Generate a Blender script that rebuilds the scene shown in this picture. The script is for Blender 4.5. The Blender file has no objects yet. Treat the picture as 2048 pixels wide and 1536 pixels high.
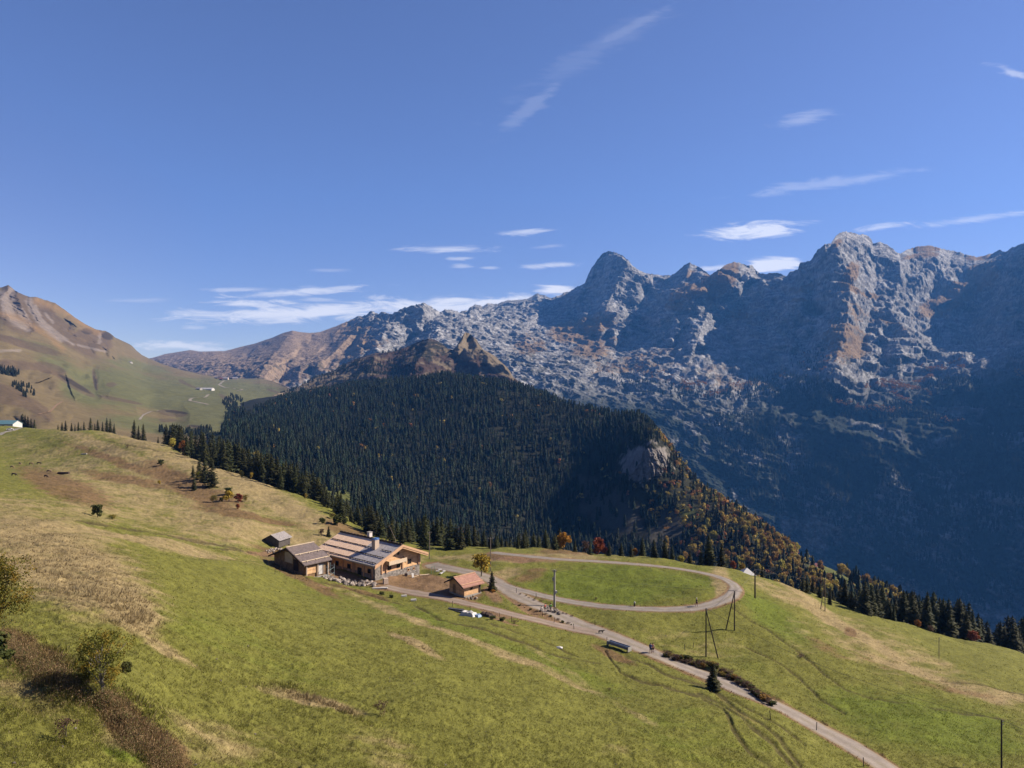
import bpy, math, random
import numpy as np
from mathutils import Vector, Matrix

random.seed(7)
RNG = np.random.default_rng(11)
sc = bpy.context.scene
col = sc.collection

# ------------------------------------------------------------------ camera
F = 1422.2            # focal length in pixels of the 2048 px wide photograph
UC, VC = 1024.0, 768.0
cam_d = bpy.data.cameras.new("camera")
cam_d.lens = 25.0
cam_d.sensor_width = 36.0
cam_d.clip_start = 0.5
cam_d.clip_end = 60000
cam = bpy.data.objects.new("camera", cam_d)
col.objects.link(cam)
cam.location = (0, 0, 0)
cam.rotation_euler = (math.radians(90), 0, 0)
sc.camera = cam

# ------------------------------------------------------------------ light
SUN_EL, SUN_AZ = math.radians(36), math.radians(8)      # azimuth from +X towards +Y
sun_vec = Vector((math.cos(SUN_EL) * math.cos(SUN_AZ), math.cos(SUN_EL) * math.sin(SUN_AZ), math.sin(SUN_EL)))
sl = bpy.data.lights.new("sun", 'SUN')
sl.energy = 5.0
sl.angle = math.radians(0.5)
sl.color = (1.0, 0.87, 0.70)
so = bpy.data.objects.new("sun", sl)
col.objects.link(so)
so.rotation_euler = sun_vec.to_track_quat('Z', 'Y').to_euler()

world = bpy.data.worlds.new("World")
sc.world = world
world.use_nodes = True
sc.view_settings.view_transform = 'Standard'
sc.view_settings.look = 'None'
sc.view_settings.exposure = 1.3
sc.view_settings.gamma = 1.0
sc.cycles.max_bounces = 5
sc.cycles.diffuse_bounces = 2
sc.cycles.transparent_max_bounces = 8
sc.cycles.volume_bounces = 0


class NT:
    """small helper to write node trees"""
    def __init__(s, tree):
        s.t = tree
        s.t.nodes.clear()

    def n(s, kind, **kw):
        nd = s.t.nodes.new(kind)
        for k, v in kw.items():
            if k.startswith('_'):
                setattr(nd, k[1:], v)
        return nd

    def put(s, sock, v):
        if isinstance(v, bpy.types.NodeSocket):
            s.t.links.new(v, sock)
        elif v is not None:
            if sock.type == 'RGBA' and len(v) == 3:
                v = (*v, 1)
            sock.default_value = v

    def math(s, op, a, b=None, c=None, clamp=False):
        nd = s.t.nodes.new('ShaderNodeMath')
        nd.operation = op
        nd.use_clamp = clamp
        for i, v in enumerate((a, b, c)):
            if v is not None:
                s.put(nd.inputs[i], v)
        return nd.outputs[0]

    def mix(s, f, a, b, kind='MIX'):
        nd = s.t.nodes.new('ShaderNodeMix')
        nd.data_type = 'RGBA'
        nd.blend_type = kind
        s.put(nd.inputs[0], f)
        s.put(nd.inputs[6], a)
        s.put(nd.inputs[7], b)
        return nd.outputs[2]

    def noise(s, vec, scale, detail=4, rough=0.55, dist=0.0):
        nd = s.t.nodes.new('ShaderNodeTexNoise')
        if vec is not None:
            s.put(nd.inputs['Vector'], vec)
        nd.inputs['Scale'].default_value = scale
        nd.inputs['Detail'].default_value = detail
        nd.inputs['Roughness'].default_value = rough
        nd.inputs['Distortion'].default_value = dist
        return nd.outputs[0]

    def rng(s, v, a, b, c=0.0, d=1.0, smooth=False):
        nd = s.t.nodes.new('ShaderNodeMapRange')
        if smooth:
            nd.interpolation_type = 'SMOOTHSTEP'
        s.put(nd.inputs[0], v)
        for i, x in enumerate((a, b, c, d)):
            s.put(nd.inputs[i + 1], x)
        return nd.outputs[0]

    def comb(s, x, y, z):
        nd = s.t.nodes.new('ShaderNodeCombineXYZ')
        for i, v in enumerate((x, y, z)):
            s.put(nd.inputs[i], v)
        return nd.outputs[0]


def make_world():
    t = NT(world.node_tree)
    sky = t.n('ShaderNodeTexSky', _sky_type='NISHITA')
    sky.sun_disc = False
    sky.sun_elevation = SUN_EL
    sky.sun_rotation = math.radians(90) - SUN_AZ
    sky.altitude = 1500
    sky.air_density = 1.0
    sky.dust_density = 0.35
    sky.ozone_density = 3.5
    tc = t.n('ShaderNodeTexCoord')
    sep = t.n('ShaderNodeSeparateXYZ')
    t.t.links.new(tc.outputs['Generated'], sep.inputs[0])
    X, Y, Z = sep.outputs
    yy = t.math('MAXIMUM', Y, 0.05)
    U = t.math('DIVIDE', X, yy)
    W = t.math('DIVIDE', Z, yy)
    front = t.rng(Y, 0.05, 0.3)
    # a slowly varying stretched noise
    nv = t.comb(t.math('MULTIPLY', U, 9.0), t.math('MULTIPLY', W, 48.0), 0.3)
    n1 = t.noise(nv, 1.3, 9, 0.68, 1.1)
    nv2 = t.comb(t.math('MULTIPLY', U, 2.5), t.math('MULTIPLY', W, 9.0), 2.3)
    n2 = t.noise(nv2, 1.0, 5, 0.6, 0.8)
    total = None
    #  u, v, half-width, half-height, tilt(deg, + = rises to the right), strength
    clouds = [
        (1520, 459, 88, 16, 3, 1.1), (1545, 530, 62, 15, 4, 1.3), (1450, 537, 70, 9, 3, 0.8),
        (1110, 581, 40, 12, -4, 1.1), (600, 627, 250, 17, 2, 0.9), (860, 612, 200, 19, 3, 0.9), (1000, 603, 90, 12, 2, 1.0),
        (500, 607, 85, 11, -1, 0.85), (590, 585, 140, 10, 4, 0.75), (680, 577, 50, 7, 4, 0.55), (480, 580, 80, 5, 0, 0.45),
        (340, 692, 90, 9, 1, 0.7), (410, 698, 60, 6, 0, 0.5), (430, 628, 90, 8, -1, 0.5), (760, 596, 30, 6, -2, 0.5),
        (890, 498, 85, 7, 1, 0.7), (1050, 463, 60, 7, 2, 0.65), (920, 517, 30, 4, 1, 0.45), (1097, 531, 50, 6, 3, 0.6),
        (925, 532, 22, 5, 0, 0.4), (980, 536, 20, 4, 0, 0.4), (1640, 368, 180, 11, 8, 0.26), (1950, 438, 110, 8, 7, 0.45),
        (1765, 454, 60, 6, 8, 0.6), (1610, 236, 60, 13, 14, 0.26), (2025, 145, 42, 8, -16, 0.45), (380, 655, 30, 5, 0, 0.35), (660, 540, 40, 4, 0, 0.2),
        (1190, 100, 190, 26, 30, 0.06), (1270, 50, 100, 12, 28, 0.12), (1060, 215, 90, 16, 40, 0.12), (1100, 492, 40, 4, 2, 0.25),
        (270, 601, 60, 5, 1, 0.2), (640, 598, 40, 5, 0, 0.35),
    ]
    for (cu, cv, hw, hh, tilt, st) in clouds:
        a = math.radians(tilt)
        du = t.math('SUBTRACT', U, (cu - UC) / F)
        dw = t.math('SUBTRACT', W, -(cv - VC) / F)
        p = t.math('ADD', t.math('MULTIPLY', du, math.cos(a) * F / hw), t.math('MULTIPLY', dw, math.sin(a) * F / hw))
        q = t.math('SUBTRACT', t.math('MULTIPLY', dw, math.cos(a) * F / hh), t.math('MULTIPLY', du, math.sin(a) * F / hh))
        r = t.math('ADD', t.math('MULTIPLY', p, p), t.math('MULTIPLY', q, q))
        e = t.math('SUBTRACT', 1.32, t.math('SQRT', r))
        # noise eats the ellipse's edge
        e = t.math('ADD', e, t.math('MULTIPLY', t.math('SUBTRACT', n1, 0.5), 3.6))
        e = t.math('ADD', e, t.math('MULTIPLY', t.math('SUBTRACT', n2, 0.5), 0.9))
        d = t.math('MULTIPLY', t.rng(e, 0.05, 1.15, smooth=True), st)
        total = d if total is None else t.math('MAXIMUM', total, d)
    total = t.math('MULTIPLY', total, front)
    total = t.math('MINIMUM', total, 0.95)
    hs = t.n('ShaderNodeHueSaturation')
    hs.inputs['Hue'].default_value = 0.512
    hs.inputs['Saturation'].default_value = SKY_SAT
    hs.inputs['Value'].default_value = 1.0
    t.t.links.new(sky.outputs[0], hs.inputs['Color'])
    base = t.mix(1.0, hs.outputs[0], SKY_TINT, 'MULTIPLY')
    c = t.mix(total, base, CLOUD_COL)
    bg = t.n('ShaderNodeBackground')
    bg.inputs['Strength'].default_value = SKY_STRENGTH
    t.put(bg.inputs['Color'], c)
    out = t.n('ShaderNodeOutputWorld')
    t.t.links.new(bg.outputs[0], out.inputs['Surface'])


SKY_STRENGTH = 0.05
ALB = (0.545, 0.545, 0.545)
SKY_SAT = 1.0
SKY_TINT = (1.03, 0.92, 1.01)
CLOUD_COL = (8.5, 8.3, 8.6)
make_world()

# ------------------------------------------------------------------ noise in numpy
_perm = np.random.default_rng(3).permutation(512).astype(np.int64)
_perm = np.concatenate([_perm, _perm, _perm])
_g = np.random.default_rng(5).normal(size=(512, 3))
_g /= np.linalg.norm(_g, axis=1)[:, None]


def pnoise(x, y, z=None):
    """gradient noise about -1..1"""
    x = np.asarray(x, float); y = np.asarray(y, float)
    z = np.zeros_like(x) if z is None else np.asarray(z, float)
    xi = np.floor(x).astype(np.int64); yi = np.floor(y).astype(np.int64); zi = np.floor(z).astype(np.int64)
    xf = x - xi; yf = y - yi; zf = z - zi
    u = xf * xf * xf * (xf * (xf * 6 - 15) + 10)
    v = yf * yf * yf * (yf * (yf * 6 - 15) + 10)
    w = zf * zf * zf * (zf * (zf * 6 - 15) + 10)
    res = 0
    for dx in (0, 1):
        for dy in (0, 1):
            for dz in (0, 1):
                h = _perm[_perm[_perm[(xi + dx) & 511] + ((yi + dy) & 511)] + ((zi + dz) & 511)]
                g = _g[h]
                dot = g[..., 0] * (xf - dx) + g[..., 1] * (yf - dy) + g[..., 2] * (zf - dz)
                wt = (u if dx else 1 - u) * (v if dy else 1 - v) * (w if dz else 1 - w)
                res = res + dot * wt
    return res * 1.5


def fbm(x, y, z=None, octs=5, gain=0.5, ridged=False):
    a, s, tot = 1.0, 0.0, 0.0
    z = np.zeros_like(np.asarray(x, float)) if z is None else z
    f = 1.0
    for i in range(octs):
        n = pnoise(x * f + 17.3 * i, y * f + 5.1 * i, z * f + 9.7 * i)
        if ridged:
            n = 1 - 2 * np.abs(n)
        s = s + n * a
        tot += a
        a *= gain
        f *= 2.03
    return s / tot


def sstep(x, a, b):
    t = np.clip((x - a) / (b - a), 0, 1)
    return t * t * (3 - 2 * t)


# ------------------------------------------------------------------ object helpers
def tag(o, label=None, cat=None, group=None, kind=None):
    if label: o['label'] = label
    if cat: o['category'] = cat
    if group: o['group'] = group
    if kind: o['kind'] = kind
    return o


def mesh_obj(name, verts, faces, mat=None, parent=None, smooth=False, colors=None, link=True):
    me = bpy.data.meshes.new(name)
    verts = np.asarray(verts, np.float32)
    if isinstance(faces, np.ndarray):
        k = faces.shape[1]
        nf = faces.shape[0]
        me.vertices.add(len(verts)); me.vertices.foreach_set('co', verts.ravel())
        me.loops.add(nf * k); me.loops.foreach_set('vertex_index', faces.astype(np.int32).ravel())
        me.polygons.add(nf)
        me.polygons.foreach_set('loop_start', np.arange(0, nf * k, k, dtype=np.int32))
        me.update(calc_edges=True)
    else:
        me.from_pydata([tuple(v) for v in verts.tolist()], [], faces)
        me.update()
    if smooth:
        me.polygons.foreach_set('use_smooth', np.ones(len(me.polygons), bool))
    if colors is not None:
        ca = me.color_attributes.new('Col', 'FLOAT_COLOR', 'POINT')
        c4 = np.ones((len(verts), 4), np.float32)
        c4[:, :3] = colors
        ca.data.foreach_set('color', c4.ravel())
    if mat is not None:
        me.materials.append(mat)
    o = bpy.data.objects.new(name, me)
    if link: col.objects.link(o)
    if parent is not None: o.parent = parent
    return o


def empty(name, loc=(0, 0, 0), rz=0.0):
    o = bpy.data.objects.new(name, None)
    o.location = loc
    o.rotation_euler = (0, 0, rz)
    o.empty_display_size = 0.5
    col.objects.link(o)
    return o


def grid_faces(nr, nc):
    i = np.arange(nr - 1)[:, None] * nc + np.arange(nc - 1)[None, :]
    return np.stack([i, i + 1, i + nc + 1, i + nc], -1).reshape(-1, 4)


def poly_dist(U, V, pts, closed=False):
    """distance of points to a polyline (in the units of U, V) and the side (+ right of travel)"""
    best = np.full(np.shape(U), 1e9)
    side = np.zeros(np.shape(U))
    par = np.zeros(np.shape(U))
    pts = np.asarray(pts, float)
    n = len(pts) - 1
    for i in range(n):
        a = pts[i]; b = pts[i + 1]
        d = b[:2] - a[:2]
        L2 = (d ** 2).sum() + 1e-9
        t = np.clip(((U - a[0]) * d[0] + (V - a[1]) * d[1]) / L2, 0, 1)
        px = U - (a[0] + t * d[0]); py = V - (a[1] + t * d[1])
        dist = np.hypot(px, py)
        m = dist < best
        best = np.where(m, dist, best)
        side = np.where(m, np.sign(d[0] * (V - a[1]) - d[1] * (U - a[0])), side)
        par = np.where(m, (i + t) / n, par)
    return best, side, par


def poly_in(U, V, pts):
    pts = np.asarray(pts, float)
    c = np.zeros(np.shape(U), bool)
    n = len(pts)
    j = n - 1
    for i in range(n):
        xi, yi = pts[i]; xj, yj = pts[j]
        cond = ((yi > V) != (yj > V)) & (U < (xj - xi) * (V - yi) / (yj - yi + 1e-12) + xi)
        c ^= cond
        j = i
    return c


def blob(U, V, cu, cv, ru, rv, tilt=0.0, soft=0.5):
    a = math.radians(tilt)
    du, dv = U - cu, -(V - cv)
    p = (du * math.cos(a) + dv * math.sin(a)) / ru
    q = (-du * math.sin(a) + dv * math.cos(a)) / rv
    r = np.sqrt(p * p + q * q)
    return 1 - sstep(r, 1 - soft, 1 + soft)


def unproj(u, v, d):
    u = np.asarray(u, float); v = np.asarray(v, float); d = np.asarray(d, float)
    return np.stack([(u - UC) / F * d, d, -(v - VC) / F * d], -1)


class TPS:
    def __init__(s, P, val, lam=1e-3, su=300.0, sd=0.35):
        s.su, s.sd = su, sd
        P = np.asarray(P, float)
        s.X = np.stack([P[:, 0] / su, np.log(P[:, 1]) / sd], -1)
        n = len(s.X)
        K = s.k(s.X, s.X) + lam * np.eye(n)
        Pm = np.concatenate([np.ones((n, 1)), s.X], 1)
        A = np.block([[K, Pm], [Pm.T, np.zeros((3, 3))]])
        s.w = np.linalg.solve(A, np.concatenate([val, np.zeros(3)]))

    def k(s, A, B):
        r2 = ((A[:, None, :] - B[None]) ** 2).sum(-1)
        return 0.5 * r2 * np.log(r2 + 1e-12)

    def __call__(s, u, d):
        sh = np.shape(u)
        Q = np.stack([np.ravel(u) / s.su, np.log(np.ravel(d)) / s.sd], -1)
        out = np.empty(len(Q))
        for i in range(0, len(Q), 20000):
            q = Q[i:i + 20000]
            out[i:i + 20000] = s.k(q, s.X) @ s.w[:-3] + s.w[-3] + q @ s.w[-2:]
        return out.reshape(sh)


class Field:
    """ground row v as a function of column u and distance d, tabulated; heights are z = -(v-VC)/F*d"""
    def __init__(s, tps, u0, u1, du, d0, d1, nd):
        s.us = np.arange(u0, u1 + du, du); s.ld = np.linspace(math.log(d0), math.log(d1), nd)
        UU, DD = np.meshgrid(s.us, np.exp(s.ld))
        s.T = tps(UU, DD)
        s.du, s.dl = du, s.ld[1] - s.ld[0]

    def v(s, u, d):
        a = np.clip((u - s.us[0]) / s.du, 0, len(s.us) - 1.001)
        b = np.clip((np.log(d) - s.ld[0]) / s.dl, 0, len(s.ld) - 1.001)
        i = a.astype(int); j = b.astype(int)
        fa = a - i; fb = b - j
        T = s.T
        return (T[j, i] * (1 - fa) * (1 - fb) + T[j, i + 1] * fa * (1 - fb) + T[j + 1, i] * (1 - fa) * fb + T[j + 1, i + 1] * fa * fb)

    def z(s, x, y):
        u = UC + x / y * F
        return -(s.v(u, y) - VC) / F * y

    def hit(s, u, v):
        """first distance at which the ray of pixel (u,v) meets the ground"""
        u = np.atleast_1d(np.asarray(u, float)); v = np.atleast_1d(np.asarray(v, float))
        ds = np.exp(s.ld)
        res = np.empty(len(u))
        for k in range(len(u)):
            c = s.v(np.full(len(ds), u[k]), ds)
            below = np.nonzero(c <= v[k])[0]
            if len(below) == 0:
                res[k] = ds[np.argmin(c)]
            elif below[0] == 0:
                res[k] = ds[0]
            else:
                j = below[0]
                t = (c[j - 1] - v[k]) / (c[j - 1] - c[j] + 1e-9)
                res[k] = math.exp(s.ld[j - 1] + t * s.dl)
        return res
# ------------------------------------------------------------------ materials for ground
def ground_mat(name, fine=6.0, amp=0.35, bump=0.0, bscale=3.0, rough=0.95, mid=0.4):
    m = bpy.data.materials.new(name)
    m.use_nodes = True
    t = NT(m.node_tree)
    at = t.n('ShaderNodeAttribute', _attribute_name='Col')
    geo = t.n('ShaderNodeNewGeometry')
    n1 = t.noise(geo.outputs['Position'], fine, 6, 0.7)
    n2 = t.noise(geo.outputs['Position'], mid, 5, 0.6)
    k = t.math('ADD', t.rng(n1, 0.3, 0.7, 1 - amp, 1 + amp), t.rng(n2, 0.3, 0.7, -amp * 0.5, amp * 0.5))
    c = t.mix(1.0, t.mix(1.0, at.outputs['Color'], ALB, 'MULTIPLY'), t.comb(k, k, k), 'MULTIPLY')
    b = t.n('ShaderNodeBsdfPrincipled')
    b.inputs['Roughness'].default_value = rough
    b.inputs['Specular IOR Level'].default_value = 0.1
    t.put(b.inputs['Base Color'], c)
    if bump:
        bp = t.n('ShaderNodeBump')
        bp.inputs['Strength'].default_value = 1.0
        bp.inputs['Distance'].default_value = bump
        t.put(bp.inputs['Height'], t.noise(geo.outputs['Position'], bscale, 7, 0.65))
        t.t.links.new(bp.outputs[0], b.inputs['Normal'])
    o = t.n('ShaderNodeOutputMaterial')
    t.t.links.new(b.outputs[0], o.inputs[0])
    return m


M_far = ground_mat('limestone_and_turf', 0.05, 0.32, 20.0, 0.020, mid=0.008)
M_left = ground_mat('alpine_pasture', 0.09, 0.16, 2.0, 0.05, mid=0.012)
M_mid = ground_mat('forest_floor', 0.3, 0.25, 0.8, 0.2, mid=0.05)
M_near = ground_mat('meadow_turf', 4.0, 0.42, 0.16, 2.6, mid=0.9)

# ------------------------------------------------------------------ FAR RANGE (3 to 7 km)
sky_far = [(250, 735), (305, 716), (330, 708), (362, 703), (380, 700), (400, 703), (450, 702), (480, 694), (510, 687), (545, 675), (566, 666), (585, 661), (600, 664),
           (620, 666), (640, 664), (665, 655), (688, 646), (700, 640), (714, 633), (722, 633), (733, 637), (745, 627), (752, 632), (758, 640),
           (765, 634), (775, 637), (782, 642), (800, 630), (820, 617), (838, 608), (848, 606), (860, 612), (872, 625), (880, 635),
           (892, 630), (903, 626), (918, 630), (935, 626), (940, 614), (950, 609), (958, 610), (965, 613), (975, 607), (990, 608), (1005, 604),
           (1020, 600), (1035, 599), (1055, 598), (1075, 586), (1082, 590), (1090, 590), (1102, 597), (1125, 588), (1150, 576), (1170, 566),
           (1176, 550), (1182, 538), (1190, 526), (1198, 515), (1206, 507), (1218, 503), (1232, 505), (1244, 510), (1255, 520), (1266, 532),
           (1280, 541), (1290, 546), (1310, 549), (1330, 552), (1345, 550), (1352, 545), (1362, 536), (1374, 528), (1380, 524), (1386, 530),
           (1397, 533), (1412, 543), (1420, 550), (1440, 538), (1455, 529), (1465, 525), (1478, 525), (1492, 529), (1505, 532), (1514, 542),
           (1522, 547), (1535, 548), (1550, 546), (1562, 547), (1572, 552), (1580, 545), (1596, 537), (1600, 525), (1612, 524), (1622, 520),
           (1635, 500), (1650, 488), (1662, 487), (1670, 474), (1680, 466), (1694, 463), (1708, 466), (1718, 468), (1732, 469), (1742, 478),
           (1746, 486), (1758, 484), (1772, 488), (1786, 497), (1792, 504), (1800, 508), (1812, 500), (1830, 494), (1860, 490), (1876, 496),
           (1890, 499), (1908, 502), (1922, 504), (1930, 509), (1945, 512), (1960, 514), (1972, 510), (1982, 508), (2000, 500), (2010, 504),
           (2020, 497), (2030, 494), (2040, 488), (2050, 484), (2075, 480), (2100, 474), (2131, 466), (2180, 448), (2250, 415), (2400, 345), (2600, 260), (3000, 280), (3600, 330)]
far_tab = {
    250: [(790, 4600), (735, 6500)], 450: [(780, 4200), (735, 5000), (700, 6500)],
    585: [(800, 3900), (740, 4500), (700, 5200), (662, 6200)], 700: [(800, 3800), (740, 4300), (690, 5200), (640, 6400)],
    800: [(800, 3700), (740, 4200), (690, 4900), (620, 6200)], 850: [(800, 3600), (720, 4300), (660, 5000), (607, 5700)],
    900: [(800, 3500), (700, 4500), (660, 5200), (625, 6500)], 1000: [(820, 3300), (780, 3700), (720, 4400), (650, 5700), (605, 7000)],
    1100: [(860, 3200), (800, 3600), (740, 4200), (680, 5200), (630, 6300), (590, 7000)],
    1200: [(900, 3100), (850, 3350), (780, 3900), (720, 4500), (650, 5700), (610, 6300), (510, 6700)],
    1350: [(980, 2950), (850, 3300), (780, 3800), (720, 4450), (670, 5000), (620, 5600), (540, 6300)],
    1500: [(1150, 2700), (950, 2950), (850, 3250), (780, 3700), (720, 4300), (640, 4950), (530, 5600)],
    1650: [(1250, 2500), (1000, 2800), (870, 3100), (800, 3500), (740, 3950), (650, 4450), (560, 4850), (480, 5200)],
    1800: [(1300, 2350), (1000, 2700), (880, 3000), (800, 3400), (740, 3850), (650, 4600), (560, 5200), (500, 5600)],
    1950: [(1350, 2200), (1000, 2600), (880, 2900), (800, 3250), (740, 3750), (680, 4600), (600, 5300), (510, 5900)],
    2048: [(1400, 2100), (1000, 2450), (880, 2700), (800, 2950), (740, 3350), (650, 4150), (560, 4750), (490, 5100)],
    2130: [(1400, 2000), (1000, 2350), (800, 2800), (740, 3100), (600, 3800), (506, 4300), (430, 4900)], 2250: [(1400, 1950), (1000, 2200), (740, 2550), (600, 2850), (500, 3500), (355, 5200)],
    2500: [(1400, 1800), (1000, 2100), (740, 2400), (500, 2800), (400, 3400), (260, 5000)],
    3600: [(1400, 1700), (1000, 2000), (740, 2400), (400, 2900), (250, 4000)],
}
# ridges (positive = comes forward) : amplitude m, width px left, width px right, points
far_lines = [
    # Brown domes, left
    (330, 60, 45, [(585, 661), (565, 690), (545, 715), (520, 755)]),
    (200, 40, 40, [(690, 645), (665, 680), (640, 700), (600, 740)]),
    (-160, 26, 40, [(650, 700), (620, 718), (590, 738), (560, 760)]),
    (260, 38, 30, [(735, 637), (712, 672), (680, 700), (650, 725), (635, 735)]),
    (-150, 30, 30, [(722, 690), (690, 712), (650, 740), (610, 752)]),
    (300, 34, 34, [(752, 628), (738, 650), (728, 690), (720, 720)]),
    (420, 60, 50, [(848, 606), (800, 640), (775, 665), (757, 695), (752, 715)]),
    (-200, 40, 30, [(880, 636), (850, 665), (820, 690), (795, 710)]),
    # lapiaz left centre
    (160, 25, 35, [(905, 626), (880, 660), (862, 690)]), (150, 20, 30, [(935, 627), (925, 655)]),
    (170, 30, 40, [(958, 609), (930, 640), (925, 665)]),
    (160, 25, 60, [(1075, 587), (1050, 600), (1020, 612)]),
    (150, 30, 50, [(1010, 640), (985, 660), (960, 672)]),
    # high central tower
    (620, 70, 75, [(1256, 518), (1252, 545), (1235, 575), (1222, 600), (1212, 625)]),
    (200, 30, 24, [(1186, 545), (1184, 565), (1170, 590), (1150, 618)]),
    (-160, 26, 24, [(1214, 520), (1205, 560), (1192, 590), (1180, 620)]),
    (-180, 36, 34, [(1340, 553), (1320, 580), (1300, 600)]),
    (180, 20, 26, [(1268, 556), (1270, 590), (1262, 612)]),
    (380, 60, 34, [(1380, 524), (1372, 560), (1350, 590), (1330, 615)]),
    # orange topped hump
    (640, 70, 70, [(1440, 540), (1436, 560), (1420, 580), (1400, 598), (1380, 606), (1350, 615), (1338, 625)]),
    (-150, 26, 30, [(1512, 545), (1500, 580), (1480, 610)]),
    (300, 50, 26, [(1418, 625), (1415, 645), (1400, 680), (1397, 690)]),
    (190, 40, 40, [(1340, 625), (1365, 640), (1385, 650)]),
    (-330, 70, 90, [(1330, 660), (1290, 685), (1250, 705)]),
    (-420, 90, 110, [(1440, 650), (1460, 690), (1480, 730)]),
    # big right mountain
    (460, 110, 100, [(1662, 487), (1676, 510), (1688, 545), (1700, 570), (1700, 590), (1695, 650), (1680, 700), (1668, 745)]),
    (330, 110, 40, [(1795, 508), (1800, 550), (1790, 600)]),
    (260, 50, 60, [(1600, 575), (1605, 600), (1590, 620)]),
    (200, 26, 40, [(1700, 590), (1720, 600), (1780, 605)]),
    
    (-220, 40, 40, [(1640, 640), (1620, 690), (1600, 730)]),
    (-180, 30, 30, [(1735, 660), (1725, 700)]),
    (260, 40, 60, [(1760, 610), (1790, 645), (1830, 690), (1800, 705)]),
    (240, 60, 40, [(1880, 500), (1870, 540), (1840, 570)]),
    (300, 60, 40, [(1945, 520), (1965, 545), (1985, 560), (1978, 575), (1920, 600)]),
    
    (240, 45, 80, [(2060, 500), (2010, 580), (1990, 640), (1960, 700), (1930, 730)]),
    (80, 60, 60, [(1900, 725), (1960, 728), (2048, 735)]),
    (60, 30, 50, [(1640, 860), (1720, 890), (1800, 905), (1870, 925), (1980, 925)]),
    (35, 60, 60, [(1550, 850), (1520, 930), (1500, 1050)]),
    (30, 50, 50, [(1700, 920), (1680, 1050)]), (-40, 50, 50, [(1620, 900), (1600, 1000), (1590, 1100)]),
    (30, 60, 60, [(1900, 950), (1880, 1100)]),
]


def interp_tab(tab, U, V):
    us = sorted(tab)
    cols = []
    for u in us:
        a = sorted(tab[u])
        vv = np.array([p[0] for p in a], float); dd = np.log([p[1] for p in a])
        r = np.interp(V, vv, dd)
        # linear continuation past the ends
        s0 = (dd[1] - dd[0]) / (vv[1] - vv[0]); s1 = (dd[-1] - dd[-2]) / (vv[-1] - vv[-2])
        r = np.where(V < vv[0], dd[0] + (V - vv[0]) * s0, r)
        r = np.where(V > vv[-1], dd[-1] + (V - vv[-1]) * s1, r)
        cols.append(r)
    cols = np.array(cols)
    usa = np.array(us, float)
    k = np.clip(np.searchsorted(usa, U, side='right') - 1, 0, len(us) - 2)
    t = np.clip((U - usa[k]) / (usa[k + 1] - usa[k]), 0, 1)
    t = t * t * (3 - 2 * t) * 0.5 + t * 0.5
    a = np.take_along_axis(cols, k[None], 0)[0]
    b = np.take_along_axis(cols, (k + 1)[None], 0)[0]
    return np.exp(a * (1 - t) + b * t)


def blur(A, n, ax):
    for _ in range(n):
        B = np.pad(A, [(1, 1) if i == ax else (0, 0) for i in range(2)], mode='edge')
        A = (B.take(range(0, A.shape[ax]), ax) + 2 * A + B.take(range(2, A.shape[ax] + 2), ax)) / 4
    return A


def relief_mesh(name, us, vtop, jag, vbot, nr, tab, lines, noise_fn, col_fn, mat, back=(1.25, 120), power=1.0, nblur=60):
    """a mountain face: real points at (column, row, distance), its back slope included"""
    t = np.linspace(0, 1, nr)[:, None] ** power
    U = np.repeat(us[None, :], nr, 0)
    vs = blur(vtop[None, :], 700, 1)[0]
    V = vs[None, :] + t * (vbot - vs)[None, :] + (vtop - vs)[None, :] * np.exp(-t / 0.10) + jag[None, :] * np.exp(-t / 0.03)
    D = interp_tab(tab, U, V)
    D = np.exp(blur(blur(np.log(D), 8, 0), nblur, 1))
    prot = np.zeros_like(D)
    neg = np.zeros_like(D)
    for (A, wl, wr, pts) in lines:
        dist, side, par = poly_dist(U, V, pts)
        # wobble the width so that spurs are not straight
        w = np.where(side > 0, wl, wr) * (1 + 0.35 * pnoise(U / 23.0, V / 17.0, np.full_like(U, A * 0.01)))
        h = np.clip(1 - dist / w, 0, 1)
        if A > 0:
            prot = np.maximum(prot, A * h ** 0.9)
        else:
            neg = np.minimum(neg, A * h)
    D = D - prot - neg
    P = unproj(U, V, D)
    P = P + noise_fn(P, U, V, D, t)
    C = col_fn(P, U, V, D, t)
    # back slope
    k = 5
    rows, crow = [], []
    for i in range(1, k + 1):
        f = i / k
        q = P[0].copy()
        s = 1 + (back[0] - 1) * f
        q[:, 0] *= s; q[:, 1] *= s
        q[:, 2] = q[:, 2] - back[1] * f * 8
        rows.append(q); crow.append(C[0] * 1.0)
    Pall = np.concatenate([np.array(rows[::-1]), P], 0)
    Call = np.concatenate([np.array(crow[::-1]), C], 0)
    nr2, nc = Pall.shape[:2]
    o = mesh_obj(name, Pall.reshape(-1, 3), grid_faces(nr2, nc)[:, ::-1], mat, smooth=True, colors=Call.reshape(-1, 3))
    return o, (U, V, P)


def curve(pts, us):
    p = np.array(pts, float)
    return np.interp(us, p[:, 0], p[:, 1])


def normals_of(P):
    du = np.gradient(P, axis=1); dv = np.gradient(P, axis=0)
    n = np.cross(dv, du)
    n /= np.linalg.norm(n, axis=-1, keepdims=True) + 1e-9
    n *= np.sign(n[..., 2:3] + 1e-9) * 0 + np.where(n[..., 1:2] > 0, -1, 1)
    return n


def mixc(C, col_, m):
    return C * (1 - m[..., None]) + np.array(col_) * m[..., None]


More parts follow.
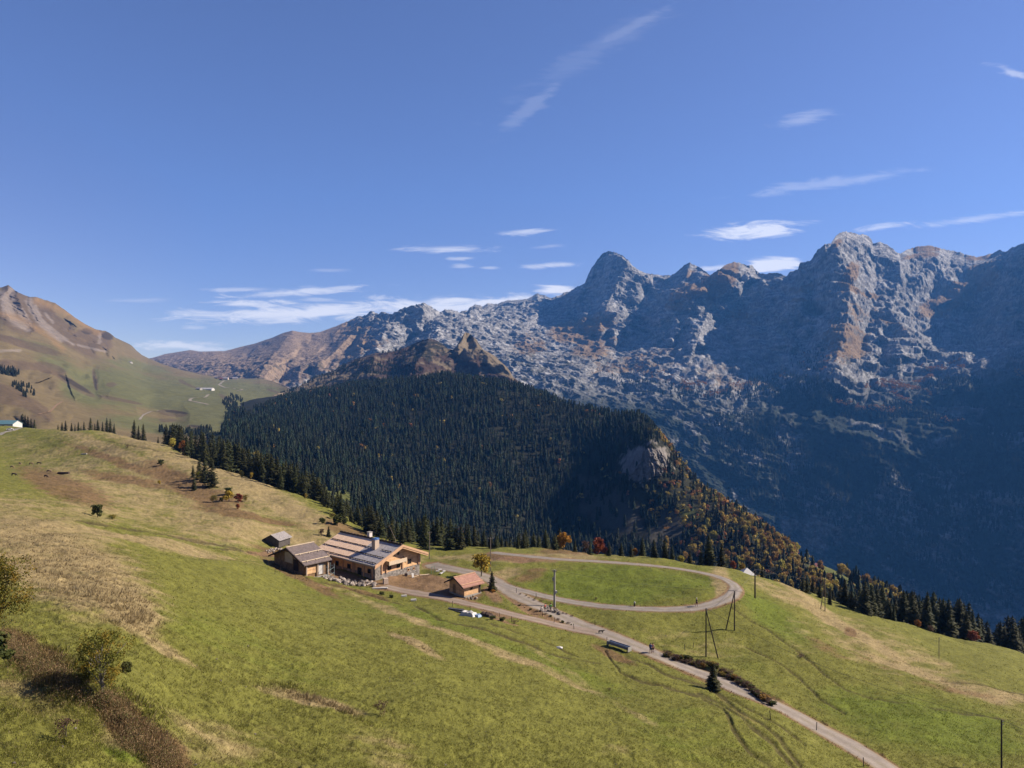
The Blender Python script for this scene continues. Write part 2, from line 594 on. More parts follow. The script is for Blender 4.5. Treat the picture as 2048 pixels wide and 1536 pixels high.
us = np.concatenate([np.arange(240, 2060, 1.5), np.arange(2060, 3601, 20)])
vt = curve(sky_far, us)
jag = fbm(us / 9.0, us * 0 + 3.3, octs=5, gain=0.75)
jag = jag * np.interp(us, [300, 640, 700, 1000, 1150, 2048], [0.3, 0.6, 3.5, 4.5, 5.5, 5.5])
vb = curve([(240, 775), (500, 790), (600, 800), (900, 800), (1000, 810), (1200, 880), (1300, 930), (1370, 1010), (1450, 1100), (1550, 1200), (1650, 1290), (1850, 1400), (2100, 1450), (3600, 1450)], us)


def far_noise(P, U, V, D, t):
    x, y, z = P[..., 0], P[..., 1], P[..., 2]
    fade = sstep(t * np.ones_like(x), 0.0, 0.05)
    soft = np.interp(U, [300, 660, 720], [0.12, 0.22, 1.0])          # the domes on the left are smooth
    gorge = sstep(V, 870, 930)
    # folded strata: warp
    wx = x + 90 * fbm(x / 500, y / 500, z / 500, octs=3)
    n1 = fbm(wx / 420, y / 600, z / 420, octs=3, ridged=True)
    n2 = fbm(wx / 150 + 0.4 * z / 150, y / 200, z / 110, octs=6, gain=0.62, ridged=True)
    n3 = fbm(wx / 34 + z / 45, y / 60, z / 26, octs=3, gain=0.6, ridged=True)
    n0 = fbm(wx / 900, y / 1200, z / 900, octs=2)
    cou = fbm(wx / 75 + 0.35 * z / 75, y / 200, z / 330, octs=4, gain=0.6, ridged=True) * sstep(V, 720, 660)
    a = (n0 * 130 + n1 * 95 + n2 * 46 + n3 * 16 + cou * 42) * soft * fade * (1 + 0.25 * gorge)
    low = sstep(V, 690, 740) * (1 - gorge)
    hum = fbm(x / 130, y / 130, z / 60, octs=4, ridged=True) * 45 * low * fade
    # beds of limestone: cliff, ledge, cliff
    zz = z + 0.22 * x + 40 * fbm(x / 400, y / 400, z / 400 + 9, octs=3)
    mod = sstep(fbm(x / 330 + 7, y / 400, z / 260, octs=3), -0.35, 0.35) * soft * fade * (1 - 0.3 * gorge)
    s1 = zz / 74 - np.floor(zz / 74); s2 = (zz + 11) / 27 - np.floor((zz + 11) / 27)
    saw = lambda s: np.where(s < 0.72, s / 0.72, (1 - s) / 0.28)
    a = a + (saw(s1) * 46 + saw(s2) * 20 - 33) * mod
    out = np.zeros_like(P)
    out[..., 1] = -(a) * 0.75
    out[..., 0] = -(a) * 0.75 * x / y
    out[..., 2] = a * 0.28 + hum * 0.6
    return out


def far_col(P, U, V, D, t):
    x, y, z = P[..., 0], P[..., 1], P[..., 2]
    n = normals_of(P)
    up = n[..., 2]
    nz = fbm(x / 260, y / 260, z / 160, octs=6, gain=0.6)
    nf = fbm(x / 60, y / 60, z / 40, octs=5, gain=0.65)
    C = np.ones(P.shape) * np.array([0.37, 0.365, 0.37])
    # streaks of the bedding
    st = fbm(x / 90 + z / 30, y / 150, z / 22 - x / 160, octs=4, gain=0.6)
    slab = sstep(st + 0.6 * nf, -0.12, 0.22)
    crack = np.clip(1 - np.abs(fbm(x / 46 + z / 60 + 20, y / 90, z / 30 + x / 120, octs=4, gain=0.6)) / 0.10, 0, 1)
    crack2 = np.clip(1 - np.abs(fbm(x / 100 - z / 90, y / 160, z / 110, octs=5, gain=0.65)) / 0.05, 0, 1)
    C = C * (0.68 + 0.60 * slab + 0.2 * nf)[..., None] * (1 - 0.5 * np.maximum(crack, crack2))[..., None]
    # grass and heath on gentler ground
    grass = np.zeros_like(x)
    for (cu, cv, ru, rv, ti, s) in [
        (480, 735, 240, 60, 12, 1.6), (585, 700, 110, 60, 0, 1.5), (660, 690, 60, 45, 30, 0.75), (1165, 665, 70, 26, 10, 0.9), (1060, 700, 40, 30, 20, 0.6), (1200, 700, 60, 35, 10, 0.7),
        (1440, 570, 30, 60, -30, 1.2), (1400, 598, 65, 16, 10, 1.2), (1468, 640, 36, 12, -10, 1.0), (1370, 590, 18, 12, 0, 0.9), (1350, 622, 24, 16, 0, 1.0),
        (1610, 582, 40, 10, 5, 1.1), (1600, 612, 22, 6, 0, 1.0), (1670, 500, 8, 22, -30, 1.2), (1700, 570, 14, 35, -25, 1.1), (1720, 595, 50, 8, -10, 1.0), (1690, 690, 50, 45, -30, 0.9), (1710, 640, 50, 60, 0, 0.6),
        (1915, 602, 80, 20, 25, 1.7), (1962, 568, 34, 24, 30, 1.6), (1850, 493, 40, 12, 0, 1.0), (1840, 520, 40, 10, 10, 0.9), (1775, 650, 60, 14, -35, 0.6), (1960, 515, 30, 10, 0, 0.8),
        (1380, 555, 14, 20, 0, 0.5), (1260, 740, 130, 40, 0, 0.45), (1480, 770, 120, 35, 0, 0.45), (1330, 720, 60, 20, 0, 0.5),
    ]:
        grass = np.maximum(grass, blob(U, V, cu, cv, ru, rv, ti, 0.6) * s)
    g = sstep(grass + 0.55 * nz + 0.45 * nf + 0.35 * (up - 0.6), 0.42, 0.72)
    gc = np.array([0.26, 0.175, 0.095])
    left = sstep(U, 760, 640)[..., None]
    gcol = gc[None, None] * (1 + 0.35 * nf)[..., None] * (1 - left) + np.array([0.33, 0.24, 0.165]) * (1 + 0.12 * nf)[..., None] * left
    C = C * (1 - g[..., None]) + gcol * g[..., None]
    # scrub and conifer cover low down
    lowl = sstep(V + 26 * nz + 16 * nf, curve([(240, 900), (900, 820), (1100, 790), (1300, 800), (1500, 820), (1600, 790), (1700, 800), (1850, 780), (2048, 760), (3600, 700)], us)[None, :] * np.ones_like(V) - 30,
                 curve([(240, 940), (900, 860), (1100, 840), (1300, 850), (1500, 850), (1600, 820), (1700, 850), (1850, 830), (2048, 800), (3600, 730)], us)[None, :] * np.ones_like(V))
    cliff = sstep(fbm(x / 170 + 4, y / 300, z / 420, octs=6, gain=0.65) + 0.15 * nf, -0.05, 0.22) * sstep(V, 800, 860)
    fc = np.array([0.026, 0.036, 0.026])[None, None] * (1 + 0.5 * nf)[..., None]
    fm = lowl * (1 - 0.8 * cliff)
    C = C * (1 - fm[..., None]) + fc * fm[..., None]
    sp = sstep(fbm(x / 70, y / 70, z / 70 + 30, octs=4, gain=0.7), 0.02, 0.3) * sstep(V, 700, 745) * (1 - lowl) * 0.8
    C = C * (1 - sp[..., None]) + np.array([0.06, 0.06, 0.035]) * sp[..., None]
    return np.clip(C, 0.01, 0.8)


far_o, FARG = relief_mesh('mountain_range', us, vt, jag, vb, 400, far_tab, far_lines, far_noise, far_col, M_far)
tag(far_o, kind='structure')

# ------------------------------------------------------------------ BROWN HEATH HILLS (2.5 km) behind the forest
us = np.arange(480, 1090, 1.5)
sky_h = [(480, 800), (540, 797), (575, 785), (600, 772), (640, 752), (680, 735), (700, 722), (720, 715), (750, 706), (768, 706), (790, 702), (810, 695), (830, 686), (845, 680), (858, 677), (872, 680), (888, 690), (900, 702),
         (905, 703), (913, 693), (920, 680), (926, 670), (931, 664), (940, 668), (952, 678), (960, 690), (965, 699), (975, 703), (990, 712), (1000, 722), (1012, 732), (1020, 742), (1026, 754), (1045, 775), (1090, 820)]
vt = curve(sky_h, us)
jag = fbm(us / 6, us * 0, octs=3) * 1.4
vb = curve([(480, 860), (600, 850), (800, 800), (1000, 820), (1090, 860)], us)
h_tab = {480: [(870, 1900), (800, 2100)], 600: [(860, 1900), (800, 2150), (770, 2500)], 750: [(820, 2000), (760, 2200), (705, 2700)], 860: [(820, 2000), (740, 2250), (677, 2700)],
         930: [(830, 2000), (720, 2300), (658, 2700)], 1090: [(860, 2000), (780, 2300)]}
h_lines = [(170, 40, 60, [(858, 677), (850, 710), (830, 740)]), (120, 16, 24, [(931, 658), (925, 680), (915, 695)]), (90, 12, 12, [(945, 670), (950, 695), (965, 720)]),
           (-70, 10, 14, [(935, 680), (940, 700)]), (150, 50, 30, [(965, 699), (990, 725), (1020, 752)]), (80, 30, 40, [(750, 706), (740, 740)])]


def h_noise(P, U, V, D, t):
    x, y, z = P[..., 0], P[..., 1], P[..., 2]
    a = fbm(x / 110, y / 110, z / 80, octs=5, gain=0.6, ridged=True) * 34 * sstep(t * np.ones_like(x), 0, 0.1)
    out = np.zeros_like(P); out[..., 1] = -a * 0.6; out[..., 2] = a * 0.5
    return out


def h_col(P, U, V, D, t):
    x, y, z = P[..., 0], P[..., 1], P[..., 2]
    nf = fbm(x / 30, y / 40, z / 25, octs=5, gain=0.65)
    nz = fbm(x / 120, y / 120, z / 80, octs=4)
    C = np.ones(P.shape) * np.array([0.21, 0.165, 0.11]) * (1 + 0.5 * nf)[..., None]
    pk = np.maximum(blob(U, V, 935, 690, 26, 32, 0, 0.4), blob(U, V, 990, 730, 45, 12, -38, 0.5))
    heath = sstep(nf + 0.5 * nz + 0.5 * (1 - pk) - 0.5 * blob(U, V, 620, 790, 130, 22, 20, 0.5), 0.15, 0.5)
    C = mixc(C, (0.055, 0.032, 0.028), heath * 0.92 * (1 - pk))  # heath cover, its colour darkened to carry the shade of left-facing slopes
    dk = sstep(nf - nz * 0.4 + 0.4 * blob(U, V, 860, 700, 50, 25, 0, 0.6), 0.25, 0.45) * (1 - pk)
    C = mixc(C, (0.022, 0.026, 0.018), dk * 0.8)
    return np.clip(C, 0.008, 0.5)


heath_o, HG = relief_mesh('heath_hills', us, vt, jag, vb, 110, h_tab, h_lines, h_noise, h_col, M_left)
tag(heath_o, kind='structure')

# ------------------------------------------------------------------ LEFT MOUNTAIN AND UPPER VALLEY
us = np.arange(-420, 700, 1.6)
sky_l = [(-420, 470), (-200, 520), (-60, 560), (0, 575), (8, 573), (17, 570), (24, 576), (33, 583), (48, 590), (60, 594), (72, 594), (90, 600), (110, 606), (130, 620), (150, 635), (170, 648), (190, 658), (203, 661),
         (212, 662), (222, 668), (232, 676), (250, 684), (262, 690), (272, 700), (284, 710), (298, 717), (310, 722), (330, 730), (360, 739), (400, 748), (440, 755), (490, 757), (520, 757), (545, 762), (570, 772), (600, 790), (700, 860)]
vt = curve(sky_l, us)
jag = fbm(us / 9, us * 0 + 8, octs=3) * np.interp(us, [0, 100, 180, 210, 260, 300], [2.0, 1.2, 0.3, 1.6, 1.6, 0.2])
vb = curve([(-420, 930), (0, 900), (230, 915), (330, 930), (440, 960), (600, 980), (700, 990)], us)
l_tab = {
    -420: [(930, 500), (840, 700), (740, 1000), (600, 1600), (470, 2200)],
    0: [(900, 640), (850, 800), (800, 1000), (740, 1350), (690, 1750), (640, 2300), (575, 2900)],
    120: [(900, 700), (850, 900), (800, 1200), (740, 1750), (690, 2300), (610, 3100)],
    220: [(915, 750), (860, 950), (810, 1300), (760, 1900), (720, 2550), (665, 3300)],
    310: [(930, 760), (870, 1000), (820, 1400), (780, 2000), (745, 2900), (722, 3900)],
    440: [(960, 780), (880, 1000), (840, 1250), (800, 1800), (775, 2500), (755, 3700)],
    560: [(970, 800), (900, 1000), (860, 1250), (810, 1900), (765, 3600)],
    700: [(990, 800), (920, 1000), (870, 1200), (800, 1900)],
}
l_lines = [(90, 14, 26, [(36, 590), (48, 615), (62, 645), (90, 675), (130, 700)]), (70, 12, 20, [(60, 600), (75, 630), (100, 665), (140, 690)]), (-60, 14, 16, [(22, 600), (36, 632), (60, 655)]),
           (120, 18, 30, [(160, 655), (185, 672), (205, 690)]), (90, 12, 20, [(205, 662), (215, 680), (225, 705)]), (130, 60, 30, [(-40, 610), (0, 622), (60, 650), (110, 690), (140, 710)]),
           (110, 24, 20, [(232, 678), (250, 700), (275, 715)]), (90, 60, 30, [(-40, 680), (40, 690), (100, 720), (130, 745), (115, 750)]), (-70, 16, 30, [(115, 750), (140, 765), (190, 785)]),
           (-50, 10, 12, [(185, 740), (190, 765)]), (-60, 30, 30, [(300, 815), (350, 830)]), (60, 50, 40, [(0, 770), (60, 800), (100, 840)])]


def l_noise(P, U, V, D, t):
    x, y, z = P[..., 0], P[..., 1], P[..., 2]
    k = np.clip(D / 3000, 0.12, 1) * sstep(t * np.ones_like(x), 0, 0.06)
    rough = sstep(U, 330, 200) * sstep(V, 740, 690)
    n1 = fbm(x / 300, y / 300, z / 200, octs=5) * 34
    n2 = fbm((x + y) / 60, (y - x) / 200, z / 90, octs=5, gain=0.6, ridged=True) * 22 * rough
    n3 = fbm(x / 45, y / 60, octs=5, gain=0.6) * 7
    out = np.zeros_like(P)
    out[..., 2] = (n1 + n3) * k * 0.5
    out[..., 1] = -n2 * k * 1.2
    return out


def l_col(P, U, V, D, t):
    x, y, z = P[..., 0], P[..., 1], P[..., 2]
    nf = fbm(x / 28, y / 45, z / 25, octs=5, gain=0.65)
    nz = fbm(x / 160, y / 220, z / 120, octs=4)
    # a diagonal grain following the slope
    gr = fbm((U + V * 1.3) / 90, (V - U * 0.45) / 14, octs=5, gain=0.6)
    C = np.ones(P.shape) * np.array([0.195, 0.150, 0.078])
    green = np.zeros_like(x)
    for (cu, cv, ru, rv, ti, s) in [(260, 770, 130, 35, -14, 0.9), (380, 800, 170, 45, -6, 1.0), (330, 850, 140, 22, -5, 0.7), (130, 730, 90, 26, -28, 0.6), (170, 790, 60, 26, -25, 0.9),
                                    (470, 800, 80, 40, 0, 1.2), (420, 840, 60, 22, 0, 1.0), (240, 810, 60, 18, -15, 0.8), (500, 780, 60, 16, 0, 0.9), (280, 735, 80, 16, -10, 0.7)]:
        green = np.maximum(green, blob(U, V, cu, cv, ru, rv, ti, 0.6) * s)
    gm = sstep(green + 0.6 * nz + 0.35 * nf, 0.2, 0.8)
    C = mixc(C, (0.145, 0.150, 0.062), gm * 0.9)
    brown = np.zeros_like(x)
    for (cu, cv, ru, rv, ti, s) in [(100, 640, 130, 22, -38, 1.0), (40, 625, 60, 40, -35, 1.0), (190, 680, 40, 20, -20, 1.2), (55, 690, 80, 9, -15, 1.0), (100, 738, 34, 10, -15, 1.3), (30, 730, 60, 12, -5, 0.8),
                                    (150, 770, 44, 7, -30, 1.4), (190, 760, 5, 22, 10, 1.2), (222, 770, 12, 4, 0, 1.0), (345, 827, 30, 6, -5, 1.2), (335, 840, 18, 4, 0, 1.2), (395, 855, 24, 5, -8, 1.4), (240, 800, 50, 4, -12, 0.9),
                                    (10, 790, 60, 20, -20, 0.9), (60, 810, 60, 14, -30, 0.9), (50, 840, 80, 14, 0, 0.6), (375, 768, 22, 3, -25, 1.0), (200, 850, 120, 14, 0, 0.4), (545, 780, 14, 4, -20, 1.0), (455, 798, 22, 5, -30, 1.0), (600, 800, 80, 16, 20, 0.6), (285, 735, 60, 4, 5, 0.4)]:
        brown = np.maximum(brown, blob(U, V, cu, cv, ru, rv, ti, 0.4) * s)
    bm = sstep(brown + 0.5 * nf + 0.3 * gr, 0.45, 0.8)
    C = mixc(C, (0.125, 0.085, 0.060), bm * 0.65)
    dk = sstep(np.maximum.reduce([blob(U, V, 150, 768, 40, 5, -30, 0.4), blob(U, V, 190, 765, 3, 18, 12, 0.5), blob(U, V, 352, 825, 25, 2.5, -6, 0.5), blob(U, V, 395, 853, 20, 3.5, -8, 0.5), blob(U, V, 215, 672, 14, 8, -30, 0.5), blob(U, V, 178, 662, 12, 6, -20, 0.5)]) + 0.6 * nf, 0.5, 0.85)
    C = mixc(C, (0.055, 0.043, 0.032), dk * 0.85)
    rock = np.zeros_like(x)
    for (pts, w) in [([(5, 590), (20, 605), (30, 640), (60, 655)], 9), ([(22, 580), (32, 610), (48, 630), (62, 648)], 6), ([(60, 602), (72, 625), (90, 652), (125, 680)], 6), ([(75, 612), (88, 640), (118, 668), (150, 690)], 3.0),
                     ([(95, 625), (110, 645)], 2.0), ([(50, 620), (60, 640)], 2.5), ([(203, 668), (203, 685)], 3), ([(160, 690), (215, 702)], 2.0), ([(0, 700), (45, 702)], 2.5), ([(10, 600), (14, 630)], 4)]:
        ds, _, _ = poly_dist(U + 4 * nf, V + 4 * nz, pts)
        rock = np.maximum(rock, 1 - sstep(ds, w * 0.5, w * 1.5))
    C = mixc(C, (0.36, 0.31, 0.28), rock * (0.75 + 0.5 * nf).clip(0, 1) * 0.65)
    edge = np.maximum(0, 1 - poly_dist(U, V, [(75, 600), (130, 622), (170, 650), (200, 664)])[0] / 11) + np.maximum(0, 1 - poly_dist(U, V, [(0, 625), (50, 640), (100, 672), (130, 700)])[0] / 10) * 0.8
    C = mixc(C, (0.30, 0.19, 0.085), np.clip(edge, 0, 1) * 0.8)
    C = C * (1 + 0.20 * gr + 0.22 * nf)[..., None]
    return np.clip(C, 0.02, 0.6)


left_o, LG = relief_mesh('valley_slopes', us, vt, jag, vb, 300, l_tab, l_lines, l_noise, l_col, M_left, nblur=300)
tag(left_o, kind='structure')


def on_relief(G, u, v):
    """world point of a relief layer seen at pixel (u,v)"""
    U, V, P = G
    j = int(np.clip(np.searchsorted(U[0], u), 1, U.shape[1] - 1))
    i = int(np.clip(np.searchsorted(V[:, j], v), 1, U.shape[0] - 1))
    return P[i, j]


# ------------------------------------------------------------------ FORESTED HILL
mid_pts = {
    300: [(300, 1130), (500, 1010), (800, 950), (1300, 930), (2000, 900)],
    400: [(300, 1130), (500, 1000), (800, 920), (1300, 890), (2000, 860)],
    450: [(300, 1140), (500, 990), (700, 915), (900, 880), (1000, 868), (1300, 845), (1700, 822), (2200, 810)],
    560: [(300, 1160), (450, 1040), (650, 965), (900, 893), (1300, 833), (1700, 798), (1900, 792), (2300, 840)],
    700: [(300, 1200), (450, 1100), (600, 1012), (650, 992), (700, 985), (850, 955), (1100, 880), (1400, 812), (1700, 776), (1850, 775), (2300, 850)],
    800: [(300, 1220), (500, 1140), (700, 1050), (850, 1000), (1100, 890), (1400, 800), (1600, 768), (1750, 764), (2200, 850)],
    900: [(300, 1240), (500, 1180), (700, 1100), (850, 1040), (1000, 950), (1200, 850), (1400, 778), (1500, 757), (1600, 757), (2000, 850)],
    1050: [(300, 1250), (600, 1170), (800, 1095), (950, 1000), (1150, 880), (1300, 800), (1400, 780), (1480, 782), (1800, 900)],
    1200: [(300, 1260), (600, 1195), (800, 1110), (900, 1040), (1000, 960), (1120, 870), (1230, 830), (1300, 830), (1600, 950)],
    1300: [(300, 1270), (550, 1220), (700, 1150), (800, 1075), (880, 985), (900, 910), (1000, 870), (1080, 853), (1150, 860), (1400, 1000)],
    1350: [(300, 1275), (600, 1190), (750, 1110), (850, 1010), (930, 930), (980, 912), (1040, 925), (1300, 1080)],
    1430: [(300, 1280), (550, 1195), (700, 1120), (800, 1035), (870, 1000), (920, 1002), (1150, 1150)],
    1520: [(300, 1290), (550, 1190), (650, 1120), (750, 1072), (820, 1058), (870, 1062), (1100, 1240)],
    1600: [(300, 1310), (500, 1205), (600, 1150), (680, 1122), (740, 1112), (790, 1115), (1000, 1290)],
    1700: [(300, 1340), (480, 1225), (560, 1182), (620, 1165), (680, 1160), (730, 1168), (950, 1360)],
    1800: [(300, 1370), (430, 1270), (520, 1225), (600, 1208), (650, 1210), (850, 1400)],
    1900: [(300, 1400), (400, 1320), (500, 1270), (560, 1262), (620, 1275), (800, 1450)],
    2048: [(300, 1480), (380, 1400), (450, 1360), (500, 1350), (560, 1370), (750, 1520)],
    2300: [(300, 1600), (450, 1480), (520, 1480), (700, 1650)],
}
P, VV = [], []
for u, a in mid_pts.items():
    for d, v in a:
        P.append((u, d)); VV.append(v)
midT = TPS(P, np.array(VV, float), lam=2e-3, su=130.0, sd=0.22)
midF = Field(midT, 260, 2300, 6, 300, 2200, 260)

us = np.concatenate([np.arange(340, 1222, 3.0), np.arange(1222, 1352, 0.8), np.arange(1352, 2290, 3.0)])
ds = np.unique(np.concatenate([np.exp(np.linspace(math.log(300), math.log(2150), 330)), np.linspace(862, 915, 150)]))
U, D = np.meshgrid(us, ds)
V = midF.v(U, D)
P = unproj(U, V, D)
nz = fbm(P[..., 0] / 60, P[..., 1] / 60, octs=5)
cliffm = blob(U + 16 * pnoise(U / 22, V / 22), V + 14 * pnoise(U / 18, V / 18 + 5), 1288, 925, 54, 38, 22, 0.5)
P[..., 2] += nz * 7 * (1 - cliffm)
cn = fbm(P[..., 0] / 9, P[..., 1] / 30, P[..., 2] / 24, octs=5, gain=0.65, ridged=True)
P[..., 1] -= cn * 15 * cliffm
C = np.ones(P.shape) * np.array([0.028, 0.029, 0.017]) * (1 + 0.4 * nz)[..., None]
nf = fbm(P[..., 0] / 8, P[..., 1] / 12, P[..., 2] / 9, octs=5, gain=0.6)
C = mixc(C, (0.27, 0.245, 0.225), sstep(cliffm + 0.9 * nf, 0.4, 0.7))
C = C * (1 + 0.6 * nf * cliffm)[..., None] * (1 - 0.6 * cliffm * (1 - sstep(cn, -0.25, 0.25)))[..., None]
C = mixc(C, (0.06, 0.05, 0.025), cliffm * sstep(nz + nf, 0.15, 0.4) * 0.8)
C = mixc(C, (0.115, 0.125, 0.035), np.maximum.reduce([blob(U, V, 680, 985, 34, 18, -15, 0.3) * (D > 560), blob(U, V, 1660, 1135, 95, 20, -30, 0.3), blob(U, V, 1380, 1030, 22, 10, -15, 0.3), blob(U, V, 470, 892, 60, 12, -20, 0.5)]))
scree = sstep(np.maximum.reduce([blob(U, V, 1210, 1010, 110, 45, -30, 0.6), blob(U, V, 1330, 1060, 60, 40, -40, 0.5)]) + 0.4 * nf, 0.5, 0.8)
C = mixc(C, (0.11, 0.10, 0.085), scree * 0.6)
C = np.clip(C, 0.01, 0.6)
mid_o = mesh_obj('forest_hill', P.reshape(-1, 3), grid_faces(*U.shape), M_mid, smooth=True, colors=C.reshape(-1, 3))
tag(mid_o, kind='structure')


def mid_z(x, y):
    x = np.asarray(x, float); y = np.asarray(y, float)
    u = UC + x / y * F
    v = midF.v(u, y)
    return -(v - VC) / F * y + fbm(x / 60, y / 60, octs=5) * 7 * (1 - blob(u, v, 1288, 925, 46, 34, 20, 0.45))
# ------------------------------------------------------------------ NEAR GROUND
near_pts = [
    # (u, v, d)
    (-400, 1536, 24), (0, 1536, 30), (200, 1536, 33), (400, 1536, 38), (700, 1536, 46), (1000, 1536, 54), (1300, 1536, 62), (1600, 1536, 73), (1780, 1536, 81), (2048, 1560, 86), (2300, 1600, 88),
    (-300, 1900, 16), (300, 1950, 19), (1000, 1950, 32), (1700, 1850, 52), (2300, 1900, 60),
    (0, 1300, 45), (200, 1385, 39), (300, 1230, 66), (100, 1150, 78), (-200, 1200, 60), (0, 1045, 125), (100, 1055, 118), (200, 1075, 118), (300, 1130, 100), (400, 1200, 86), (400, 1400, 51), (700, 1400, 62), (700, 1250, 102), (600, 1185, 134), (450, 1130, 132), (900, 1250, 113), (1000, 1300, 101), (1200, 1400, 84), (1450, 1450, 81), (850, 1400, 68),
    (800, 1192, 147), (745, 1160, 159), (930, 1195, 145), (610, 1153, 154), (555, 1096, 185), (870, 1150, 163), (680, 1150, 163), (838, 1150, 170), (780, 1120, 178),
    (1240, 1218, 139), (1010, 1166, 157), (1450, 1172, 153), (1235, 1125, 175), (1230, 1170, 156), (1480, 1181, 150), (1100, 1104, 188), (1000, 1097, 194), (860, 1109, 190), (1300, 1121, 180), (1400, 1135, 176), (1490, 1150, 172),
    (1303, 1307, 116), (1500, 1400, 97), (1150, 1262, 127), (1050, 1200, 144), (1640, 1458, 91), (1412, 1316, 118), (1469, 1262, 130),
    (1510, 1199, 150), (1600, 1190, 166), (1650, 1222, 160), (1700, 1226, 166), (1800, 1250, 170), (1878, 1318, 140), (1900, 1276, 180), (1980, 1290, 190), (2048, 1312, 190), (2200, 1380, 190), (1600, 1300, 124), (1800, 1400, 107), (2048, 1400, 120), (1950, 1460, 100), (1700, 1350, 116),
    (0, 1000, 165), (60, 985, 190), (200, 1025, 172), (30, 930, 330), (-200, 900, 330), (0, 872, 470), (0, 852, 540), (-200, 840, 500), (80, 858, 500), (230, 868, 430), (150, 862, 470), (100, 960, 240), (330, 890, 360), (420, 930, 300), (500, 957, 272), (580, 985, 255), (660, 1018, 235), (700, 1060, 215), (780, 1092, 198),
    (300, 950, 275), (200, 990, 212), (400, 1020, 208), (500, 1050, 192), (600, 1050, 205), (350, 1060, 172), (200, 900, 350), (560, 1010, 232), (450, 985, 240),
    # beyond the crest
    (-200, 905, 640), (0, 905, 680), (100, 905, 640), (230, 925, 580), (330, 960, 500), (420, 1010, 420), (500, 1060, 390), (660, 1120, 340), (780, 1180, 320), (860, 1190, 300), (1000, 1190, 300), (1200, 1205, 290), (1300, 1215, 280), (1490, 1250, 270), (1600, 1280, 270), (1800, 1360, 270), (1900, 1390, 280), (2048, 1440, 290), (2200, 1500, 290),
    (0, 980, 900), (300, 1060, 800), (600, 1210, 650), (1000, 1300, 560), (1400, 1360, 500), (1800, 1480, 460), (2200, 1620, 460),
]
A = np.array(near_pts, float)
nearT = TPS(A[:, [0, 2]], A[:, 1], lam=4e-3, su=260.0, sd=0.34)
nearF = Field(nearT, -420, 2460, 6, 14, 700, 420)


def gp(u, v):
    """ground points (bare, without small noise) at pixels"""
    d = nearF.hit(u, v)
    return unproj(np.atleast_1d(u), nearF.v(np.atleast_1d(np.asarray(u, float)), d), d)


roads_px = {
    'road': ([(1860, 1600), (1785, 1545), (1715, 1500), (1640, 1458), (1560, 1415), (1490, 1386), (1420, 1354), (1350, 1326), (1290, 1300), (1240, 1280), (1190, 1261), (1140, 1241), (1100, 1222), (1062, 1205), (1030, 1189), (1008, 1175), (985, 1160), (955, 1149), (915, 1140), (880, 1134), (862, 1128)], 4.2),
    'lane': ([(1002, 1168), (1035, 1179), (1095, 1194), (1170, 1208), (1250, 1216), (1330, 1219), (1395, 1215), (1440, 1203), (1466, 1188), (1470, 1172), (1448, 1158), (1410, 1147), (1360, 1138), (1300, 1131), (1240, 1126), (1180, 1122), (1110, 1118), (1050, 1112), (1010, 1108), (985, 1105)], 2.7),
    'gravel_track': ([(1195, 1266), (1140, 1256), (1080, 1242), (1020, 1228), (960, 1213), (900, 1199), (850, 1189), (800, 1180), (768, 1172)], 3.4),
}


def smooth_line(P, step=0.6):
    P = np.asarray(P, float)
    out = []
    for i in range(len(P) - 1):
        p0 = P[max(i - 1, 0)]; p1 = P[i]; p2 = P[i + 1]; p3 = P[min(i + 2, len(P) - 1)]
        n = max(2, int(np.linalg.norm(p2 - p1) / step))
        for k in range(n):
            t = k / n
            out.append(0.5 * ((2 * p1) + (-p0 + p2) * t + (2 * p0 - 5 * p1 + 4 * p2 - p3) * t * t + (-p0 + 3 * p1 - 3 * p2 + p3) * t ** 3))
    out.append(P[-1])
    return np.array(out)


road_lines = {}
for k, (px, w) in roads_px.items():
    g = gp([p[0] for p in px], [p[1] for p in px])
    road_lines[k] = (smooth_line(g[:, :2]), w)


def road_dist(x, y):
    """distance outside the nearest road's edge"""
    sh = np.shape(x)
    x = np.ravel(x); y = np.ravel(y)
    best = np.full(x.shape, 50.0)
    m = (y > 60) & (y < 215) & (x > -45) & (x < 75)
    idx = np.nonzero(m)[0]
    for ln, w in road_lines.values():
        L = ln[::2]
        for i in range(0, len(idx), 40000):
            q = idx[i:i + 40000]
            dd = np.full(len(q), 1e9)
            for p in L:
                dd = np.minimum(dd, (x[q] - p[0]) ** 2 + (y[q] - p[1]) ** 2)
            best[q] = np.minimum(best[q], np.sqrt(dd) - w / 2)
    return best.reshape(sh)


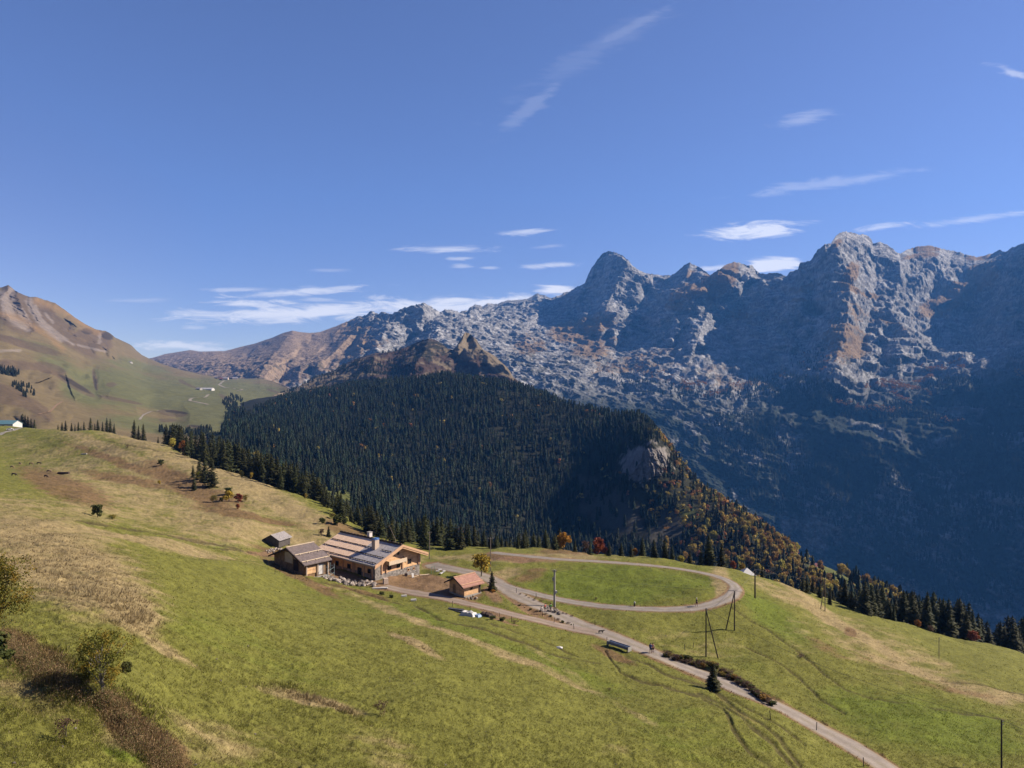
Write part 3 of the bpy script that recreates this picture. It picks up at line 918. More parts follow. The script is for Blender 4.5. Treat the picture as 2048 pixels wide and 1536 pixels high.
tracks_px = [
    ([(1250, 1310), (1290, 1325), (1330, 1350), (1370, 1362), (1420, 1375), (1450, 1395), (1480, 1425), (1520, 1450), (1560, 1485), (1600, 1530)], 0.5),
    ([(1395, 1385), (1440, 1405), (1475, 1435), (1500, 1460), (1545, 1490), (1590, 1536)], 0.5),
    ([(1330, 1375), (1400, 1392), (1445, 1420), (1465, 1460), (1500, 1500), (1550, 1540)], 0.5),
    ([(1420, 1380), (1470, 1400), (1520, 1430), (1560, 1455), (1610, 1490)], 0.35),
    ([(700, 1180), (760, 1198), (830, 1215), (900, 1240), (960, 1255), (1050, 1285), (1100, 1305), (1150, 1320), (1200, 1328)], 0.35),
    ([(980, 1248), (1040, 1265), (1100, 1290), (1160, 1315)], 0.25),
    ([(1210, 1300), (1240, 1345), (1280, 1362), (1340, 1375)], 0.3),
    ([(1460, 1215), (1530, 1262), (1590, 1300), (1640, 1340), (1690, 1375), (1760, 1395), (1900, 1420), (2048, 1450)], 0.3),
    ([(1490, 1290), (1550, 1320), (1600, 1355), (1640, 1395), (1690, 1425)], 0.4),
    ([(380, 1085), (470, 1100), (560, 1118), (620, 1160), (700, 1180)], 0.25),
    ([(200, 880), (350, 905), (500, 960)], 0.4),
    ([(150, 1040), (300, 1065), (420, 1085), (480, 1100)], 0.5),
    ([(1880, 1360), (1960, 1370), (2048, 1385)], 0.4),
]


def near_noise(x, y, u, v, rd):
    k = sstep(rd, 0.2, 3.0)
    far = sstep(y, 40, 160)
    n = fbm(x / 17 + 2, y / 17, octs=2) * 0.9 + fbm(x / 8, y / 8, octs=3) * 0.75 * (0.5 + 0.5 * far)
    n = n + fbm(x / 2.1 + y / 9, y / 1.7, octs=4, gain=0.6) * (0.16 + 0.10 * far)
    n = n + fbm(x / 30, y / 30, octs=3) * 1.2 * sstep(y, 90, 260)
    # terracettes trodden by cattle on the slopes
    terr = np.abs(fbm(x / 12 + 3, (y + 0.6 * x) / 3.0, octs=3, gain=0.6))
    n = n - (1 - sstep(terr, 0.0, 0.22)) * 0.20 * sstep(np.abs(u - 350), 700, 100)
    n = n + 0.16 * sstep(fbm(x / 0.9, y / 1.3 + 4, octs=3, gain=0.6), 0.0, 0.4) * sstep(y, 150, 40)
    ditch = 0
    for (pts, w, dep) in [([(1340, 1310), (1400, 1325), (1470, 1350), (1530, 1385), (1560, 1405)], 1.2, -0.5), ([(1045, 1190), (1080, 1203), (1110, 1218), (1160, 1240)], 0.7, 0.3)]:
        ds, _, _ = poly_dist(u, v, pts)
        ditch = ditch - dep * np.exp(-(ds * y / F / w) ** 2)
    return (n * k + ditch * sstep(rd, 0.1, 0.8)) * np.where(rd > 0, 1, 0)


M_dry = (0.370, 0.280, 0.150)
M_green = (0.190, 0.190, 0.042)
M_lush = (0.135, 0.176, 0.022)
M_brown = (0.195, 0.120, 0.062)
M_dirt = (0.27, 0.165, 0.10)


def near_color(x, y, u, v, rd):
    sh = x.shape
    n1 = fbm(x / 22, y / 22, octs=5, gain=0.6)
    n2 = fbm(x / 3.2, y / 3.2 + 7, octs=5, gain=0.65)
    n3 = fbm((x * 0.75 + y * 0.3) / 8, (y * 0.75 - x * 0.3) / 2.2, octs=4, gain=0.6)
    C = np.ones(sh + (3,)) * np.array(M_green)
    dry = np.zeros(sh)
    for (cu, cv, ru, rv, ti, s) in [
        (120, 1120, 220, 90, -28, 1.0), (240, 1205, 90, 40, -35, 1.4), (60, 1020, 260, 40, 0, 0.7), (640, 1400, 120, 12, -18, 1.0), (560, 1380, 60, 10, -10, 0.8), (830, 1290, 60, 8, -25, 1.2), (330, 1300, 80, 12, -30, 0.8), (500, 1500, 260, 60, -10, 0.55),
        (350, 960, 300, 30, -22, 0.8), (300, 930, 260, 14, -22, 0.9), (500, 1060, 260, 26, -10, 0.9), (300, 1085, 240, 10, -12, 0.9), (150, 930, 180, 26, 0, 0.35), (1700, 1260, 160, 12, -30, 1.1), (1850, 1350, 200, 10, -20, 1.0), (1720, 1300, 120, 30, -35, 0.6),
        (2000, 1390, 120, 16, -8, 0.8), (1600, 1280, 60, 30, -60, 0.5), (1000, 1150, 60, 12, 10, 0.9), (1050, 1115, 220, 8, 0, 0.9), (1620, 1200, 90, 8, -30, 0.9), (960, 1290, 330, 9, -21, 0.9), (1190, 1375, 200, 8, -32, 0.6), (1440, 1150, 20, 40, 0, 0.8), (1448, 1180, 16, 26, -20, 1.3),
        (250, 1480, 60, 30, -35, 0.5), (1200, 1260, 60, 8, -20, 0.7), (1400, 1290, 140, 30, -10, 0.35), (880, 1130, 60, 16, 0, 0.5), (1230, 1500, 60, 30, -60, 0.25), (60, 1400, 90, 40, -20, 0.6), (760, 1500, 150, 60, -30, 0.5), (430, 1020, 200, 30, -10, 0.6), (300, 1000, 330, 60, -20, 0.75), (620, 1060, 120, 30, -20, 0.7), (450, 980, 200, 20, -25, 0.8), (1800, 1300, 240, 30, -25, 0.6), (1560, 1190, 80, 14, -30, 0.7), (520, 985, 220, 26, -28, 1.0), (350, 915, 200, 22, -22, 0.9)]:
        dry = np.maximum(dry, blob(u, v, cu, cv, ru, rv, ti, 0.6) * s)
    dm = sstep(dry + 0.55 * n3 + 0.35 * n1 + 0.45 * n2, 0.30, 1.0)
    lush = np.zeros(sh)
    for (cu, cv, ru, rv, ti, s) in [(1235, 1170, 215, 44, 0, 0.9), (1000, 1290, 320, 20, -20, 0.7), (1100, 1330, 240, 20, -25, 0.6), (1850, 1450, 220, 60, -15, 0.9), (1550, 1240, 90, 30, -35, 0.9), (1400, 1480, 160, 50, -20, 0.5), (250, 1500, 50, 26, -20, 1.0), (950, 1210, 160, 16, -18, 0.5),
                                    (700, 1210, 160, 20, -20, 0.4), (150, 925, 170, 18, 0, 0.5), (450, 1090, 30, 6, 0, 1), (480, 1290, 260, 50, -25, 0.35), (1500, 1330, 60, 20, -30, 0.4)]:
        lush = np.maximum(lush, blob(u, v, cu, cv, ru, rv, ti, 0.6) * s)
    lm = sstep(lush + 0.4 * n1 + 0.5 * n3, 0.2, 0.9)
    C = mixc(C, M_lush, lm * 0.8)
    C = mixc(C, M_dry, dm * 0.85)
    br = np.zeros(sh)
    for (cu, cv, ru, rv, ti, s) in [
        (130, 975, 110, 26, -20, 0.9), (240, 925, 130, 10, -20, 0.8), (380, 975, 110, 22, -28, 1.0), (260, 960, 120, 10, -10, 0.8), (490, 1030, 120, 8, -10, 1.0), (150, 900, 120, 8, 0, 0.4), (100, 1330, 60, 30, -45, 0.8), (40, 1290, 60, 30, -30, 0.9), (70, 1350, 60, 20, -30, 0.7),
        (250, 1440, 30, 60, 40, 1.2), (330, 1510, 40, 60, 42, 1.2), (560, 1110, 60, 8, -20, 0.9), (600, 1155, 90, 9, -28, 1.1), (720, 1185, 80, 6, -15, 0.8), (690, 1060, 60, 14, -20, 0.9), (800, 1160, 60, 8, -15, 0.5), (1700, 1265, 14, 10, -30, 1.1), (1350, 1335, 90, 6, -25, 0.9),
        (1130, 1103, 60, 6, 0, 1.0), (1060, 1150, 40, 12, 20, 0.8), (1740, 1320, 60, 6, -25, 0.5), (1900, 1380, 100, 8, -10, 0.6), (450, 995, 60, 12, -20, 0.8), (1000, 1112, 60, 8, 0, 0.8), (1470, 1420, 80, 6, -40, 0.5), (1650, 1300, 60, 14, -30, 0.6), (1230, 1310, 50, 8, -25, 1.0)]:
        br = np.maximum(br, blob(u, v, cu, cv, ru, rv, ti, 0.6) * s)
    bm = sstep(br + 0.4 * n2 + 0.4 * n3, 0.30, 0.85)
    C = mixc(C, M_brown, bm * 0.85)
    dt = np.zeros(sh)
    for (cu, cv, ru, rv, ti, s) in [(850, 1165, 90, 17, -8, 1.3), (905, 1180, 60, 14, -10, 1.2), (965, 1215, 70, 8, -22, 0.9), (1040, 1205, 60, 12, -35, 0.9), (985, 1190, 30, 12, -40, 0.8), (780, 1172, 40, 10, 0, 1.0), (1000, 1240, 40, 4, -20, 0.9), (545, 1110, 60, 6, -5, 0.9), (1110, 1240, 60, 6, -25, 0.9),
                                    (740, 1163, 80, 8, -6, 1.2), (690, 1152, 50, 8, -10, 1.0), (660, 1180, 60, 4, -20, 0.6), (1045, 1118, 80, 5, -3, 0.8), (1160, 1111, 30, 4, 0, 0.6)]:
        dt = np.maximum(dt, blob(u, v, cu, cv, ru, rv, ti, 0.5) * s)
    dt = np.maximum(dt, 1.1 * (1 - sstep(rd, 0.1, 0.9)))
    tm = sstep(dt + 0.35 * n2 + 0.25 * n3, 0.4, 0.8)
    C = mixc(C, M_dirt, tm * 0.9)
    tr = np.zeros(sh)
    for pts, w in tracks_px:
        ds, _, _ = poly_dist(u, v, pts)
        tr = np.maximum(tr, 1 - sstep(ds * y / F / 1.0, w * 0.22, w * 0.6))
    tm = tr * sstep(n2 + 0.45, 0.0, 0.5)
    C = mixc(C, (0.075, 0.055, 0.030), tm * 0.72)
    C = C * (1 + 0.26 * n2 + 0.20 * n3 + 0.12 * n1)[..., None]
    return np.clip(C, 0.012, 0.6), tr, dm


print('near mesh')
us = np.arange(-360, 2430, 1.9)
ld = np.linspace(math.log(18), math.log(690), 760)
U, D = np.meshgrid(us, np.exp(ld))
V = nearF.v(U, D)
P = unproj(U, V, D)
RD = road_dist(P[..., 0], P[..., 1])
Cn, TR, DM = near_color(P[..., 0], P[..., 1], U, V, RD)
P[..., 2] += near_noise(P[..., 0], P[..., 1], U, V, RD)
P[..., 2] -= TR * 0.22
near_o = mesh_obj('meadow', P.reshape(-1, 3), grid_faces(*U.shape), M_near, smooth=True, colors=Cn.reshape(-1, 3))
tag(near_o, kind='structure')
NG = (us, ld, P[..., 2].copy())


def near_z(x, y):
    """height of the finished meadow mesh"""
    x = np.asarray(x, float); y = np.asarray(y, float)
    u = UC + x / y * F
    a = np.clip((u - us_n[0]) / 1.9, 0, len(us_n) - 1.001)
    b = np.clip((np.log(y) - ld_n[0]) / (ld_n[1] - ld_n[0]), 0, len(ld_n) - 1.001)
    i = a.astype(int); j = b.astype(int); fa = a - i; fb = b - j
    Z = NG[2]
    s = (-(1) / F)
    return (Z[j, i] * (1 - fa) * (1 - fb) + Z[j, i + 1] * fa * (1 - fb) + Z[j + 1, i] * (1 - fa) * fb + Z[j + 1, i + 1] * fa * fb)


us_n, ld_n = NG[0], NG[1]


def at(u, v, d=None):
    """world point on the meadow seen at pixel (u, v)"""
    if d is None:
        d = float(nearF.hit(u, v)[0])
    x = (u - UC) / F * d
    return Vector((x, d, float(near_z(np.array([x]), np.array([d]))[0])))


def simple_mat(name, c, rough=0.85, var=0.15, scale=2.0, spec=0.3, metallic=0.0, stretch=None):
    m = bpy.data.materials.new(name)
    m.use_nodes = True
    t = NT(m.node_tree)
    tc = t.n('ShaderNodeTexCoord')
    vec = tc.outputs['Object']
    if stretch:
        mp = t.n('ShaderNodeMapping')
        t.t.links.new(vec, mp.inputs[0])
        mp.inputs['Scale'].default_value = stretch
        vec = mp.outputs[0]
    n = t.noise(vec, scale, 5, 0.65)
    k = t.rng(n, 0.3, 0.7, 1 - var, 1 + var)
    b = t.n('ShaderNodeBsdfPrincipled')
    t.put(b.inputs['Base Color'], t.mix(1.0, t.mix(1.0, c, ALB, 'MULTIPLY'), t.comb(k, k, k), 'MULTIPLY'))
    b.inputs['Roughness'].default_value = rough
    b.inputs['Metallic'].default_value = metallic
    b.inputs['Specular IOR Level'].default_value = spec
    o = t.n('ShaderNodeOutputMaterial')
    t.t.links.new(b.outputs[0], o.inputs[0])
    return m


# ------------------------------------------------------------------ roads
M_road = ground_mat('worn_gravel', 3.0, 0.16, 0.02, 6.0, mid=0.5)


def road_mesh(name, line, w, base, edge, lift=0.045):
    n = len(line)
    tan = np.gradient(line, axis=0)
    tan /= np.linalg.norm(tan, axis=1)[:, None] + 1e-9
    nor = np.stack([-tan[:, 1], tan[:, 0]], -1)
    s = np.linspace(-1, 1, 13)
    arc = np.arange(n) * 0.6
    verts = []; cols = []
    for k in s:
        wob = 1 + 0.20 * pnoise(arc / 2.5, np.full(n, 3.0 * np.sign(k) + 11))
        p = line + nor * (k * w / 2 * wob)[:, None]
        z = near_z(p[:, 0], p[:, 1]) + lift * (1 if abs(k) < 0.95 else 0.3)
        verts.append(np.concatenate([p, z[:, None]], 1))
        nn = fbm(p[:, 0] / 2.0, p[:, 1] / 2.0, octs=4, gain=0.6)
        rut = math.exp(-((abs(k) - 0.5) / 0.2) ** 2)
        mid = math.exp(-(k / 0.16) ** 2) * sstep(nn, -0.3, 0.3)[:, None] * 0.5
        c = np.array(base)[None] * (1 + 0.35 * nn + 0.16 * rut)[:, None]
        c = c * (1 - mid) + np.array([0.22, 0.19, 0.08]) * mid
        m = sstep(abs(k) + 0.35 * nn, 0.72, 1.05)[:, None]
        patch = sstep(nn, 0.28, 0.4)[:, None] * 0.5
        c = c * (1 - patch) + np.array([0.40, 0.33, 0.26]) * patch
        c = c * (1 - m) + np.array(edge)[None] * m
        cols.append(c)
    V_ = np.stack(verts, 1).reshape(-1, 3); C_ = np.stack(cols, 1).reshape(-1, 3)
    o = mesh_obj(name, V_, grid_faces(n, len(s))[:, ::-1], M_road, smooth=True, colors=np.clip(C_, 0.02, 0.7))
    tag(o, kind='structure')
    return o


road_mesh('road', *road_lines['road'], (0.33, 0.285, 0.25), (0.33, 0.25, 0.14))
road_mesh('lane', *road_lines['lane'], (0.31, 0.275, 0.25), (0.27, 0.21, 0.13), lift=0.05)
road_mesh('gravel_track', *road_lines['gravel_track'], (0.33, 0.26, 0.215), (0.27, 0.19, 0.12), lift=0.055)
lf = gp([-30, 0, 20, 40, 60, 78], [878, 867, 861, 856, 853, 852])
road_mesh('road', smooth_line(lf[:, :2], 1.0), 4.0, (0.30, 0.28, 0.25), (0.25, 0.2, 0.12), lift=0.12)
# ------------------------------------------------------------------ mesh builder
class MB:
    def __init__(s):
        s.v, s.f = [], []

    def add(s, vs, fs):
        o = len(s.v)
        s.v += [tuple(p) for p in vs]
        s.f += [tuple(i + o for i in f) for f in fs]
        return s

    def box(s, c, size, rz=0.0, ry=0.0, rx=0.0):
        hx, hy, hz = size[0] / 2, size[1] / 2, size[2] / 2
        R = Matrix.Rotation(rz, 3, 'Z') @ Matrix.Rotation(ry, 3, 'Y') @ Matrix.Rotation(rx, 3, 'X')
        vs = [R @ Vector((x * hx, y * hy, z * hz)) + Vector(c) for x in (-1, 1) for y in (-1, 1) for z in (-1, 1)]
        return s.add(vs, [(0, 1, 3, 2), (4, 6, 7, 5), (0, 4, 5, 1), (2, 3, 7, 6), (0, 2, 6, 4), (1, 5, 7, 3)])

    def tube(s, p, q, r0, r1=None, n=8):
        r1 = r0 if r1 is None else r1
        p, q = Vector(p), Vector(q)
        d = (q - p).normalized()
        a = d.orthogonal().normalized(); b = d.cross(a)
        vs = []
        for c, r in ((p, r0), (q, r1)):
            for k in range(n):
                t = 2 * math.pi * k / n
                vs.append(c + a * (r * math.cos(t)) + b * (r * math.sin(t)))
        fs = [(k, (k + 1) % n, n + (k + 1) % n, n + k) for k in range(n)]
        fs += [tuple(range(n - 1, -1, -1)), tuple(range(n, 2 * n))]
        return s.add(vs, fs)

    def path(s, pts, radii, n=7):
        """one tapered limb through several points"""
        pts = [Vector(p) for p in pts]
        rings = []
        for i, p in enumerate(pts):
            d = (pts[min(i + 1, len(pts) - 1)] - pts[max(i - 1, 0)]).normalized()
            a = d.orthogonal().normalized(); b = d.cross(a)
            rings.append([p + a * (radii[i] * math.cos(2 * math.pi * k / n)) + b * (radii[i] * math.sin(2 * math.pi * k / n)) for k in range(n)])
        vs = [q for r in rings for q in r]
        fs = [(i * n + k, i * n + (k + 1) % n, (i + 1) * n + (k + 1) % n, (i + 1) * n + k) for i in range(len(pts) - 1) for k in range(n)]
        fs += [tuple(range(n - 1, -1, -1)), tuple(range((len(pts) - 1) * n, len(pts) * n))]
        return s.add(vs, fs)

    def rock(s, c, r, seed=0, sq=(1, 1, 0.75)):
        rr = random.Random(seed)
        t = (1 + 5 ** .5) / 2
        ico = [(-1, t, 0), (1, t, 0), (-1, -t, 0), (1, -t, 0), (0, -1, t), (0, 1, t), (0, -1, -t), (0, 1, -t), (t, 0, -1), (t, 0, 1), (-t, 0, -1), (-t, 0, 1)]
        fs = [(0, 11, 5), (0, 5, 1), (0, 1, 7), (0, 7, 10), (0, 10, 11), (1, 5, 9), (5, 11, 4), (11, 10, 2), (10, 7, 6), (7, 1, 8), (3, 9, 4), (3, 4, 2), (3, 2, 6), (3, 6, 8), (3, 8, 9), (4, 9, 5), (2, 4, 11), (6, 2, 10), (8, 6, 7), (9, 8, 1)]
        vs = []
        for p in ico:
            k = r / 1.9 * rr.uniform(0.7, 1.25)
            vs.append((c[0] + p[0] * k * sq[0], c[1] + p[1] * k * sq[1], c[2] + p[2] * k * sq[2]))
        return s.add(vs, fs)

    def build(s, name, mat, parent=None, smooth=False):
        return mesh_obj(name, s.v, s.f, mat, parent, smooth)


def wood_mat(name, c, var=0.3, band=4.0, axis='Z', rough=0.8, depth=0.35):
    """boards or logs: a dark joint every 1/band metres along the axis"""
    m = bpy.data.materials.new(name)
    m.use_nodes = True
    t = NT(m.node_tree)
    tc = t.n('ShaderNodeTexCoord')
    sep = t.n('ShaderNodeSeparateXYZ')
    t.t.links.new(tc.outputs['Object'], sep.inputs[0])
    a = sep.outputs[{'X': 0, 'Y': 1, 'Z': 2}[axis]]
    s = t.math('MULTIPLY', a, band)
    fr = t.math('FRACT', s)
    joint = t.rng(t.math('ABSOLUTE', t.math('SUBTRACT', fr, 0.5)), 0.36, 0.5, 1.0, 1 - depth)
    wn = t.n('ShaderNodeTexWhiteNoise', _noise_dimensions='1D')
    t.put(wn.inputs['W'], t.math('FLOOR', s))
    n = t.noise(tc.outputs['Object'], 1.6, 5, 0.65)
    k = t.math('MULTIPLY', joint, t.math('ADD', t.rng(n, 0.3, 0.7, 1 - var, 1 + var), t.rng(wn.outputs['Value'], 0, 1, -0.14, 0.14)))
    b = t.n('ShaderNodeBsdfPrincipled')
    t.put(b.inputs['Base Color'], t.mix(1.0, t.mix(1.0, c, ALB, 'MULTIPLY'), t.comb(k, k, k), 'MULTIPLY'))
    b.inputs['Roughness'].default_value = rough
    b.inputs['Specular IOR Level'].default_value = 0.2
    o = t.n('ShaderNodeOutputMaterial')
    t.t.links.new(b.outputs[0], o.inputs[0])
    return m


def shingle_mat(name, c, c2, sx=3.0, sy=3.5, var=0.5):
    m = bpy.data.materials.new(name)
    m.use_nodes = True
    t = NT(m.node_tree)
    tc = t.n('ShaderNodeTexCoord')
    br = t.n('ShaderNodeTexBrick')
    mp = t.n('ShaderNodeMapping')
    t.t.links.new(tc.outputs['Object'], mp.inputs[0])
    mp.inputs['Rotation'].default_value = (0, 0, math.radians(90))
    t.t.links.new(mp.outputs[0], br.inputs['Vector'])
    br.inputs['Scale'].default_value = 1.0
    br.inputs['Brick Width'].default_value = 1 / sx
    br.inputs['Row Height'].default_value = 1 / sy
    br.inputs['Mortar Size'].default_value = 0.02
    br.inputs['Mortar Smooth'].default_value = 0.5
    br.inputs['Color1'].default_value = (*c, 1)
    br.inputs['Color2'].default_value = (*c2, 1)
    br.inputs['Mortar'].default_value = (*[x * 0.45 for x in c], 1)
    n = t.noise(tc.outputs['Object'], 2.2, 6, 0.75)
    k = t.rng(n, 0.3, 0.7, 1 - var * 0.5, 1 + var * 0.5)
    b = t.n('ShaderNodeBsdfPrincipled')
    t.put(b.inputs['Base Color'], t.mix(1.0, br.outputs[0], t.comb(k, k, k), 'MULTIPLY'))
    b.inputs['Roughness'].default_value = 0.8
    b.inputs['Specular IOR Level'].default_value = 0.25
    o = t.n('ShaderNodeOutputMaterial')
    t.t.links.new(b.outputs[0], o.inputs[0])
    return m


def stone_mat(name, c, var=0.5):
    m = bpy.data.materials.new(name)
    m.use_nodes = True
    t = NT(m.node_tree)
    tc = t.n('ShaderNodeTexCoord')
    vo = t.n('ShaderNodeTexVoronoi')
    t.t.links.new(tc.outputs['Object'], vo.inputs['Vector'])
    vo.inputs['Scale'].default_value = 2.6
    sp = t.n('ShaderNodeSeparateColor')
    t.t.links.new(vo.outputs['Color'], sp.inputs[0])
    k = t.rng(sp.outputs[0], 0, 1, 1 - var, 1 + var * 0.8)
    n = t.noise(tc.outputs['Object'], 3.0, 5, 0.6)
    k = t.math('MULTIPLY', k, t.rng(n, 0.3, 0.7, 0.8, 1.2))
    b = t.n('ShaderNodeBsdfPrincipled')
    t.put(b.inputs['Base Color'], t.mix(1.0, t.mix(1.0, c, ALB, 'MULTIPLY'), t.comb(k, k, k), 'MULTIPLY'))
    b.inputs['Roughness'].default_value = 0.9
    o = t.n('ShaderNodeOutputMaterial')
    t.t.links.new(b.outputs[0], o.inputs[0])
    return m


W_new = wood_mat('fresh_larch_logs', (0.86, 0.54, 0.30), 0.28, 3.6)
W_newv = wood_mat('larch_boards', (0.42, 0.26, 0.14), 0.4, 3.0, 'X')
W_trim = simple_mat('pale_trim_wood', (0.74, 0.46, 0.28), 0.75, 0.15, 2.0)
W_pale = simple_mat('pale_planks', (0.80, 0.64, 0.47), 0.75, 0.15, 2.0)
W_dark = simple_mat('dark_log', (0.065, 0.040, 0.032), 0.85, 0.3, 3.0)
W_grey = wood_mat('weathered_boards', (0.17, 0.15, 0.145), 0.35, 4.0, 'X')
W_old = wood_mat('old_dark_boards', (0.085, 0.062, 0.048), 0.4, 3.0, 'Y')
R_tan = shingle_mat('new_shingles', (0.66, 0.48, 0.345), (0.58, 0.41, 0.29), 2.2, 2.2)
R_grey = shingle_mat('grey_shingles', (0.33, 0.31, 0.315), (0.25, 0.235, 0.245), 2.2, 2.2, 0.6)
R_dark = shingle_mat('weathered_shingles', (0.145, 0.115, 0.11), (0.105, 0.085, 0.085), 3.0, 3.0, 0.6)
R_red = shingle_mat('clay_tiles', (0.30, 0.165, 0.125), (0.25, 0.13, 0.10), 3.0, 3.0, 0.4)
S_wall = stone_mat('rubble_masonry', (0.30, 0.27, 0.25))
S_rock = simple_mat('pale_rubble', (0.46, 0.39, 0.34), 0.9, 0.3, 1.5)
S_rockd = simple_mat('dark_rubble', (0.20, 0.17, 0.15), 0.9, 0.3, 1.5)
M_plaster = simple_mat('plaster', (0.66, 0.52, 0.42), 0.9, 0.1, 2.0)
M_white = simple_mat('white_paint', (0.75, 0.73, 0.72), 0.6, 0.08, 2.0)
M_glass = simple_mat('dark_glass', (0.02, 0.025, 0.03), 0.15, 0.1, 1.0, 0.5)
M_blue = simple_mat('blue_plastic', (0.10, 0.22, 0.52), 0.5, 0.15, 2.0)
M_metal = simple_mat('galvanised_steel', (0.34, 0.36, 0.38), 0.5, 0.1, 3.0, 0.5, 0.5)
M_pole = simple_mat('tarred_pole', (0.055, 0.042, 0.034), 0.8, 0.3, 3.0)
M_polelight = simple_mat('grey_pole_wood', (0.26, 0.21, 0.17), 0.8, 0.2, 3.0)
M_conc = simple_mat('concrete', (0.42, 0.40, 0.37), 0.85, 0.12, 2.0)
M_wire = simple_mat('cable', (0.12, 0.11, 0.10), 0.6, 0.1, 2.0)


def wall_prism(w, y0, y1, zb, ze, zr, weave):
    """closed body with a gable; weave = eave half width, so that the wall top meets the roof's underside"""
    zw = zr - (zr - ze) * w / weave - 0.06
    zt = zr - 0.06
    vs = []
    for y in (y0, y1):
        vs += [(-w, y, zb), (w, y, zb), (w, y, zw), (0, y, zt), (-w, y, zw)]
    fs = [(0, 1, 2, 3, 4), (9, 8, 7, 6, 5), (1, 6, 7, 2), (5, 0, 4, 9), (0, 5, 6, 1)]
    return vs, fs


def slope_box(mb, side, x0, x1, y0, y1, zr, ze, he, th=0.22, up=0.0):
    """a slab lying on one roof slope between |x| = x0 and x1"""
    def zz(x): return zr - (zr - ze) * x / he + up
    a = [(side * x0, y0, zz(x0)), (side * x1, y0, zz(x1)), (side * x1, y1, zz(x1)), (side * x0, y1, zz(x0))]
    b = [(p[0], p[1], p[2] + th) for p in a]
    fs = [(0, 3, 2, 1), (4, 5, 6, 7), (0, 1, 5, 4), (1, 2, 6, 5), (2, 3, 7, 6), (3, 0, 4, 7)]
    if side < 0:
        fs = [f[::-1] for f in fs]
    return mb.add(a + b, fs)


def window(parent, c, w, h, face='front', frame=W_dark, pane=M_glass):
    t = 0.10
    m = MB(); p = MB()
    if face == 'front':
        for (dx, dz, sw, sh) in [(-w / 2, 0, t, h + t), (w / 2, 0, t, h + t), (0, h / 2, w - t, t), (0, -h / 2, w - t, t)]:
            m.box((c[0] + dx, c[1] - 0.04, c[2] + dz), (sw, 0.09, sh))
        p.box((c[0], c[1] - 0.012, c[2]), (w - t, 0.03, h - t))
    else:
        sg = -1 if face == 'left' else 1
        for (dy, dz, sw, sh) in [(-w / 2, 0, t, h + t), (w / 2, 0, t, h + t), (0, h / 2, w - t, t), (0, -h / 2, w - t, t)]:
            m.box((c[0] + sg * 0.04, c[1] + dy, c[2] + dz), (0.09, sw, sh))
        p.box((c[0] + sg * 0.012, c[1], c[2]), (0.03, w - t, h - t))
    f = m.build('window', frame, parent)
    p.build('pane', pane, f)
    return f


# ------------------------------------------------------------------ the big chalet
zb = -44.6
ch = empty('chalet', (-25.45, 164.8, zb), math.radians(50.4))
tag(ch, 'large timber chalet with a long two tone shingle roof and stone base', 'chalet')
HE, ZR, ZE, LL = 8.05, 7.0, 3.75, 23.2
WX, Y0, Y1 = 6.7, 1.5, 22.4
vs, fs = wall_prism(WX, Y0, Y1, 1.4, ZE, ZR, HE)
mesh_obj('wall', vs, fs, W_new, ch)
m = MB(); m.box((0, (Y0 + Y1) / 2, -0.6), (WX * 2 + 0.16, Y1 - Y0 + 0.16, 4.0)); m.build('stone_base', S_wall, ch)
m = MB()
m.box((-WX + 0.55, Y0 + 0.5, 1.9), (1.5, 1.4, 3.4)); m.build('stone_pier', S_wall, ch)
m = MB()
slope_box(m, -1, 0, HE, 0, 9.6, ZR, ZE, HE); slope_box(m, 1, 0, HE, 0, 9.6, ZR, ZE, HE)
roof = m.build('roof', R_grey, ch); tag(roof, 'grey weathered shingles near the front gable')
m = MB()
slope_box(m, -1, 0, HE, 9.605, LL, ZR, ZE, HE, 0.26); slope_box(m, 1, 0, HE, 9.605, LL, ZR, ZE, HE, 0.26)
roof2 = m.build('roof', R_tan, ch); tag(roof2, 'fresh tan shingles towards the back')
m = MB()
for k, xx in enumerate((2.9, 5.2, 7.4)):
    zz = ZR - (ZR - ZE) * xx / HE
    rr = random.Random(k)
    seg = 0.25
    y = 0.4
    while y < LL - 0.6:
        ln = rr.uniform(2.2, 3.6)
        y2 = min(y + ln, LL - 0.3)
        if not (k == 0 and 4.8 < (y + y2) / 2 < 7.4):
            m.tube((-xx, y, zz + 0.38 + rr.uniform(-.03, .03)), (-xx, y2, zz + 0.38 + rr.uniform(-.03, .03)), 0.10, 0.08, 6)
            for q in np.arange(y + 0.2, y2, 0.9):
                m.box((-xx - 0.08, q, zz + 0.30), (0.16, 0.08, 0.2), 0, -0.38)
        y = y2 + 0.12
m.build('snow_guard', W_dark, roof)
m = MB()
for sd in (-1, 1):
    x0, x1 = 0.0, HE + 0.12
    z0, z1 = ZR, ZR - (ZR - ZE) * x1 / HE
    for (yy, th, hh, dz) in ((-0.10, 0.14, 0.42, 0.0), (-0.02, 0.12, 0.26, -0.36)):
        a = [(sd * x0, yy - th, z0 + dz - 0.1), (sd * x1, yy - th, z1 + dz - 0.1), (sd * x1, yy - th, z1 + hh + dz), (sd * x0, yy - th, z0 + hh + dz)]
        b = [(p[0], yy + 0.0, p[2]) for p in a]
        m.add(a + b, [(0, 1, 2, 3), (7, 6, 5, 4), (0, 4, 5, 1), (1, 5, 6, 2), (2, 6, 7, 3), (3, 7, 4, 0)])
m.build('barge_board', W_trim, ch)
m = MB()
m.box((0, LL / 2, ZR + 0.36), (0.5, LL, 0.16)); m.tube((-0.2, 0.1, ZR + 0.5), (-0.2, LL - .1, ZR + 0.5), 0.1, n=6)
for q in np.arange(0.8, LL, 1.3):
    m.box((0.25, q, ZR + 0.45), (0.5, 0.35, 0.22), 0.4 * math.sin(q * 9), 0.2)
m.build('ridge_cap', W_dark, roof)
m = MB()
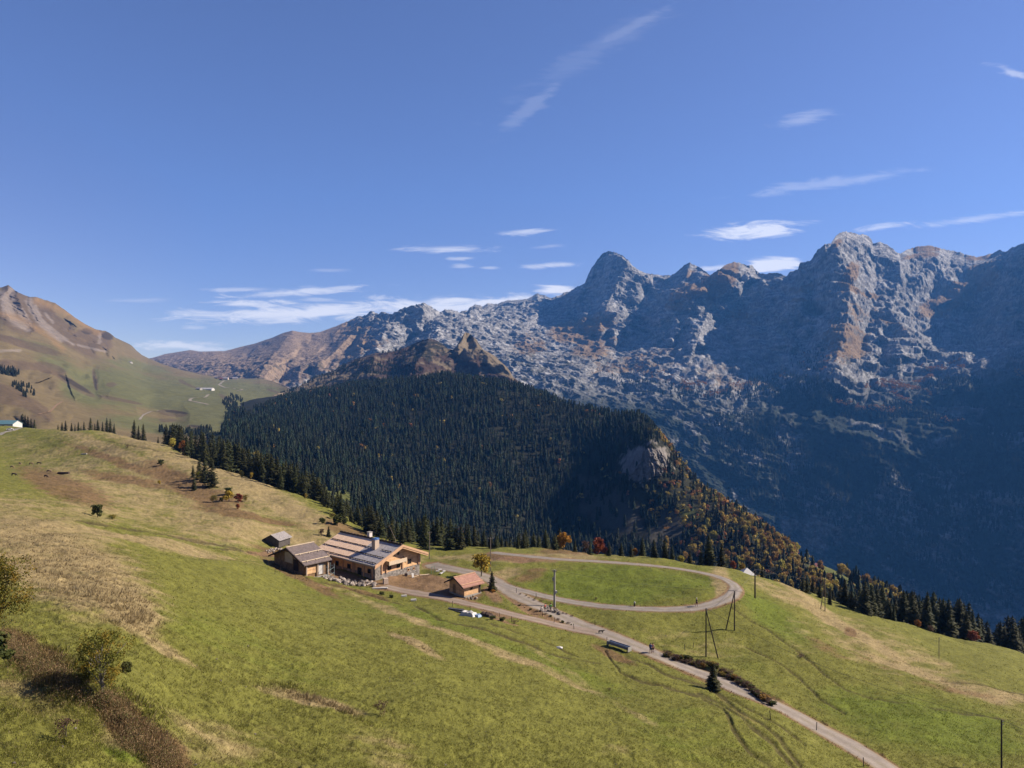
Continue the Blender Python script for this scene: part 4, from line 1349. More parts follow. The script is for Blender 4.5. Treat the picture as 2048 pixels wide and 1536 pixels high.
m.box((-HE - 0.06, 4.8, ZE + 0.05), (0.12, 9.6, 0.3)); m.box((-HE - 0.06, 16.5, ZE + 0.07), (0.12, 13.6, 0.3)); m.box((HE + 0.06, LL / 2, ZE + 0.05), (0.12, LL, 0.3))
m.build('eaves_board', M_conc, ch)
m = MB()
for sd in (-1, 1):
    for xx in (0.0, 2.2, 4.4, 6.4):
        if sd == 1 and xx == 0: continue
        zz = ZR - (ZR - ZE) * xx / HE - 0.18
        m = MB(); m.box((sd * xx, 0.85, zz), (0.28, 1.4, 0.3)); m.build('purlin', W_trim, ch)
# chimneys
m = MB(); m.box((-2.7, 6.3, ZR - 0.25), (1.25, 1.2, 2.8)); c1 = m.build('chimney', M_plaster, ch)
m = MB(); m.box((-2.7, 6.3, ZR + 1.24), (1.35, 1.3, 0.2)); m.box((-2.6, 6.2, ZR + 1.4), (1.0, 1.1, 0.22), 0.2); m.build('blue_cover', M_blue, c1)
m = MB(); m.box((1.2, 13.2, ZR + 0.25), (0.9, 0.9, 2.1)); c2 = m.build('chimney', M_white, ch)
m = MB(); m.box((1.2, 13.2, ZR + 1.36), (1.1, 1.1, 0.12)); m.build('chimney_cap', M_conc, c2)
# gable details
m = MB()
for xx in (-4.9, -3.55, 1.35, 6.45):
    m = MB(); m.box((xx, Y0 - 0.12, 2.6), (0.3, 0.3, 2.6)); m.build('post', W_trim, ch)
m = MB(); m.box((WX, Y0 - 0.1, 2.9), (0.3, 0.5, 3.0)); m.build('post', W_trim, ch)
m = MB()
m.box((-1.0, Y0 - 0.65, 3.25), (5.4, 1.3, 0.16)); m.box((-1.0, Y0 - 1.27, 3.7), (5.4, 0.07, 0.75)); m.box((-3.68, Y0 - 0.62, 3.7), (0.07, 1.2, 0.75)); m.box((1.68, Y0 - 0.62, 3.7), (0.07, 1.2, 0.75))
bal = m.build('balcony', W_pale, ch)
m = MB()
for xx in (-3.5, -1.2, 1.4):
    m = MB(); m.box((xx, Y0 - 0.6, 3.05), (0.22, 1.2, 0.22)); m.build('balcony_bracket', W_dark, bal)
for (xx, zz, w, h) in [(-1.25, 5.35, 0.5, 1.0), (0.1, 5.35, 0.5, 1.0), (-3.0, 4.9, 0.55, 0.8), (-3.9, 4.6, 0.4, 0.7), (-2.6, 2.3, 1.0, 0.9), (0.2, 2.3, 1.0, 0.9), (3.6, 2.6, 1.0, 1.0)]:
    window(ch, (xx, Y0, zz), w, h)
for xx in (3.2, 4.9):
    window(ch, (xx, Y0 - 0.08, 0.7), 0.55, 0.55, frame=W_trim)
for yy, zz, w, h in [(3.6, 2.0, 1.0, 0.9), (7.0, 1.2, 1.3, 2.1), (11.0, 1.9, 1.1, 1.0), (15.5, 1.9, 1.1, 1.0)]:
    window(ch, (-WX - (0.08 if zz < 1.9 else 0.0), yy, zz), w, h, 'left')
m = MB()
for yy in (2.3, 5.4, 8.9, 9.5, 13.2, 17.5):
    m = MB(); m.box((-WX - 0.12, yy, 1.9), (0.25, 0.28, 3.2)); m.build('side_post', W_trim, ch)
# low annexe behind the left wing
m = MB(); m.add([(-8.2, 17.5, -0.5), (-WX + 0.01, 17.5, -0.5), (-WX + 0.01, 17.5, 3.9), (-8.2, 17.5, 3.2), (-8.2, 22, -0.5), (-WX + 0.01, 22, -0.5), (-WX + 0.01, 22, 3.9), (-8.2, 22, 3.2)],
                [(0, 1, 2, 3), (7, 6, 5, 4), (0, 4, 5, 1), (1, 5, 6, 2), (2, 6, 7, 3), (3, 7, 4, 0)])
m.build('side_annexe', W_old, ch)
m = MB(); m.add([(-12.6, 17.2, 2.9), (-7.9, 17.2, 4.3), (-7.9, 22.6, 4.3), (-12.6, 22.6, 2.9), (-12.6, 17.2, 3.1), (-7.9, 17.2, 4.5), (-7.9, 22.6, 4.5), (-12.6, 22.6, 3.1)],
                [(0, 3, 2, 1), (4, 5, 6, 7), (0, 1, 5, 4), (1, 2, 6, 5), (2, 3, 7, 6), (3, 0, 4, 7)])
m.box((-10.3, 17.3, 3.75), (5.0, 0.18, 0.25), 0, -0.29); m.box((-10.3, 22.5, 3.75), (5.0, 0.18, 0.25), 0, -0.29)
m.build('annexe_roof', R_dark, ch)

# ------------------------------------------------------------------ left wing
wg = empty('barn', (-50.8, 160.0, -42.4), math.radians(-40.5))
tag(wg, 'low barn with dark brown shingle roof and pale battens left of the chalet', 'barn')
HE2, ZR2, ZE2, L2 = 7.2, 5.4, 2.6, 7.2
vs, fs = wall_prism(6.3, 0.8, 6.8, -2.0, ZE2, ZR2, HE2)
mesh_obj('wall', vs, fs, W_newv, wg)
m = MB(); slope_box(m, -1, 0, HE2, 0, L2, ZR2, ZE2, HE2); slope_box(m, 1, 0, HE2, 0, L2, ZR2, ZE2, HE2)
rf = m.build('roof', R_dark, wg)
m = MB()
for xx in (3.4, 6.2):
    zz = ZR2 - (ZR2 - ZE2) * xx / HE2
    m.tube((xx, 0.0, zz + 0.36), (xx, L2 + 0.05, zz + 0.38), 0.10, n=6)
    for q in (1.2, 3.6, 6.0): m.box((xx + 0.12, q, zz + 0.3), (0.4, 0.15, 0.2), 0, 0.37)
m.box((0, L2 / 2, ZR2 + 0.30), (0.32, L2 + 0.1, 0.13))
m.build('batten', W_pale, rf)
m = MB()
for sd in (-1, 1):
    x1 = HE2 + 0.1; z1 = ZR2 - (ZR2 - ZE2) * x1 / HE2
    a = [(0, -0.16, ZR2 - 0.15), (sd * x1, -0.16, z1 - 0.15), (sd * x1, -0.16, z1 + 0.2), (0, -0.16, ZR2 + 0.2)]
    b = [(p[0], -0.02, p[2]) for p in a]
    m.add(a + b, [(0, 1, 2, 3), (7, 6, 5, 4), (0, 4, 5, 1), (1, 5, 6, 2), (2, 6, 7, 3), (3, 7, 4, 0)])
m.build('barge_board', W_dark, wg)
m = MB(); m.box((-0.2, 0.76, 3.2), (3.2, 0.06, 2.3)); m.build('plank_panel', W_pale, wg)
m = MB(); m.box((2.7, 0.75, 1.9), (1.9, 0.08, 2.4)); m.build('dark_opening', W_dark, wg)
m = MB(); m.box((6.38, 4.7, 0.9), (0.12, 1.1, 2.2)); m.build('door', M_white, wg)
m = MB(); m.box((6.38, 2.2, 1.2), (0.1, 2.9, 1.6)); m.build('wood_panel', W_new, wg)
m = MB()
for q in (0.95, 3.8, 6.6):
    m = MB(); m.box((6.6, q, 0.9), (0.22, 0.22, 3.0)); m.build('post', M_plaster, wg)
m = MB(); m.box((6.9, 3.3, -1.5), (1.7, 5.6, 2.0)); m.build('concrete_step', M_conc, wg)

# ------------------------------------------------------------------ hut with red roof
ht = empty('hut', (-12.0, 146.4, -43.6), math.radians(-47))
tag(ht, 'small log hut with orange red tiled roof beside the gravel track', 'hut')
HE3, ZR3, ZE3, L3 = 3.15, 3.65, 2.1, 5.7
vs, fs = wall_prism(2.45, 0.8, 5.2, 0.2, ZE3, ZR3, HE3)
mesh_obj('wall', vs, fs, W_new, ht)
m = MB(); m.box((0, 3.0, -0.3), (5.1, 4.6, 1.2)); m.build('stone_base', M_conc, ht)
m = MB(); slope_box(m, -1, 0, HE3, 0, L3, ZR3, ZE3, HE3, 0.16); slope_box(m, 1, 0, HE3, 0, L3, ZR3, ZE3, HE3, 0.16)
rf = m.build('roof', R_red, ht)
m = MB(); m.box((0, L3 / 2, ZR3 + 0.2), (0.3, L3 + 0.1, 0.1)); xx = 2.5; zz = ZR3 - (ZR3 - ZE3) * xx / HE3
m.tube((xx, 0, zz + 0.26), (xx, L3, zz + 0.26), 0.07, n=6); m.build('ridge_cap', W_trim, rf)
m = MB()
for sd in (-1, 1):
    x1 = HE3 + 0.05; z1 = ZR3 - (ZR3 - ZE3) * x1 / HE3
    a = [(0, -0.10, ZR3 - 0.12), (sd * x1, -0.10, z1 - 0.12), (sd * x1, -0.10, z1 + 0.17), (0, -0.10, ZR3 + 0.17)]
    b = [(p[0], -0.02, p[2]) for p in a]
    m.add(a + b, [(0, 1, 2, 3), (7, 6, 5, 4), (0, 4, 5, 1), (1, 5, 6, 2), (2, 6, 7, 3), (3, 7, 4, 0)])
m.build('barge_board', W_dark, ht)
window(ht, (2.45, 2.7, 1.5), 0.5, 0.4, 'right')
m = MB(); m.box((2.52, 4.9, 1.2), (0.12, 0.4, 1.9)); m.build('post', W_dark, ht)
m = MB(); m.box((-0.8, 0.76, 1.2), (0.9, 0.06, 1.8)); m.build('door', W_newv, ht)

# ------------------------------------------------------------------ grey shed
sh_ = empty('shed', (-62.7, 185.0, -42.8), math.radians(-20.4))
tag(sh_, 'small weathered grey board shed uphill behind the chalet', 'shed')
HE4, ZR4, ZE4, L4 = 2.7, 3.5, 2.1, 5.2
vs, fs = wall_prism(2.25, 0.3, 4.9, 0.35, ZE4, ZR4, HE4)
mesh_obj('wall', vs, fs, W_grey, sh_)
m = MB(); slope_box(m, -1, 0, HE4 + 0.5, -0.1, L4, ZR4, ZE4, HE4, 0.1); slope_box(m, 1, 0, HE4, -0.1, L4, ZR4, ZE4, HE4, 0.1)
m.build('roof', simple_mat('silvered_shingles', (0.36, 0.33, 0.33), 0.7, 0.4, 2.5), sh_)
for sx in (-2.0, 2.0):
    for sy in (0.5, 4.7):
        m = MB(); m.box((sx, sy, 0.0), (0.3, 0.3, 0.9)); m.build('leg', W_dark, sh_)

# ------------------------------------------------------------------ far buildings
def small_house(name, loc, rz, w, l, h, rh, wall, roof_m, label, cat, group=None, windows=True):
    r = empty(name, loc, rz)
    tag(r, label, cat, group)
    vs, fs = wall_prism(w / 2, 0.3, l - 0.3, -2.0, h, h + rh, w / 2 + 0.5)
    mesh_obj('wall', vs, fs, wall, r)
    m = MB(); slope_box(m, -1, 0, w / 2 + 0.6, 0, l, h + rh, h, w / 2 + 0.5, 0.25); slope_box(m, 1, 0, w / 2 + 0.6, 0, l, h + rh, h, w / 2 + 0.5, 0.25)
    m.build('roof', roof_m, r)
    if windows:
        for k in range(2):
            m = MB(); m.box((-w / 2 - 0.02, l * (0.3 + 0.4 * k), h * 0.55), (0.12, 1.2, 1.2)); m.build('window', M_glass, r)
    return r


M_bluer = simple_mat('blue_sheet_roof', (0.13, 0.26, 0.30), 0.5, 0.1, 0.3, 0.4)
M_greyr = simple_mat('grey_sheet_roof', (0.30, 0.28, 0.30), 0.6, 0.12, 0.3, 0.3)
M_redr = simple_mat('red_sheet_roof', (0.36, 0.14, 0.13), 0.7, 0.15, 0.4)
M_paler = simple_mat('pale_sheet_roof', (0.55, 0.54, 0.55), 0.5, 0.1, 0.5, 0.4)
p = at(36, 838, 545)
small_house('farm_building', (p.x, p.y, p.z - 0.3), math.radians(88), 10.0, 26.0, 2.9, 2.6, M_white, M_bluer, 'long farm building with a blue sheet roof at the left edge', 'farm building')
p = on_relief(LG, 425, 781)
small_house('cattle_barn', (p[0] , p[1], p[2] - 1), math.radians(82), 18, 58, 6, 4.5, M_white, M_paler, 'long pale cattle barn out on the green valley floor', 'barn', 'valley farm buildings')
p = on_relief(LG, 402, 781)
small_house('cattle_barn', (p[0], p[1], p[2] - 1), math.radians(78), 13, 16, 5, 4, M_conc, M_greyr, 'small grey barn left of the long pale cattle barn', 'barn', 'valley farm buildings')
for i, (u, v, w, l, mt, lab) in enumerate([
        (437, 759, 22, 22, M_greyr, 'leftmost grey roofed chalet of the far hamlet at the pass'), (456, 760, 26, 30, M_greyr, 'broad grey roofed chalet in the middle of the far hamlet'),
        (467, 758, 22, 26, R_dark, 'brown roofed chalet right of the middle of the far hamlet'), (476, 759, 20, 26, M_greyr, 'rightmost grey roofed chalet of the far hamlet at the pass'),
        (445, 761, 14, 14, M_redr, 'small red roofed house low in the far hamlet')]):
    p = on_relief(LG, u, v)
    small_house('far_chalet', (p[0], p[1], p[2] - 1), math.radians([60, 100, 75, 110, 80][i]), w, l, 7, 6, M_plaster if i % 2 else W_old, mt, lab, 'chalet', 'chalets of the far hamlet')
for (u, v, lab) in [(262, 729, 'tiny grey stone hut on the pass below the left ridge')]:
    p = on_relief(LG, u, v)
    small_house('stone_hut', (p[0], p[1], p[2] - 1), 1.2, 14, 20, 5, 4, M_conc, M_greyr, lab, 'hut', windows=False)
x, y = (1645 - UC) / F * 672, 672.0
small_house('hill_barn', (x, y, float(mid_z(x, y)) - 0.5), math.radians(72), 8, 12, 2.6, 2.6, W_old, M_redr, 'barn with a pinkish red roof in the clearing on the right hillside', 'barn', windows=False)
x, y = (722 - UC) / F * 520, 520.0
small_house('valley_chalet', (x, y, float(mid_z(x, y)) + 0.5), math.radians(40), 8, 9, 4, 3, M_conc, M_greyr, 'grey roofed house among the spruces right of the small meadow', 'house', windows=False)

# white pitched tarpaulin roof peeping over the crest
p = at(1494, 1153, 178)
cp = empty('canopy', (p.x, p.y, p.z - 1.75)); tag(cp, 'white pitched canopy roof peeping over the crest behind the lane bend', 'canopy')
m = MB(); m.add([(-1.9, -1.6, 1.9), (1.9, -1.6, 1.6), (1.9, 1.6, 1.6), (-1.9, 1.6, 1.9), (0.0, 0, 3.2), (-1.9, -1.6, 1.8), (1.9, -1.6, 1.5), (1.9, 1.6, 1.5), (-1.9, 1.6, 1.8)],
                [(0, 1, 4), (1, 2, 4), (2, 3, 4), (3, 0, 4), (5, 6, 1, 0), (6, 7, 2, 1), (7, 8, 3, 2), (8, 5, 0, 3), (8, 7, 6, 5)])
m.build('roof_sheet', M_white, cp)
for sx, sy in ((-1.8, -1.5), (1.8, -1.5), (1.8, 1.5), (-1.8, 1.5)):
    m = MB(); m.tube((sx, sy, -1), (sx, sy, 1.65), 0.05); m.build('leg', M_metal, cp)

# ------------------------------------------------------------------ poles
def pole(name, u, v, d, h, label, mat=M_pole, r=0.13, brace=None, arm=None, stay=None, group='utility poles', extra=None, cat='pole'):
    p = at(u, v, d)
    r0 = empty(name, p); tag(r0, label, cat, group)
    m = MB(); m.tube((0, 0, -0.4), (0, 0, h), r, r * 0.75, 10); m.build('shaft', mat, r0)
    if brace:
        q = at(brace[0], brace[1], d + (brace[2] if len(brace) > 2 else 0)) - p
        m = MB(); m.tube(q - Vector((0, 0, 0.3)), (0.0, 0.0, h * 0.97), r * 0.9, r * 0.7, 10); m.build('brace', mat, r0)
    if arm:
        m = MB(); m.box((0, -0.12, h - 0.25), (arm, 0.12, 0.12)); a = m.build('crossarm', mat, r0)
        for sx in (-arm / 2 + 0.08, 0.0, arm / 2 - 0.08):
            m = MB(); m.tube((sx, -0.12, h - 0.19), (sx, -0.12, h + 0.05), 0.045, 0.03, 8); m.build('insulator', M_conc, a)
    else:
        for k in (0, 1):
            m = MB(); m.tube((r * 0.8, 0, h - 0.25 - 0.35 * k), (r + 0.16, 0, h - 0.17 - 0.35 * k), 0.05, 0.04, 8); m.build('insulator', M_conc, r0)
    return r0, p + Vector((0, 0, h))


dk = lambda u, v: float(nearF.hit(u, v)[0])
d1 = 141.0
_, T1 = pole('concrete_pole', 1109, 1199, d1, 7.4, 'square grey concrete pole with a box standing at the oval field edge', M_conc, 0.24, arm=0.9)
r0 = _
m = MB(); m.box((0.32, 0, 3.0), (0.35, 0.3, 0.5)); m.build('box', M_white, r0)
m = MB(); m.box((-0.3, -0.1, 5.6), (0.3, 0.3, 0.6)); m.build('box', M_conc, r0)
d2 = dk(1412, 1315); _, T2 = pole('braced_pole', 1412, 1315, d2, 97 * d2 / F, 'tall braced wooden pole nearest the road spruce', brace=(1437, 1318), r=0.12)
d3 = dk(1469, 1262); _, T3 = pole('braced_pole', 1469, 1262, d3, 79 * d3 / F, 'braced wooden pole right below the lane bend', brace=(1451, 1256), r=0.12)
d4 = dk(1510, 1198); _, T4 = pole('thick_pole', 1510, 1198, d4, 58 * d4 / F, 'thick dark wooden pole on the slope right of the lane bend', r=0.17)
d5 = dk(1650, 1221); _, T5 = pole('braced_pole', 1650, 1221, d5, 66 * d5 / F, 'slim braced pole on the crest in front of the dark spruces', mat=M_polelight, brace=(1641, 1210), r=0.10)
d6 = dk(1878, 1317); _, T6 = pole('thin_pole', 1878, 1317, d6, 43 * d6 / F, 'thin short grey pole alone on the right meadow', mat=M_polelight, r=0.07)
d7 = 86.0; _, T7 = pole('meadow_pole', 2003, 1553, d7, 111 * d7 / F, 'dark wooden pole at the lower right corner', r=0.11)
d8 = 166.0; _, T8 = pole('crossarm_pole', 981, 1146, d8, 68 * d8 / F, 'wooden pole with crossarm behind the yellow tree', mat=M_polelight, r=0.11, arm=1.3)
d9 = 184.0; _, T9 = pole('crossarm_pole', 859, 1126, d9, 54 * d9 / F, 'slim pole with crossarm right of the chalet gable', mat=M_polelight, r=0.10, arm=1.0)
p = at(789, 1090, 195)
mst = empty('leaning_mast', p); tag(mst, 'thin leaning pale mast behind the chalet roof', 'mast')
m = MB(); m.path([(0.6, 0, -1), (0.2, 0, 2.5), (-1.5, 0, 6.3)], [0.09, 0.08, 0.05], 8); m.build('shaft', M_polelight, mst)
m = MB(); m.tube((-1.9, 0, 6.0), (-1.1, 0, 6.3), 0.04); m.build('crossarm', M_metal, mst)


def wire(a, b, sag, label, r=0.022):
    a, b = Vector(a), Vector(b)
    pts = [a.lerp(b, t) - Vector((0, 0, sag * 4 * t * (1 - t))) for t in np.linspace(0, 1, 14)]
    m = MB(); m.path(pts, [r] * len(pts), 5)
    tag(m.build('cable', M_wire), label, 'cable', 'overhead cables')


wire(T2, T3, 0.5, 'thin cable between the two braced poles on the right slope')
wire(T3, T4, 0.6, 'thin cable from the lower lane bend pole to the thick dark pole')
wire(T5, T4, 0.6, 'thin cable from the crest pole to the thick dark pole', 0.018)
wire(T2, T7, 2.0, 'long cable sagging over the meadow to the lower right pole', 0.018)
wire(T7, T7 + Vector((26, -30, -3)), 0.8, 'thin cable leaving the lower right pole to the right')
wire(T3, T1, 0.8, 'thin cable from the lane bend pole over the oval field', 0.016)
wire(T8, T9, 0.6, 'thin cable between the two crossarm poles behind the chalet', 0.016)
pa, pb = at(1700, 1215, 172), at(1778, 1243, 168)
wire(pa + Vector((0, 0, 3.0)), pb + Vector((0, 0, 0.3)), 0.3, 'pale guy cable in front of the dark spruces on the crest', 0.03)

# fence posts along the roads
ref = MB().tube((0, 0, -0.3), (0, 0, 1.05), 0.055, 0.045, 7)
first = None
for (u, v) in [(1190, 1251), (1148, 1259), (1214, 1288), (1541, 1440), (1633, 1461), (1727, 1533), (1072, 1195), (1033, 1186), (1370, 1300), (1386, 1296), (940, 1222), (1000, 1236), (1023, 1243), (1085, 1232), (1108, 1246), (560, 1145), (590, 1160), (538, 1130), (550, 1150), (905, 1213)]:
    if first is None:
        o = first = ref.build('fence_post', M_pole)
    else:
        o = first.copy(); col.objects.link(o)
    p = at(u, v)
    o.location = p
    o.rotation_euler = (random.uniform(-.1, .1), random.uniform(-.1, .1), random.uniform(0, 3))
    place = ('beside the barn on the slope' if u < 700 else 'beside the gravel track' if u < 1130 and v > 1210 else 'along the road verge')
    tag(o, 'short dark wooden fence post ' + place, 'fence post', 'fence posts ' + place)

# pale marker by the field
p = at(1269, 1213)
mk = empty('marker_post', p); tag(mk, 'stubby dark post with a pale top at the oval field edge', 'post')
m = MB(); m.tube((0, 0, -0.2), (0, 0, 0.7), 0.16, 0.14, 9); m.build('stump', M_pole, mk)
m = MB(); m.tube((0.04, 0, 0.7), (0.06, 0, 0.95), 0.17, 0.12, 9); m.build('cap', M_white, mk)

# ------------------------------------------------------------------ feeding trough
p = at(1238, 1303, 117)
tr_ = empty('feed_trough', p, math.radians(-46)); tag(tr_, 'long blue grey feed trough on legs beside the road', 'trough')
m = MB()
m.box((0, -0.42, 0.62), (4.3, 0.05, 0.42)); m.box((0, 0.42, 0.62), (4.3, 0.05, 0.42)); m.box((0, 0, 0.42), (4.3, 0.84, 0.04)); m.box((0, 0.0, 0.78), (4.3, 0.12, 0.05))
m.build('basin', simple_mat('blue_steel', (0.16, 0.20, 0.30), 0.45, 0.2, 2.0, 0.5), tr_)
for sx in (-2.18, 2.18):
    m = MB(); m.box((sx, 0, 0.5), (0.05, 0.95, 0.75)); m.build('end_plate', M_conc, tr_)
for sx in (-1.9, 1.9):
    for sy in (-.35, .35):
        m = MB(); m.box((sx, sy, 0.1), (0.08, 0.08, 0.7)); m.build('leg', M_metal, tr_)

# ------------------------------------------------------------------ building site things
rk = 0
rocks_src = [MB().rock((0, 0, 0), 0.5, s, (1, random.uniform(.7, 1), random.uniform(.6, .8))).build('boulder', S_rock if s % 3 else S_rockd, smooth=False) for s in range(7)]
used = set()


def boulders(n, f, group, label, r0, r1):
    for i in range(n):
        u, v = f()
        k = random.randrange(7)
        if k not in used:
            used.add(k); o = rocks_src[k]
        else:
            o = rocks_src[k].copy(); col.objects.link(o)
        s = random.uniform(r0, r1)
        p = at(u, v)
        o.location = p + Vector((0, 0, s * 0.25 + random.uniform(0, 0.3)))
        o.scale = (s * 2, s * 2, s * 2)
        o.rotation_euler = (0, 0, random.uniform(0, 6.28))
        tag(o, label, 'boulder', group)


def along(pts, jit):
    def f():
        i = random.randrange(len(pts) - 1); t = random.random()
        return (pts[i][0] * (1 - t) + pts[i + 1][0] * t + random.gauss(0, 2.5), pts[i][1] * (1 - t) + pts[i + 1][1] * t + random.gauss(0, jit))
    return f


boulders(120, along([(643, 1154), (665, 1158), (690, 1163), (715, 1165), (740, 1166), (755, 1171)], 2.6), 'rubble bank in front of the chalet', 'pale boulder in the rubble bank in front of the chalet', 0.22, 0.62)
boulders(36, along([(538, 1106), (555, 1102), (562, 1100)], 2.2), 'rubble heap below the grey shed', 'pale boulder in the heap below the grey shed', 0.22, 0.5)
boulders(14, along([(930, 1197), (952, 1194)], 1.2), 'stones at the foot of the red roofed hut', 'pale stone at the foot of the red roofed hut', 0.15, 0.32)
boulders(10, along([(1092, 1222), (1112, 1224), (1120, 1228)], 1.8), 'stones by the roadside walkers', 'brown stone heaped beside the roadside walkers', 0.2, 0.4)
for k in range(7):
    if k not in used: bpy.data.objects.remove(rocks_src[k])
p = at(1119, 1297)
o = MB().rock((0, 0, 0.1), 0.55, 3, (1.3, 0.8, 0.5)).build('boulder', M_white); o.location = p; tag(o, 'single white rock lying in the grass above the tractor ruts', 'boulder')

# scaffold
p = at(658, 1152, 160)
sc_ = empty('scaffold', p, math.radians(50)); tag(sc_, 'small pale blue tube scaffold between barn and chalet', 'scaffold')
M_scaf = simple_mat('scaffold_paint', (0.42, 0.52, 0.55), 0.5, 0.1)
for sx in (-0.9, 0.9):
    for sy in (-0.7, 0.7):
        m = MB(); m.tube((sx, sy, -0.3), (sx, sy, 3.2), 0.045, n=7); m.build('upright', M_scaf, sc_)
    for zz in (1.0, 2.6):
        m = MB(); m.tube((sx, -0.7, zz), (sx, 0.7, zz), 0.035, n=7); m.build('crossbar', M_scaf, sc_)
for zz in (0.6, 1.8):
    m = MB(); m.tube((-0.9, -0.7, zz), (0.9, -0.7, zz + 0.6), 0.035, n=7); m.build('crossbar', M_scaf, sc_)

# planks, slabs and blocks about the yard
def slab(name, u, v, d, size, rz, tilt, mat, label, cat, group=None):
    o = MB().box((0, 0, size[2] / 2), size).build(name, mat)
    o.location = at(u, v, d) + Vector((0, 0, 0.05)); o.rotation_euler = (tilt, 0, rz)
    me = o.modifiers.new('bevel', 'BEVEL'); me.width = 0.02
    tag(o, label, cat, group)


slab('plank', 760, 1177.5, None, (3.2, 0.4, 0.25), 0.1, 0, M_white, 'long white beam lying on the verge below the yard', 'beam')
slab('block', 808, 1194.5, None, (1.1, 0.35, 0.35), 0.25, 0, M_white, 'left one of two white blocks lying in the grass', 'block')
slab('block', 827, 1201, None, (1.1, 0.35, 0.35), 0.25, 0, M_white, 'right one of two white blocks lying in the grass', 'block')
slab('panel', 786, 1149.5, None, (1.25, 0.12, 1.3), 0.5, -0.25, M_white, 'cream round cornered panel leaning on the chalet gable', 'panel')
slab('crate', 771, 1168, None, (1.0, 0.9, 1.25), 0.5, 0.0, M_plaster, 'upright pale crate at the yard corner', 'crate')
slab('tarp_bundle', 766, 1153.5, None, (0.9, 0.6, 0.35), 0.2, 0.0, M_white, 'small white bundle by the stone pier of the chalet', 'bundle')
slab('bin', 812, 1153.5, None, (0.6, 0.6, 0.6), 0.3, 0.0, W_dark, 'small black tub on the brown soil by the gable', 'tub')
slab('board', 826, 1155.5, None, (0.55, 0.08, 1.0), 0.6, -0.3, M_white, 'white board standing on end by the chalet corner', 'board')
slab('plank', 832, 1154, None, (1.9, 0.15, 0.08), 1.0, 0, W_pale, 'pale plank lying slantwise by the chalet corner', 'plank')
slab('plank', 850, 1150, None, (2.6, 0.45, 0.12), 0.35, 0, W_pale, 'long pale plank right of the chalet corner', 'plank')
for i, (u, v, w) in enumerate([(875, 1143.5, 0.8), (880, 1140, 0.9), (888, 1143, 0.7), (882, 1149, 0.9), (886, 1147, 0.6)]):
    slab('stone_slab', u, v, None, (w, 0.5, 0.16), 0.4 * i, 0, M_white, 'pale flat slab in the scatter right of the chalet', 'slab', 'pale slabs right of the chalet')
# swing frame / green rail
p = at(866, 1147, None)
gr_ = empty('rail_frame', p, 0.3); tag(gr_, 'small green rail frame standing on the grass right of the chalet', 'frame')
M_green_p = simple_mat('green_paint', (0.18, 0.34, 0.22), 0.5, 0.1)
for sx in (-0.4, 0.4):
    m = MB(); m.tube((sx, 0, -.1), (sx, 0, 1.5), 0.04); m.build('leg', M_green_p, gr_)
m = MB(); m.tube((-0.4, 0, 1.5), (0.4, 0, 1.5), 0.04); m.tube((-0.4, 0, 0.8), (0.4, 0, 0.8), 0.03); m.build('bar', M_green_p, gr_)


# tarpaulins and stored timber beside the track
def heap(name, u, v, w, l, h, mat, label, cat, seed):
    rr = np.random.default_rng(seed)
    n = 18
    gx, gy = np.meshgrid(np.linspace(-1, 1, n), np.linspace(-1, 1, n))
    r = np.maximum(np.abs(gx), np.abs(gy)) ** 2
    z = h * (1 - sstep(r, 0.35, 1.0)) * (0.75 + 0.6 * fbm(gx * 2.2 + seed, gy * 2.2, octs=3)) - 0.04
    k = 1 + 0.12 * fbm(gx * 2, gy * 2 + seed)
    P = np.stack([gx * w / 2 * k, gy * l / 2 * k, z], -1).reshape(-1, 3)
    f = grid_faces(n, n)
    o = mesh_obj(name, P, f, mat, smooth=False)
    o.location = at(u, v); tag(o, label, cat)
    o.rotation_euler = (0, 0, -0.5)
    return o


heap('tarpaulin', 937, 1229, 3.2, 1.6, 0.95, M_white, 'crumpled white tarpaulin over a heap beside the gravel track', 'tarpaulin', 1)
heap('tarpaulin', 952, 1231, 2.0, 1.4, 0.6, simple_mat('pale_blue_sheet', (0.30, 0.42, 0.62), 0.5, 0.15), 'pale blue sheet at the right of the white tarpaulin', 'tarpaulin', 2)
heap('junk_heap', 972, 1232, 2.6, 1.6, 0.8, W_dark, 'dark brush heap right of the tarpaulins', 'brush heap', 3)
tl = empty('timber_stack', at(912, 1222), -0.5); tag(tl, 'low dark stack of old beams left of the white tarpaulin', 'timber stack')
for i, (dx, dy, dz, ll) in enumerate([(0, -.4, .12, 3.4), (0.1, -.1, .12, 3.0), (-.1, .2, .12, 3.3), (0, .45, .12, 2.8), (0.1, -.2, .36, 3.1), (0, .15, .36, 3.0)]):
    m = MB(); m.box((dx, dy, dz), (ll, 0.24, 0.2), 0.03 * i); m.build('beam', W_dark if i % 2 else simple_mat('slate_beam', (0.16, 0.17, 0.2), 0.6), tl)

